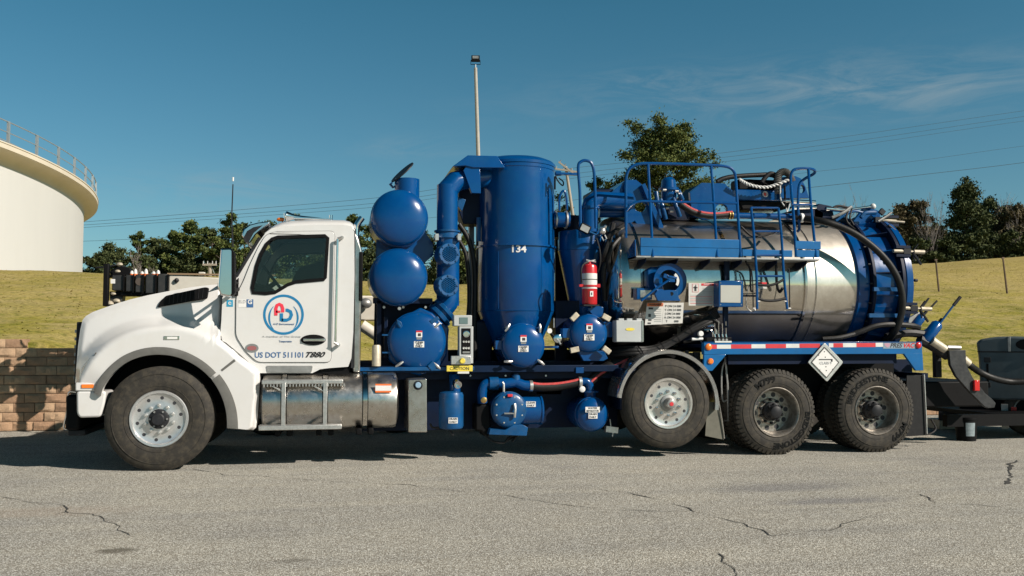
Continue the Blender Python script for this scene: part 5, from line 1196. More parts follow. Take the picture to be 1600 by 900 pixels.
# right-hand horizontal pot
s7, c8, R7 = yves(925.3, 647.5, 26, .26, .10, .98, "water_separator", BLUE)
plain_label(926, 640, 22.5, 8.5, .155, ("WATER", "SEPARATOR"), s7); plain_label(926.5, 649.5, 14, 9, .155, ("DRAIN", "DAILY"), s7)
lab(941, 651, 4, 5, .19, LABEL, "small_sticker", s7, .002)
TB(MB().tube(smooth_path([P(908, 596, .45), P(916, 596, .45), P(921, 602, .45), P(922, 612, .45)], 4), .05, 18), "inlet_elbow", BLUE)
TB(MB().lathe([(.075, 0), (.105, .003), (.105, .022), (.075, .025), (.07, -.05)], P(922, 613.5, .45), (0, 0, 1), 28), "elbow_flange", BLUE)
TB(MB().lathe([(.036, 0), (.036, .03), (.03, .034), (.001, .034)], P(909, 608, .38), (0, -1, 0), 18), "pressure_gauge", LABEL)
TB(MB().obox(P(955, 671, .3), (.15, .08, .07), Matrix.Rotation(radians(8), 3, 'Y')).tube([P(955, 671, .27), P(953, 655, .27)], .006, 6).tube([P(958, 674, .27), P(957, 682, .27)], .007, 6), "dump_valve", ALU)
TB(pxprism([(842, 600), (880, 600), (876, 616), (838, 616)], .72, .74), "side_plate", BLUE2)
# ================================================================ steel tank, platform, boom, rear door
TY, TZ, TR = 1.25, 2.10, .88
def ringx(px_, w_, r_in, r_out, name, mt, par=None, y=.37, n=96, bev=0):
    x = P(px_, 445, y).x; return MB().lathe([(r_in, -w_ / 2), (r_out, -w_ / 2), (r_out, w_ / 2), (r_in, w_ / 2)], (x, TY, TZ), (1, 0, 0), n, caps=False).build(name, mt, par or truck, bev, smooth=30)
xh, xe = P(988, 445, .37).x, P(1341, 445, .37).x
prof = []
for i in range(15):
    t = i / 14 * pi / 2; prof.append((max(.001, TR * sin(t) ** .8), -.30 * cos(t) ** .9 if i < 14 else 0))
def stainless(name, m0, m1, r0, r1):
    m, nt, b = nodes_of(name); nt.nodes.remove(b); pos = NN(nt, 'ShaderNodeNewGeometry').outputs['Position']
    def Z(sc, det, ro, src): return NN(nt, 'ShaderNodeTexNoise', {'Vector': src, 'Scale': sc, 'Detail': det, 'Roughness': ro}).outputs[0]
    sq = NN(nt, 'ShaderNodeMapping', {'Vector': pos, 'Scale': (9, .6, .6)}); sp_ = Z(2.2, 6.0, .65, pos)
    cA = ramp(nt, sp_, [(.3, (.50, .45, .385)), (.6, (.72, .665, .585))])
    bp_ = NN(nt, 'ShaderNodeBump', {'Height': Z(1.2, 5.0, .6, sq.outputs[0]), 'Strength': .07, 'Distance': .01})
    gA = NN(nt, 'ShaderNodeBsdfGlossy', {'Color': cA, 'Roughness': r0, 'Normal': bp_.outputs[0]}); gB = NN(nt, 'ShaderNodeBsdfGlossy', {'Color': cA, 'Roughness': r1, 'Normal': bp_.outputs[0]})
    nz_ = NN(nt, 'ShaderNodeSeparateXYZ', {0: NN(nt, 'ShaderNodeNewGeometry').outputs['Normal']}).outputs['Z']; up_ = NN(nt, 'ShaderNodeMapRange', {0: nz_, 1: .42, 2: .68, 3: 0, 4: .55}).outputs[0]
    fac_ = NN(nt, 'ShaderNodeMath', {0: NN(nt, 'ShaderNodeMapRange', {0: sp_, 1: .3, 2: .7, 3: m0, 4: m1}).outputs[0], 1: up_}, operation='ADD')
    mx_ = NN(nt, 'ShaderNodeMixShader', {0: fac_.outputs[0], 1: gA.outputs[0], 2: gB.outputs[0]})
    nt.links.new(mx_.outputs[0], nt.nodes['Material Output'].inputs[0]); return m
POLISH = stainless("polished_stainless_jacket", .10, .24, .055, .35); SATIN = stainless("satin_stainless", .42, .60, .12, .46)
xm = P(1259, 445, .37).x
tank = TB(MB().lathe(prof + [(TR, xm - xh)], (xh, TY, TZ), (1, 0, 0), 128, caps=False), "steel_tank", POLISH, smooth=50)
TB(MB().lathe([(TR - .004, xm - .01), (TR - .004, xe)], (0, TY, TZ), (1, 0, 0), 128, caps=False), "tank_rear_barrel", SATIN, smooth=50)
for px_, w_, h in ((1003, .03, .010), (1141, .05, .006), (1259, .030, .022), (1276, .01, .004)): ringx(px_, w_, TR - .01, TR + h, "tank_band", STEEL, tank)
XF1, XF2 = P(1364, 445, .3).x, P(1421, 450, .28).x
TB(MB().lathe([(TR - .02, xe - .02), (TR + .03, xe), (TR + .035, XF1 - .06), (TR + .035, XF1 - .02)], (0, TY, TZ), (1, 0, 0), 128, caps=False), "tank_rear_collar", BLUE, smooth=30)
ringx(1366, .045, TR, TR + .10, "collar_flange", NAVY, y=.30, bev=.006)
ds = TB(MB().lathe([(TR + .02, XF1), (TR + .02, XF2 - .10)], (0, TY, TZ), (1, 0, 0), 128, caps=False), "door_section", BLUE, smooth=30)
ringx(1412, .05, TR, TR + .12, "door_flange", NAVY, y=.28, bev=.006); ringx(1418, .05, TR, TR + .125, "door_flange", BLUE, y=.28, bev=.006)
TB(MB().lathe([(TR + .11, 0), (TR + .11, .05), (TR * .96, .07), (TR * .9, .12), (TR * .6, .24), (TR * .3, .30), (.001, .32)], (XF2 + .0, TY, TZ), (1, 0, 0), 96, caps=False), "rear_door", BLUE, smooth=40)
for i in range(20):
    a = 2 * pi * (i + .5) / 20; R_ = Matrix.Rotation(a, 3, 'X'); x1 = XF2 - .09; m = MB()
    v = [R_ @ Vector((0, -(TR + r), t)) for r, t in ((.01, 0),)]
    pts = [(XF1 + .05, TR + .018), (x1, TR + .018), (x1, TR + .11)]
    vv = [Vector((x, TY, TZ)) + R_ @ Vector((0, -r, t)) for t in (-.007, .007) for x, r in pts]
    m.add(vv, [(0, 1, 2), (5, 4, 3), (0, 3, 4, 1), (1, 4, 5, 2), (2, 5, 3, 0)]); m.build("door_gusset", NAVY if i % 2 else BLUE, ds, smooth=0)
for i in range(24):
    a = 2 * pi * i / 24; c = Vector((XF1 + .03, TY - (TR + .075) * cos(a), TZ + (TR + .075) * sin(a)))
    if c.y < 1.4: MB().cyl(c, c + Vector((-.075, 0, 0)), .012, None, 6).build("flange_bolt", DARK, ds)
# screw clamps of the rear door
def tclamp(a_, b_, y, L_=46, r=.026):
    p, q = P(a_, b_, y), P(a_ + L_, b_ + 2, y - .04); d = (q - p).normalized()
    t = TB(MB().cyl(p, p + d * .16, r, None, 12).cyl(p + d * .14, p + d * .30, r * .6, None, 10).cyl(q - d * .14, q, r * 1.05, None, 14), "door_clamp", TAN)
    k = q - d * .16; MB().obox(k - d * .08, (.10, .05, .07)).tube([k + Vector((-.03, 0, -.12)) + d * .06, k + Vector((.0, 0, 0)), k + Vector((.07, -.02, .10))], .011, 6).tube([k + Vector((0, 0, 0)), k + Vector((.10, -.03, -.17))], .016, 6).build("clamp_handle", DARK, t)
    MB().obox(p + d * .12 + Vector((0, 0, .055)), (.20, .05, .035)).obox(p + d * .12 + Vector((0, 0, -.055)), (.20, .05, .035)).build("clamp_lug", NAVY, t)
tclamp(1396, 392, .32, 48); tclamp(1407, 481, .30, 48); tclamp(1378, 344, .75, 22, .024)
TB(MB().obox(P(1388, 452, .24), (.42, .035, .05)).obox(P(1385, 493, .26), (.5, .04, .05)), "door_hinge_bar", BLUE2)
TB(MB().cyl(P(1429, 438, .27), P(1433, 438, .27), .02), "door_stud", DARK)
# sunk rail, reflective tape
rz0, rz1 = P(1270, 553.5, .05).z, P(1270, 535.5, .05).z
xa, xb_ = P(1100, 545, .05).x, P(1441, 545, .05).x
RAILB = mat("rail_blue_paint", (.001, .105, .30), .35, coat=.1, var=.15, vs=4, dirt=(.03, .10, .2), dirts=.3, spec=.35)
rail = TB(MB().box(xa, xb_, .05, .13, rz0, rz1), "side_rail", RAILB, .005)
TB(MB().box(xa, xb_, .05, .16, rz1 + .002, rz1 + .012), "rail_top_lip", BLUE, .002)
TB(MB().box(xa, xb_, Wd - .13, Wd - .05, rz0, rz1), "side_rail", BLUE)
TB(MB().box(xa, xb_, .14, Wd - .14, rz1 - .06, rz1 - .02), "bed_plate", NAVY)
TB(pxprism([(1100, 554), (1135, 554), (1113, 579.5), (1100, 579.5)], .05, .09), "rail_gusset", RAILB, .004)
TB(pxprism([(1412, 552), (1441.5, 552), (1443, 579), (1431, 579)], .05, .09), "rail_gusset", RAILB, .004)
segs = [(1111, 1120, 'r'), (1120, 1142, 'w'), (1142, 1174, 'r'), (1174, 1196, 'w'), (1196, 1228, 'r'), (1228, 1249, 'w'), (1249, 1281, 'r'), (1295, 1302, 'w'), (1302, 1317, 'r'), (1317, 1338, 'w'), (1338, 1368, 'r'), (1368, 1380, 'w')]
for a, b_, c_ in segs:
    p, q = P(a, 545.5 - (a - 1110) * .012, .05), P(b_, 538.6 - (a - 1110) * .012, .05); MB().box(p.x, q.x, .0478, .0492, P(a, 545.0 - (a - 1110) * .012, .05).z, P(a, 538.6 - (a - 1110) * .012, .05).z).build("reflective_tape", REDT if c_ == 'r' else WTAPE, rail, smooth=0)
lab(1130, 534, 26, 2.6, .048, WTAPE, "white_plate", rail, .003)
for px_, py_, mt, r in ((1107, 542, AMBER, 5.2), (1110, 564.5, AMBER, 4.6), (1434.5, 539.5, REDL, 4.8)):
    s_ = mpp(px_, py_, .05); TB(MB().lathe([(r * s_, 0), (r * s_, .012), (r * s_ * .7, .022), (.001, .024)], P(px_, py_, .049), (0, -1, 0), 24), "round_marker_lamp", mt)
text_mesh("PRES", .078, "maker_lettering", INK, rail, P(1399.5, 540, .0475), ext=.001, shear=.35, bold=.0025, sx=1.0); text_mesh("VAC", .078, "maker_lettering", REDL, rail, P(1419, 540, .0475), ext=.001, shear=.35, bold=.0025, sx=1.0)
TB(pxbox(1380, 535.6, 1431, 544.6, .0478, .0495), "maker_plate", mat("plate_pale_blue", (.22, .30, .36), .5))
MB().prism(XZ(rounded([(1381, 536.5), (1390, 536), (1391, 540), (1386.5, 543.5), (1382, 540)], 2), .05), .046, .0478).build("maker_emblem", mat("maker_pink", (.45, .25, .32), .5), rail)
# placard
pd = TB(MB().prism(XZ(rounded([(1288.5, 535), (1318, 566), (1292.5, 597), (1262, 566)], 3), .02), .02, .035), "placard_holder", ALU, .004)
MB().prism(XZ([(1288.7, 542.5), (1311, 566), (1291.7, 590), (1268.5, 566)], .018), .015, .019).build("placard_face", LABEL, pd)
for a in ([(1288.7, 542.5), (1268.5, 566)], [(1268.5, 566), (1291.7, 590)], [(1291.7, 590), (1311, 566)], [(1311, 566), (1288.7, 542.5)]): MB().tube([P(*a[0], .013), P(*a[1], .013)], .006, 5).build("placard_rim", GREYM, pd)
pxbox(1280, 561, 1301, 562.4, .011, .014).build("placard_bar", INK, pd); pxbox(1299, 561, 1301, 565, .011, .014).build("placard_bar", INK, pd)
text_mesh("CLASS 9", .045, "placard_wording", FAINT, pd, P(1290, 567.5, .013), ext=.001)
for a, b_ in ((1288, 549.5), (1289.5, 558), (1290.5, 573), (1291, 579), (1279, 555), (1300, 554), (1281, 578), (1301, 577)): MB().cyl(P(a, b_, .012), P(a, b_, .016), .007, None, 8).build("rivet", DARK, pd)
TB(MB().box(P(1289, 560, .04).x - .03, P(1289, 560, .04).x + .03, .036, .06, P(1289, 566, .04).z, rz0), "placard_bracket", NAVY)
# dark boards behind the wheels, inner body
TB(MB().box(P(1112, 580, .5).x, xb_, .66, .72, .62, rz1 - .07), "inner_valance", BLACK)
TB(MB().box(P(1135, 580, .2).x, xb_ - .3, .14, .20, rz0 - .12, rz0 + .02), "rail_inner_plate", NAVY)
# tag axle mudguard and flaps
tz_, rr = .635, .585
rows = []
for a in np.linspace(radians(173), radians(-8), 40):
    c_, s_ = cos(a), sin(a); rows.append([Vector((TX + r * c_, y, tz_ + r * s_)) for r, y in ((rr - .004, .02), (rr, .006), (rr + .040, -.002), (rr + .050, .03), (rr + .046, .10), (rr + .046, .44), (rr + .02, .45), (rr + .012, .05), (rr - .004, .02))])
TB(MB().grid(rows), "mudguard", mat("mudguard_alloy", (.58, .59, .60), .2, metal=.9, var=.2, vs=6, rv=.1), smooth=40)
TB(MB().prism(XZ([(1106, 628), (1121, 628), (1127, 655), (1132, 678), (1131, 687), (1102, 681), (1104, 650)], .10), .10, .112), "mud_flap", mat("olive_mud_flap", (.13, .125, .10), .8, var=.2, vs=8))
TB(MB().tube([P(1120, 610, .08), P(1128, 655, .085), P(1132, 685, .09)], .008, 6), "flap_wire", CHROME)
TB(MB().tube(smooth_path([P(1135, 558, .3), P(1128, 580, .3), P(1129, 625, .3), P(1138, 626, .3), P(1138, 655, .3)], 4), .010, 6).tube([P(1133, 558, .28), P(1137, 600, .28), P(1138, 658, .28), P(1132, 657, .28)], .012, 6), "flap_bracket", GREYM)
TB(MB().prism(XZ([(1417, 586), (1444, 586), (1449, 680), (1415, 682)], .12), .12, .135), "rear_mud_flap", RUBBER2)
TB(MB().tube([P(1444, 585, .10), P(1448.5, 678, .10)], .008, 6), "flap_edge", ALU)
TB(MB().box(P(955, 600, .5).x, P(990, 600, .5).x, .15, .6, P(960, 640, .3).z, P(960, 575, .3).z), "mudguard_box", NAVY, .03)
TB(MB().sphere(P(985.5, 571, .12), .032, 12), "blue_cap", BLUE)
# platform
def pbox(a, b_, c, d, y0, y1, nm, mt=BLUE, bev=.004, par=None): return TB(pxbox(a, b_, c, d, y0, y1), nm, mt, bev, par)
kp = pbox(1001, 374.5, 1155, 386, .10, .125, "kick_plate", RAILB); pbox(1001, 387.5, 1155, 399.5, .10, .13, "kick_plate", RAILB); pbox(1160, 391, 1238, 400, .10, .13, "kick_plate", RAILB)
pbox(1243, 377, 1282.5, 389, .10, .125, "kick_plate", RAILB); pbox(1243, 391, 1280, 401.5, .10, .13, "kick_plate", RAILB)
fz = P(1100, 402, .1).z; fx0, fx1 = P(994, 400, .1).x, P(1281, 400, .1).x
TB(MB().box(fx0, fx1, .10, .14, fz - .016, fz + .006), "floor_edge", GREYM, .003)
TB(MB().prismx([(.14, fz - .02), (.14, fz + .2), (.17, fz + .2), (.60, fz + .01), (.60, fz - .02)], fx0, fx0 + .012), "platform_end", BLUE)
m = MB(); nx_ = 150
for i in range(nx_): x = fx0 + (fx1 - fx0) * i / nx_; m.box(x, x + .012, .14, .55, fz - .02, fz)
for k in range(9): y = .16 + k * .045; m.box(fx0, fx1, y, y + .012, fz - .024, fz - .004)
TB(m, "floor_grating", GREYM, stuff=True, smooth=0)
for px_ in (1010, 1060, 1110, 1160, 1215, 1262): TB(MB().prismx([(.14, fz - .02), (.14, fz - .06), (.52, fz - .16), (.60, fz - .02)], P(px_, 402, .1).x, P(px_, 402, .1).x + .012), "platform_bracket", NAVY)
def rail_(pts, nm, r=.0185, par=None, mt=BLUE, k=5, sm_=True):
    q = [P(*p) for p in pts]; return TB(MB().tube(smooth_path(q, k) if sm_ else q, r, 8), nm, mt, 0, par)
T, B = .30, .12
gr_ = rail_([(978, 372, .30), (978, 320, T), (978, 283, T), (981, 268, T), (988, 260, T), (1000, 256, T), (1013, 255.5, T), (1060, 256.3, T), (1111, 258.2, T), (1130, 259.5, T), (1141, 262.5, T), (1147, 269, T), (1149.5, 280, T), (1152, 320, .21), (1157, 401, B - .02)], "guard_rail")
rail_([(1012.5, 256, T), (1016, 320, .21), (1020, 401, B - .02)], "rail_post", .0175, gr_); rail_([(1111, 259, T), (1115.5, 320, .21), (1120.5, 401, B - .02)], "rail_post", .0175, gr_)
rail_([(978, 330, .23), (984, 322, .22), (992, 317, .215), (1003, 314.5, .21), (1016, 314.8, .21), (1080, 316, .21), (1150.5, 317.5, .21)], "mid_rail", .0165, gr_)
rr_ = rail_([(1244, 401, .10), (1240, 340, .18), (1236.5, 300, .26), (1235.5, 278, T), (1238, 268, T), (1245, 264, T), (1262, 263.3, T), (1271, 265, .34), (1273.5, 268.5, .40), (1270, 272.5, .46), (1258, 279, .5), (1250, 287, .5), (1247.5, 300, .5), (1247, 330, .5), (1249, 356, .5), (1246, 362, .5)], "rear_guard_rail")
rail_([(1263, 264, T), (1267, 320, .21), (1275, 401, .10)], "rail_post", .0175, rr_); rail_([(1237, 320, .2), (1268, 320, .2)], "mid_rail", .015, rr_, sm_=False)
# ladder
ld = rail_([(1173.5, 324, .14), (1178, 370, .11), (1182, 430, .06), (1183, 483, .03)], "ladder_rail", .0165); rail_([(1216, 325, .14), (1221, 370, .11), (1224.5, 430, .06), (1230, 483, .03)], "ladder_rail", .0165, ld)
for (a, b_, c_, d, y) in ((1173.5, 324.5, 1216, 325, .14), (1177, 361.5, 1219.5, 361.5, .12), (1181, 399, 1222, 398.5, .09), (1182, 431.5, 1224, 431.5, .06)): rail_([(a, b_, y), (c_, d, y)], "ladder_rung", .013, ld, sm_=False)
for pts in ([(1183, 445, .05), (1200, 446, .04), (1213, 443, .04), (1224, 437, .05)], [(1184, 466, .04), (1195, 469.5, .03), (1212, 469.5, .03), (1228, 466, .04)]): rail_(pts, "ladder_rung", .016, ld, RUBBER2)
rail_([(1174, 420, .2), (1176, 440, .2), (1177, 482, .2)], "ladder_stay", .008, None, DARK); rail_([(1231, 420, .2), (1233, 425, .2), (1234, 480, .2)], "ladder_stay", .008, None, DARK)
for px_, py_ in ((1178, 482), (1233, 482), (1185, 471), (1227, 471)): TB(MB().cyl(P(px_ - 1.5, py_, .03), P(px_ + 2.5, py_, .03), .010, None, 8), "stay_bolt", GREYM)
rail_([(1164, 400, .2), (1166, 410, .2), (1172, 422, .25), (1173, 452, .3), (1176, 455, .3)], "air_line", .013, None, RUBBER2)
rail_([(1212, 400, .2), (1213, 425, .22), (1214, 445, .25), (1218, 456, .25), (1223, 450, .2)], "air_line", .018, None, RUBBER2)
rail_([(1171, 445, .3), (1166, 465, .28), (1167, 480, .26), (1175, 487, .26), (1180, 484, .2)], "thin_cable", .006, None, GREYM)
# hose reel
rc = P(1047.5, 438.5, .12); sR = mpp(1047, 438, .12)
reel = TB(MB().lathe([(27 * sR, 0), (27 * sR, .02), (23 * sR, .03), (17.5 * sR, .03)], rc, (0, 1, 0), 48, caps=False).lathe([(17.5 * sR, .03), (17.5 * sR, .16)], rc, (0, 1, 0), 48, caps=False).lathe([(17.5 * sR, .16), (27 * sR, .165), (27 * sR, .18), (.001, .18)], rc, (0, 1, 0), 48, caps=False), "hose_reel", BLUE, smooth=30)
TB(MB().cyl((rc.x, .28, rc.z), (rc.x, .30, rc.z), 19 * sR, None, 32), "reel_core", DARK)
TB(pxprism([(1011, 421), (1018, 417), (1030, 417), (1036, 430), (1036, 452), (1030, 458), (1014, 457), (1011, 445)], .24, .36), "reel_drum", BLUE, .02)
rows = []
for a in np.linspace(radians(55), radians(-35), 16): rows.append([Vector((rc.x + r * sR * cos(a), .115, rc.z + r * sR * sin(a))) for r in (10.2, 14.5)])
TB(MB().grid(rows), "reel_gap", WTAPE, smooth=0)
MB().obox(P(1041, 432, .08), (.075, .03, .05), Matrix.Rotation(radians(20), 3, 'Y')).obox(P(1049, 437, .08), (.08, .035, .06)).obox(P(1050, 433, .07), (.12, .03, .025), Matrix.Rotation(radians(10), 3, 'Y')).build("reel_hub", BLUE, reel, .004)
rail_([(1002, 470, .06), (1024, 452, .07), (1046, 437, .06)], "reel_arm", .014, reel)
TB(pxprism([(1023, 459), (1027, 454), (1046, 453), (1058, 454), (1061, 466), (1064, 470), (1028, 470)], .10, .14), "reel_foot", BLUE, .004)
TB(MB().cyl(P(1049.5, 459, .095), P(1049.5, 459, .101), .022, None, 18), "reel_foot_hole", DARK)
TB(pxbox(995, 450.5, 1019, 468, .20, .34), "reel_motor", BLUE, .006); lab(1009, 459, 17, 11, .198, BRUSH, "motor_plate", None, .002)
# notices on the tank
def notice(pts, y, nm): return TB(MB().prism(XZ(pts, y), y, y + .006), nm, PAPER, .001)
yn = .33
n1_ = notice([(1011, 473), (1037, 473), (1034, 506.5), (1007.5, 508)], yn, "warning_sign"); MB().prism(XZ([(1011.5, 473.5), (1036.5, 473.5), (1035.8, 478.5), (1011, 478.8)], yn), yn - .003, yn - .0005).build("sign_header", ORANGE, n1_)
text_mesh("WARNING", .036, "sign_wording", INK, n1_, P(1025, 476.2, yn - .004), ext=.001, bold=.001)
for a, b_, w_, h_ in ((1017, 482, 7, 3), (1015, 493, 4, 5), (1015.5, 500, 5, 2.4), (1014.5, 505, 5, 2.4)): lab(a, b_, w_, h_, yn - .0015, INK, "sign_pictogram", n1_)
for k in range(7): lab(1027.5, 483 + k * 3.2, 11, .8, yn - .0015, GREYM, "sign_text_line", n1_)
n2_ = notice([(1037, 473), (1068.5, 473), (1066.5, 505), (1034.5, 506.5)], yn, "number_sign")
for k, t in enumerate(("P ON 24 000", "Y ON 24 000", "J ON 24 000", "A ON 24 000", "T        000")): text_mesh(t, .037, "sign_wording", INK, n2_, P(1052 - k * .4, 478.5 + k * 5.9, yn - .003), ext=.001, sx=1.03)
n3_ = notice([(1076, 442), (1116, 442.5), (1115.5, 478), (1076, 477.5)], yn, "danger_sign")
pxprism([(1096, 442.8), (1115.6, 443), (1115.5, 446.5), (1096, 446.3)], yn - .003, yn - .0005).build("sign_header", REDT, n3_)
text_mesh("DANGER", .026, "sign_wording", LABEL, n3_, P(1106, 444.6, yn - .004), ext=.001)
lab(1086.5, 450, 10, 13, yn - .0015, REDT, "pictogram_frame", n3_); lab(1086.5, 450, 9, 12, yn - .0025, PAPER, "pictogram_field", n3_)
MB().cyl(P(1086.5, 446, yn - .004), P(1086.5, 446, yn - .003), .011, None, 12).obox(P(1086.5, 451, yn - .0035), (.028, .002, .06)).obox(P(1086.5, 449.5, yn - .0035), (.06, .002, .012)).build("pictogram_figure", INK, n3_)
for k in range(4): lab(1105.5, 450 + k * 2.6, 16, .7, yn - .0015, FAINT, "sign_text_line", n3_)
for k in range(6): lab(1095.5, 461 + k * 2.6, 34, .6, yn - .0015, REDT if k % 2 else FAINT, "sign_text_line", n3_)
n4_ = TB(pxbox(1183, 441, 1198, 451, .36, .365), "small_sign", PAPER); pxbox(1183, 441, 1198, 444, .355, .359).build("sign_header", REDT, n4_)
# blue framed indicator panel
m = MB(); ang = [(1123, 438.5), (1161.5, 438.5), (1161.5, 479.5), (1123, 479.5)]; inn = [(1126, 445.5), (1157.5, 446), (1157, 473), (1126, 472.5)]
ip = TB(pxprism(ang, .14, .30), "indicator_panel", BLUE, .008); MB().prism(XZ(inn, .136), .134, .139).build("panel_face", mat("panel_grey", (.42, .42, .38), .4, var=.08), ip)
for a, b_ in ((1126, 442), (1158.5, 442), (1158.5, 476), (1126, 476)): MB().cyl(P(a, b_, .136), P(a, b_, .142), .007, None, 8).build("panel_screw", ALU, ip)
pbox(1133, 402, 1140, 438, .30, .34, "panel_stem", NAVY); pbox(1131, 479, 1138, 512, .28, .32, "panel_stem", NAVY)
pbox(1161, 461, 1182, 463.5, .18, .20, "panel_bracket", NAVY)
# grey junction box
jb = TB(pxbox(963, 500.5, 1005, 534.5, .24, .40), "junction_box", BOXG, .008)
for px_ in (971, 984, 999): pxbox(px_ - 4, 497.5, px_ + 4, 501, .27, .33).build("box_hinge", BOXG, jb)
MB().prism(XZ(ell(984.5, 514.5, 7, 2.4), .239), .236, .241).build("oval_badge", YEL, jb)
pxbox(1003, 501, 1005.5, 534, .235, .40).build("box_edge", BRUSH, jb)
# control levers
hv = TB(pxbox(1104, 527, 1143, 534, .25, .45), "valve_bank", BLACK, .006)
for k, px_ in enumerate((1117, 1123, 1129, 1134.5)):
    MB().cyl(P(px_, 527, .3), P(px_ - 1, 522, .3), .013, None, 8).tube([P(px_, 524, .3), P(px_ - .5, 505 - (k % 2) * 3, .28)], .007, 6).build("control_lever", CHROME, hv)
    MB().lathe([(.016, 0), (.016, .02), (.001, .02)], P(px_, 531, .25), (0, -1, 0), 10).build("port_plug", GREYM, hv)
rail_([(1105, 509, .34), (1114, 509, .34), (1118, 513, .34), (1119, 522, .34)], "hydraulic_pipe", .016, hv, CHROME); rail_([(1100, 516, .34), (1109, 516, .34), (1113, 519, .34), (1114, 526, .34)], "hydraulic_pipe", .016, hv, CHROME)
MB().lathe([(.034, 0), (.034, .025), (.028, .03), (.001, .03)], P(1094, 521.5, .28), (0, -1, 0), 20).build("pressure_gauge", LABEL, hv)
TB(MB().cyl(P(1081, 530, .3), P(1098, 529.5, .3), .018, None, 12), "white_fitting", LABEL)
for k in range(5): rail_([(1117 + k * 2, 500 - k, .34), (1108 + k * 2, 489 - k * 2, .36), (1090 + k * 4, 487 + k, .42)], "control_hose", .009, hv, RUBBER2)
# cable bundle
for k, (dz, r, y) in enumerate(((0, .034, .34), (5, .026, .32), (-5, .022, .36))):
    rail_([(952, 550 + dz, y + .2), (985, 548 + dz, y), (1012, 547 + dz * .7, y), (1035, 541 + dz * .7, y), (1058, 529 + dz * .7, y), (1080, 515 + dz * .7, y), (1102, 503 + dz * .9, y), (1112, 498 + dz, y + .02)], "cable_bundle", r, None, HOSE)
rail_([(1112, 498, .34), (1122, 505, .32), (1120, 514, .33)], "cable_bundle", .03, None, HOSE)
for px_, py_ in ((1000, 548), (1033, 541), (1057, 529), (1077, 517)): TB(MB().lathe([(.062, -.01), (.062, .01)], P(px_, py_, .33), (.8, 0, .5), 14, caps=False), "cable_tie", BLACK)
rail_([(1068, 535, .5), (1090, 531, .45), (1105, 531, .42)], "cable_bundle", .02, None, HOSE)
TB(MB().box(P(955, 545, .5).x, xa - .02, .48, 2.0, .95, 1.2), "tank_subframe", BLACK)
for px_ in (1073, 1080, 1086, 1091):
    TB(MB().obox(P(px_, 560 - (px_ % 5), .30), (.04, .05, .14)), "chassis_fitting", DARK, .004)
# hoses in the shade between the cyclone and the tank
for pts, r in (([(944, 360, .7), (952, 372, .62), (950, 400, .6), (943, 425, .62), (945, 470, .7)], .03), ([(958, 350, .7), (953, 372, .58), (946, 392, .55), (941, 408, .6)], .036), ([(968, 372, .6), (958, 384, .55), (951, 400, .55), (952, 425, .6)], .03), ([(949, 372, .55), (960, 362, .55), (975, 352, .6)], .03)):
    rail_(pts, "loop_hose", r, None, HOSE)
TB(MB().lathe([(.17, 0), (.17, .75), (.12, .82), (.001, .82)], P(946, 480, .95), (0, 0, 1), 32), "surge_pot", NAVY)
rail_([(958, 466, .5), (962, 471, .46), (972, 472, .46), (976, 466, .5)], "chrome_loop", .014, None, CHROME)
# tank-top machinery
mk1 = TB(pxprism([(975, 292), (979, 281), (994, 281), (1003, 288), (1013, 312), (1024, 342), (1040, 370.5), (1029, 371), (1019, 357), (1000, 357), (992, 345), (980, 352)], .80, .86, [ell(1001, 323, 9.2, 8.2)[::-1]]), "boom_bracket", BLUE, .004)
TB(pxprism([(955, 301), (978, 281), (978, 301)], .84, 1.5), "bracket_web", BLUE, .004)
TB(pxbox(930, 296, 978, 330, 1.0, 1.6), "crossover_box", NAVY, .02)
TB(pxprism([(1003, 289), (1008, 286), (1036, 352), (1040, 370), (1036, 371), (1022, 338)], .72, .80), "bracket_flange", BLUE, .003)
TB(pxprism([(1080, 325), (1078, 300), (1097, 285.5), (1132, 286.5), (1147, 300), (1152, 318), (1151, 341), (1100, 343), (1086, 338)], .84, .90, [ell(1127.5, 327, 9.5, 8)[::-1]]), "boom_bracket", BLUE, .004)
TB(pxprism([(1068, 328), (1080, 305), (1097, 286), (1098, 300), (1097, 340), (1075, 340)], .92, 1.5), "bracket_web", NAVY, .004)
vlv = TB(MB().lathe([(.10, 0), (.10, .16), (.13, .165), (.13, .20), (.10, .205), (.09, .30), (.05, .34), (.001, .34)], P(1045, 318, .95), (0, 0, 1), 28), "top_valve", BLUE)
for a, b_, c_, d in ((1025, 300, 1031, 340), (1032, 312, 1040, 342), (1052, 310, 1062, 338), (1060, 298, 1066, 312)): TB(MB().tube([P(a, b_, .85), P((a + c_) / 2, (b_ + d) / 2, .8), P(c_, d, .85)], .03, 10), "valve_pipe", BLUE2)
TB(pxbox(1026, 322, 1078, 343, .9, 1.2), "valve_base", NAVY, .02)
for px_, py_ in ((1036, 297), (1055, 299), (1060, 303), (1040, 325), (1047, 330)): TB(MB().cyl(P(px_, py_, .80), P(px_ + 5, py_, .80), .016, None, 8), "valve_bolt", ALU)
hz = [P(a, b_, .62) for a, b_ in ((1062, 318), (1070, 324), (1082, 331), (1098, 336), (1118, 337.5), (1143, 335))]
h3 = TB(MB().tube(smooth_path(hz, 5), .042, 14), "wash_hose", HOSE); MB().tube([p + Vector((0, -.030, .028)) for p in smooth_path(hz, 5)], .015, 6).build("red_stripe", HOSER, h3)
for px_ in (1139, 1143): TB(MB().lathe([(.045, -.008), (.055, -.006), (.055, .006), (.045, .008)], P(px_, 336, .62), (1, 0, 0), 18), "hose_clamp", BRASS)
TB(MB().cyl(P(1145, 337, .62), P(1237, 338.5, .62), .040, None, 18), "wash_pipe", BLUE)
TB(pxbox(1150, 298, 1219, 311.5, .85, 1.10), "boom", BLUE, .01)
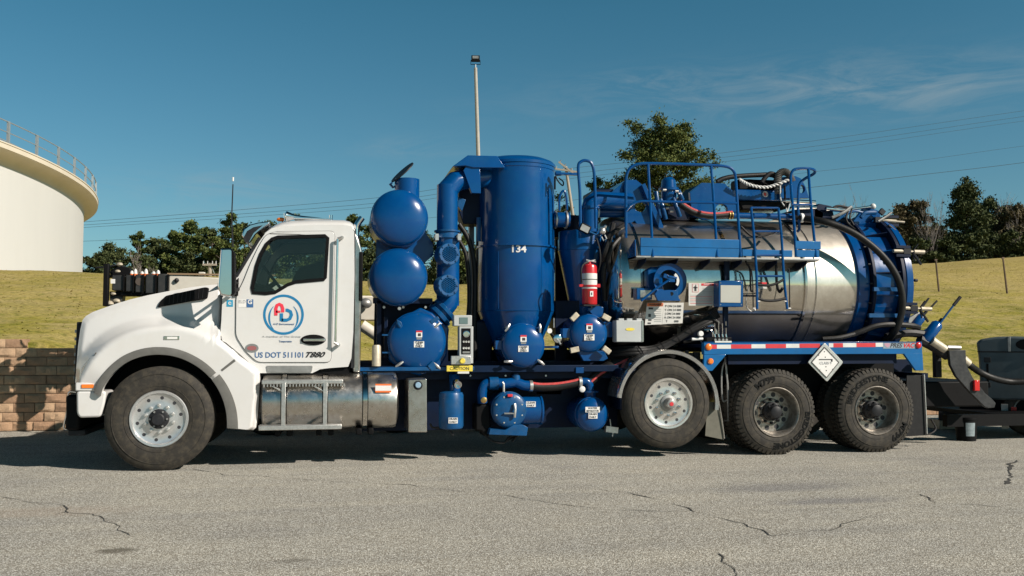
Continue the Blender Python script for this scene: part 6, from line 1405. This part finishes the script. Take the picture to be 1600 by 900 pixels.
TB(pxprism([(1153, 279), (1216, 281), (1216, 298), (1153, 298)], .95, 1.2), "boom_motor", BLACK, .03)
TB(pxprism([(1153, 313), (1238, 313), (1232, 326), (1160, 328)], .92, 1.3), "boom_underside", BLACK, .02)
lm = TB(MB().lathe([(.036, 0), (.040, .015), (.030, .02), (.024, .016), (.001, .016)], P(1195, 303.5, .85), (0, -1, 0), 20), "boom_lamp", WTAPE); MB().cyl(P(1195, 303.5, .833), P(1195, 303.5, .826), .022, None, 16).build("lamp_lens", REDL, lm)
TB(pxprism([(1219, 277), (1243, 275), (1252, 279), (1259, 292), (1264.5, 309.5), (1219, 310)], .80, .86, [ell(1253, 295.5, 4.8, 6.4)[::-1]]), "boom_head", BLUE, .004)
TB(pxprism([(1219, 277), (1243, 275), (1243, 309), (1219, 309)], .86, 1.15), "boom_head_box", NAVY, .004)
bh = [(1120, 284), (1128, 280), (1142, 276.5), (1165, 274.5), (1185, 273.5), (1200, 273), (1210, 275), (1216, 281)]
TB(MB().tube(smooth_path([P(a, b_, .9) for a, b_ in bh], 5), .032, 10), "boom_hose", HOSE)
TB(MB().tube(smooth_path([P(a, b_, .82) for a, b_ in ((1190, 285), (1198, 275), (1205, 271), (1213, 275), (1212, 282))], 5), .03, 10), "boom_hose", RUBBER2)
m = MB(); cq = smooth_path([P(a, b_, .75) for a, b_ in ((1216, 302), (1215, 285), (1217, 273), (1223, 268.5), (1230, 270), (1235, 277), (1238, 284))], 8)
m.tube(cq, [.050 if i % 2 else .040 for i in range(len(cq))], 12); TB(m, "corrugated_hose", mat("grey_corrugated_rubber", (.09, .085, .075), .7, var=.3))
rq = smooth_path([P(a, b_, .72) for a, b_ in ((1155, 280), (1165, 286), (1180, 291), (1198, 292.5), (1214, 288), (1232, 281))], 12); m = MB()
for ph in (0, pi):
    m.tube([p + Vector((0, cos(i * .8 + ph) * .012, sin(i * .8 + ph) * .012)) for i, p in enumerate(rq)], .012, 6)
TB(m, "white_rope", WTAPE)
rail_([(1219, 290, .7), (1220, 312, .7), (1228, 325, .7), (1230, 331, .7), (1234, 318, .7)], "dangling_rope", .008, None, WTAPE); rail_([(1226, 290, .7), (1227, 326, .7)], "dangling_strap", .014, None, BLACK)
TB(MB().cyl(P(1222, 313.5, .7), P(1240, 314.5, .7), .02, None, 12).cyl(P(1238, 314.5, .7), P(1274, 316.5, .7), .028, None, 14), "boom_cylinder", CHROME)
TB(MB().cyl(P(1235, 325, .8), P(1275, 324, .8), .02, None, 12), "boom_cylinder", CHROME)
TB(MB().prism([(p.x, p.z) for p in (P(1240, 345, .8), P(1290, 345, .8), P(1290, 331, .8), P(1275, 322, .8), P(1240, 328, .8))], .85, 1.4), "boom_rest", NAVY, .01)
rail_([(1156, 352, .35), (1175, 369, .33), (1195, 368, .33), (1213, 362, .33), (1224, 352, .36)], "slack_cable", .014, None, RUBBER2)
TB(pxbox(1170, 326, 1208, 334, 1.05, 1.1), "boom_label_plate", BRUSH)
# the big black hose over the rear
big = [(1238, 339, .55), (1252, 341, .50), (1270, 343, .40), (1290, 347, .30), (1312, 354, .25), (1335, 365, .20), (1357, 380, .16), (1376, 397, .13), (1393, 418, .12), (1405, 442, .12), (1410, 468, .13), (1408, 492, .16), (1401, 512, .2), (1391, 527, .3), (1383, 532, .4)]
TB(MB().tube(smooth_path([P(*p) for p in big], 5), .043, 16), "large_black_hose", HOSE)
TB(MB().lathe([(.05, -.02), (.06, -.018), (.06, .018), (.05, .02)], P(1252, 340.5, .5), (1, 0, 0), 20), "hose_clamp", LABEL)
rail_([(1330, 524, .25), (1348, 517, .22), (1370, 509, .2), (1395, 507, .2), (1425, 509, .25), (1436, 512, .3)], "return_hose", .036, None, HOSE)
rail_([(1285, 530, .25), (1310, 528, .22), (1335, 522, .22)], "return_hose", .03, None, HOSE)
# rear hydraulic gear on top
TB(MB().cyl(P(1290, 326, .8), P(1322, 329, .8), .03, None, 12).cyl(P(1318, 329, .8), P(1362, 322.5, .8), .017, None, 10), "door_cylinder", CHROME)
TB(MB().sphere(P(1364, 322.5, .8), .04, 12), "cylinder_end", WTAPE)
for pts, r, mt in (([(1300, 340, .7), (1318, 332, .68), (1330, 323, .7)], .02, GREYM), ([(1296, 328, .8), (1310, 322, .8), (1330, 326, .8)], .018, RUBBER2), ([(1325, 330, .75), (1322, 342, .72), (1328, 352, .7), (1345, 365, .6)], .014, RUBBER2), ([(1331, 327, .75), (1328, 340, .72), (1334, 352, .7)], .012, RUBBER2), ([(1306, 345, .75), (1320, 336, .75), (1335, 330, .75), (1350, 333, .75)], .018, BLUE2), ([(1345, 340, .7), (1352, 333, .7), (1368, 332, .7)], .028, BLUE2), ([(1372, 346, .6), (1385, 338, .6), (1393, 332, .6)], .016, GREYM), ([(1388, 352, .6), (1396, 358, .6), (1402, 362, .6)], .016, DARK)):
    rail_(pts, "hydraulic_line", r, None, mt)
TB(pxprism([(1330, 350), (1352, 322), (1375, 330), (1376, 345), (1340, 352)], .85, .90), "hinge_plate", BLUE, .004)
TB(pxprism([(1272, 325), (1280, 318), (1300, 322), (1304, 340), (1272, 342)], .85, 1.0), "hinge_block", NAVY, .01)
TB(MB().obox(P(1378, 331, .75), (.07, .04, .07), Matrix.Rotation(radians(40), 3, 'Y')), "marker_plate", DARK)
# rear valves
for a, b_, c_, d, r, mt, nm in ((1444, 533, 1466, 505, .075, BLUE, "rear_valve_actuator"), (1428, 510, 1442, 493, .06, BLUE, "rear_valve_actuator")):
    p, q = P(a, b_, .45), P(c_, d, .45); dd2 = (q - p).normalized(); o = TB(MB().lathe([(r * .8, 0), (r, .03), (r, (q - p).length - .03), (r * .7, (q - p).length), (.001, (q - p).length)], p, dd2, 20), nm, mt, smooth=40); MB().cyl(q, q + dd2 * .08, .02, None, 8).build("actuator_stem", DARK, o)
rail_([(1463, 513, .42), (1480, 490, .40), (1493, 473, .40), (1500, 465, .40)], "lever_rod", .014, None, BLUE2, sm_=False)
TB(MB().cyl(P(1490, 477, .40), P(1500.5, 464, .40), .022, None, 8), "lever_grip", DARK)
for a, b_, c_, d in ((1441, 480, 1451, 466), (1452, 483, 1464, 470)): rail_([(a, b_, .4), (c_, d, .4)], "small_lever", .013, None, DARK, sm_=False)
TB(pxprism([(1415, 500), (1438, 487), (1444, 497), (1438, 515), (1420, 512)], .45, .50), "valve_plate", GREYM, .004)
rail_([(1385, 527, .5), (1415, 520, .48), (1440, 522, .48), (1450, 524, .48)], "outlet_pipe", .055, None, DARK)
TB(MB().lathe([(.055, 0), (.085, .005), (.085, .05), (.06, .055)], P(1447, 523, .48), (1, 0, -.1), 20), "outlet_coupling", GREYM)
rail_([(1436, 530, .45), (1455, 540, .45), (1468, 548, .45), (1480, 556, .45)], "outlet_pipe", .065, None, DARK)
TB(MB().cyl(P(1455, 532, .4), P(1476, 546, .4), .06, .055, 20), "white_coupling", TAN)
rail_([(1480, 543, .45), (1500, 543.5, .45)], "pipe_flange", .03, None, GREYM, sm_=False)
arm = [(1483, 547), (1509, 547), (1510, 570), (1520, 590), (1540, 615), (1550, 623), (1556, 630), (1554, 637), (1544, 638), (1538, 635), (1515, 612), (1494, 588), (1485, 570)]
TB(pxprism(arm, .35, .40), "tail_arm", mat("scuffed_black_plate", (.03, .032, .034), .5, var=.4, vs=9, dirt=(.10, .10, .095), dirts=.4, spec=.25), .006)
TB(pxbox(1523, 594, 1531, 611, .31, .35), "tail_lamp", REDL, .01)
TB(MB().box(P(1440, 600, .6).x, P(1545, 600, .6).x, .6, 1.9, P(1480, 636, .6).z, P(1480, 596, .6).z), "tail_frame", BLACK, .02)
TB(MB().box(P(1462, 560, .55).x, P(1471, 560, .55).x, .55, .62, P(1466, 590, .55).z, P(1466, 548, .55).z), "tail_post", DARK)
TB(MB().box(P(1447, 600, .3).x, P(1456, 600, .3).x, .5, .56, P(1450, 668, .5).z, P(1450, 600, .5).z), "red_reflector_post", REDL)
TB(MB().box(P(1441, 580, .2).x, P(1450, 580, .2).x, .2, 2.3, P(1445, 592, .2).z, P(1445, 583, .2).z), "rear_crossbar", NAVY)
rail_([(1455, 655, .4), (1462, 670, .38), (1452, 678, .36), (1440, 676, .4)], "ground_cable", .012, None, RUBBER2)
# ================================================================ the service truck behind, seen over the bonnet
st2 = thing("service_truck", (1.3, 3.9, 0), "white service truck with black tool boxes on its rear, parked behind the tanker's bonnet", "truck")
def S2(m, nm, mt, bev=0, par=None, **k): return m.build(nm, mt, par or st2, bev, **k)
SWHITE = mat("dull_white_body", (.58, .55, .48), .5, var=.05, vs=3, dirt=(.4, .35, .27), dirts=.3)
TBOX = mat("black_tool_box", (.022, .023, .024), .5, var=.3, vs=5, dirt=(.07, .065, .055), dirts=.4)
yb_ = 3.55
p, q = P(263, 470, yb_), P(590, 470, yb_); zt1, zt2 = P(263, 428, yb_).z, P(345, 434, yb_).z
zr = P(575, 462, yb_).z; zbt = P(575, 500, yb_).z
bd2 = S2(MB().prism([(p.x, zbt - .5), (p.x, zt1), (P(345, 434, yb_).x, zt2), (P(430, 440, yb_).x, zt2 - .06), (P(500, 462, yb_).x, zr), (q.x, zr), (q.x, zbt), (p.x + 1.2, zbt)], yb_, yb_ + 1.0), "white_body", SWHITE, .02)
S2(MB().box(p.x - .02, P(430, 440, yb_).x, yb_ - .02, yb_ + .04, zt1 - .012, zt1 + .012), "roof_edge_strip", mat("brown_strip", (.25, .17, .10), .8))
S2(pxbox(310, 425, 320, 431, yb_, yb_ + .1), "roof_fitting", SWHITE, .01)
S2(MB().sphere(P(276, 438, yb_ - .02), .035, 8), "body_latch", DARK)
for i, (a, b_) in enumerate(((174, 194), (195, 209), (210, 224), (226, 244), (245, 263))):
    bx = S2(pxbox(a + .6, 430 - (a - 174) * .03, b_ - .6, 454 + (a - 174) * .09, yb_ - .10, yb_ + .22), "tool_box", TBOX, .015)
    MB().box(P(b_ - 1, 440, yb_ - .1).x, P(b_ + .6, 440, yb_ - .1).x, yb_ - .13, yb_ - .09, P(a, 456 + (a - 174) * .09, yb_).z, P(a, 429, yb_).z).build("box_strap", BLACK, bx)
lab(176.5, 439.5, 7, 7, yb_ - .105, LABEL, "white_plate", st2, .004)
S2(MB().cyl(P(218, 440, yb_ - .101), P(218, 440, yb_ - .106), .055, None, 20), "round_mark", mat("worn_mark", (.06, .045, .035), .7))
S2(MB().box(P(165, 440, yb_).x, P(173, 440, yb_).x, yb_ - .15, yb_ - .05, P(168, 479, yb_).z, P(168, 413, yb_).z), "rear_post", BLACK, .01)
S2(pxbox(165, 430, 250, 434, yb_ + .25, yb_ + .3), "rear_rail", BLACK)
S2(pxbox(171, 456, 262, 462, yb_ - .05, yb_ + .2), "box_shelf", BLACK, .01)
S2(pxprism([(171, 462), (192, 461), (190, 478), (173, 480)], yb_, yb_ + .2), "rear_cabinet", TBOX, .01)
S2(pxprism([(185, 416), (203, 418), (208, 430), (172, 432), (172, 424)], yb_ + .1, yb_ + .2), "reel_frame", BLACK, .01)
S2(MB().tube(smooth_path([P(150, 418, yb_ + .3), P(168, 417, yb_ + .2), P(185, 414, yb_ + .2), P(200, 420, yb_ + .2)], 4), .012, 6), "whip_hose", DARK)
for a, b_, r in ((187, 413, .035), (184, 424, .03), (177, 459, .03), (171, 474, .05), (182, 470, .04), (188, 474, .03)): S2(MB().sphere(P(a, b_, yb_ - .05), r, 10, (1.3, 1, .8)), "pale_fitting", TAN)
for a, h in ((206, 7), (211.5, 10), (222, 6), (228, 10), (240, 6), (247, 8)):
    c = P(a, 430, yb_ + .1); s_ = mpp(a, 430, yb_ + .1); o = MB().lathe([(3.2 * s_, 0), (2.6 * s_, h * s_ * .7), (1.1 * s_, h * s_), (.001, h * s_)], c, (0, 0, 1), 12).build("capped_bottle", WTAPE, st2)
    MB().cyl(c + Vector((0, 0, -.01)), c + Vector((0, 0, .02)), 3.4 * s_, None, 12).build("bottle_base", ORANGE, o)
S2(pxbox(331, 447, 339.5, 456, yb_ - .02, yb_ + .05), "red_tail_lamp", REDL, .01); S2(pxbox(332, 456.5, 339, 465, yb_ - .02, yb_ + .05), "blue_reflector", LOGOB, .01)
S2(MB().tube([P(565, 508, yb_), P(592, 526, yb_)], .085, 16), "white_pipe", SWHITE)
S2(pxbox(558, 575, 585, 596, yb_, yb_ + .6), "white_side_box", SWHITE, .02)
S2(MB().sphere(P(571, 474, yb_ - .1), .10, 12, (1, .8, .8)), "grey_lamp_unit", GREYM)
S2(pxprism([(172, 478), (190, 478), (192, 510), (187, 530), (174, 528), (170, 505)], yb_, yb_ + .25), "hanging_gear", BLACK, .03)  # unseen hanging gear, shaped for its shadow on the block wall
S2(MB().tube([P(177, 526, yb_), P(180, 560, yb_)], .02, 6).tube([P(186, 526, yb_), P(185, 550, yb_)], .03, 6).sphere(P(181, 588, yb_), .12, 10, (1, .6, 1.7)), "hanging_gear_foot", BLACK)
S2(MB().box(P(330, 520, yb_).x, P(700, 520, yb_).x, yb_ + .2, yb_ + .3, .75, .95).box(P(200, 520, yb_).x, P(700, 520, yb_).x, yb_ + .8, yb_ + .9, .75, .95), "chassis", BLACK)
S2(pxprism([(440, 490), (450, 462), (500, 455), (540, 455), (545, 490)], yb_ + .1, yb_ + 1.0), "cab", SWHITE, .05)
for a in (420, 620, 760):
    c = P(a, 620, yb_); 
    for yy in (yb_ - .02, yb_ + .8):
        w_o = MB().lathe([(.26, .03), (.27, 0), (.44, 0), (.47, .04), (.47, .22), (.44, .25), (.2, .25)], (c.x, yy, .47), (0, 1, 0), 40, caps=False).build("wheel", RUBBER, st2); MB().lathe([(.27, .03), (.2, .08), (.001, .08)], (c.x, yy, .47), (0, 1, 0), 24, caps=False).build("rim", GREYM, w_o)
# ---------------------------------------------------------------- grey equipment trailer at the right edge
yt = 1.7
tr_ = thing("equipment_trailer", (P(1570, 600, yt).x, yt + .6, 0), "grey engine-box trailer with rounded lid and oval vent at the right picture edge", "trailer")
TG = mat("grey_trailer_paint", (.075, .098, .108), .5, var=.15, vs=3, dirt=(.04, .043, .042), dirts=.35, spec=.3)
bdx = MB().prism(XZ(rounded([(1526, 536), (1531, 530), (1552, 526), (1570, 525.5), (1660, 530), (1662, 622), (1532, 624), (1529, 560)], 4), yt), yt, yt + 1.4).build("engine_box", TG, tr_, .03)
pxbox(1564.5, 526, 1567, 549, yt - .006, yt + .02).build("lid_strap", GREYM, bdx, .003)
MB().tube([P(1527, 549.5, yt - .003), P(1660, 549.5, yt - .003)], .008, 5).build("lid_seam", BLACK, bdx)
MB().prism(XZ(ell(1585, 538, 12, 8), yt), yt - .008, yt + .001).build("oval_vent", BLACK, bdx, .002)
pxbox(1588, 552, 1597.5, 560.5, yt - .012, yt).build("latch_plate", DARK, bdx, .003); lab(1593, 556, 6.5, 6, yt - .013, BOXG, "latch_face", bdx, .002)
for py_ in (562, 601): pxbox(1536, py_ - 4, 1544, py_ + 4, yt - .01, yt).build("hinge", DARK, bdx, .003)
pxbox(1539, 568, 1541, 596, yt - .006, yt).build("hinge_rod", BLACK, bdx)
MB().tube([P(1595, 528, yt + .3), P(1590, 500, yt + .3), P(1604, 488, yt + .3), P(1640, 486, yt + .3)], .022, 8).build("roll_bar", GREYM, tr_)
MB().box(P(1505, 640, yt).x, P(1680, 640, yt).x, yt + .1, yt + 1.2, P(1570, 640, yt).z, P(1570, 623, yt).z).build("frame", BLACK, tr_, .01)
for a in (1590, 1650):
    c = P(a, 645, yt); 
    w_o = MB().lathe([(.2, .03), (.21, 0), (.33, 0), (.36, .04), (.36, .2), (.33, .23), (.2, .23)], (c.x, yt + .05, .36), (0, 1, 0), 40, caps=False).build("wheel", RUBBER, tr_); MB().lathe([(.21, .03), (.15, .07), (.001, .07)], (c.x, yt + .05, .36), (0, 1, 0), 24, caps=False).build("rim", GREYM, w_o)
pxbox(1570, 634, 1576, 646, yt - .02, yt + .02).build("red_reflector", REDL, tr_)
pxbox(1561, 630, 1568, 668, yt - .05, yt + .02).build("support_leg", GREYM, tr_)
pxprism([(1478, 646), (1560, 652), (1560, 662), (1478, 660)], yt, yt + .3).build("draw_bar", DARK, tr_, .01)
MB().box(P(1480, 655, .9).x, P(1700, 655, .9).x, .9, 1.0, .20, .36).box(P(1560, 655, .9).x, P(1700, 655, .9).x, 1.0, 2.8, .30, .36).build("side_beam", BLACK, tr_)
piv = P(1526, 560, yt); RT = Matrix.Rotation(radians(-37.5), 3, 'Z')
def turn(o):
    if o.type == 'MESH' and o.name != "side_beam":
        for v in o.data.vertices: q_ = v.co - piv; v.co = piv + RT @ q_
    for k_ in kids(o): turn(k_)
turn(tr_)
hs = [(1508, 566, .9), (1517, 572, .9), (1530, 581, 1.0), (1550, 590, 1.0), (1575, 596, 1.05), (1600, 596, 1.0), (1640, 592, .9), (1700, 580, .8)]
hq = smooth_path([P(*p) for p in hs], 8); o = MB().tube(hq, [.046 if i % 2 else .042 for i in range(len(hq))], 14).build("connecting_hose", HOSE); tag(o, "thick black hose sagging from the tanker's tail arm to the grey trailer", "hose")
e_ = MB().tube([P(1503, 561, .9), P(1512, 569, .9)], .068, 14).build("hose_end_fitting", TAN, o)
# bucket
bk = P(1521, 690, .75); gy_ = G(1521, 690, 0)
bkt = thing("bucket", gy_, "black plastic bucket with a pale label standing on the ground under the tail arm", "bucket")
s_ = mpp(1521, 688, gy_.y); r_ = 16.5 * s_; h_ = 37 * s_
MB().lathe([(r_ * .86, 0), (r_, h_ - .03), (r_ + .008, h_ - .03), (r_ + .008, h_), (r_ - .004, h_), (r_ * .85, .01), (.001, .01)], (gy_.x, gy_.y + r_, 0.002), (0, 0, 1), 40).build("pail", BLACK, bkt, 0)
c_ = (gy_.x, gy_.y + r_, 0.002); rows = []
for a in np.linspace(radians(-128), radians(-75), 10): rows.append([Vector((c_[0] + (r_ * (.86 + .14 * z / h_) + .003) * cos(a), c_[1] + (r_ * (.86 + .14 * z / h_) + .003) * sin(a), z)) for z in (.07, h_ - .07)])
MB().grid(rows).build("bucket_label", mat("bucket_label", (.25, .30, .32), .5, var=.2, vs=30), bkt)
MB().tube(smooth_path([Vector((c_[0] + (r_ + .01) * cos(a), c_[1] + (r_ + .01) * sin(a) * .4, h_ - .02 - .10 * abs(sin(a)))) for a in np.linspace(pi, 2 * pi, 9)], 2), .004, 5).build("handle", GREYM, bkt)
# low grey block on the ground and cable
o = MB().box(P(1468, 665, 2.4).x, P(1500, 665, 2.4).x, 2.4, 2.7, 0.001, .16).build("wheel_chock", GREYM, None, .01); tag(o, "low grey block on the ground between the tanker's tail and the bucket", "block")
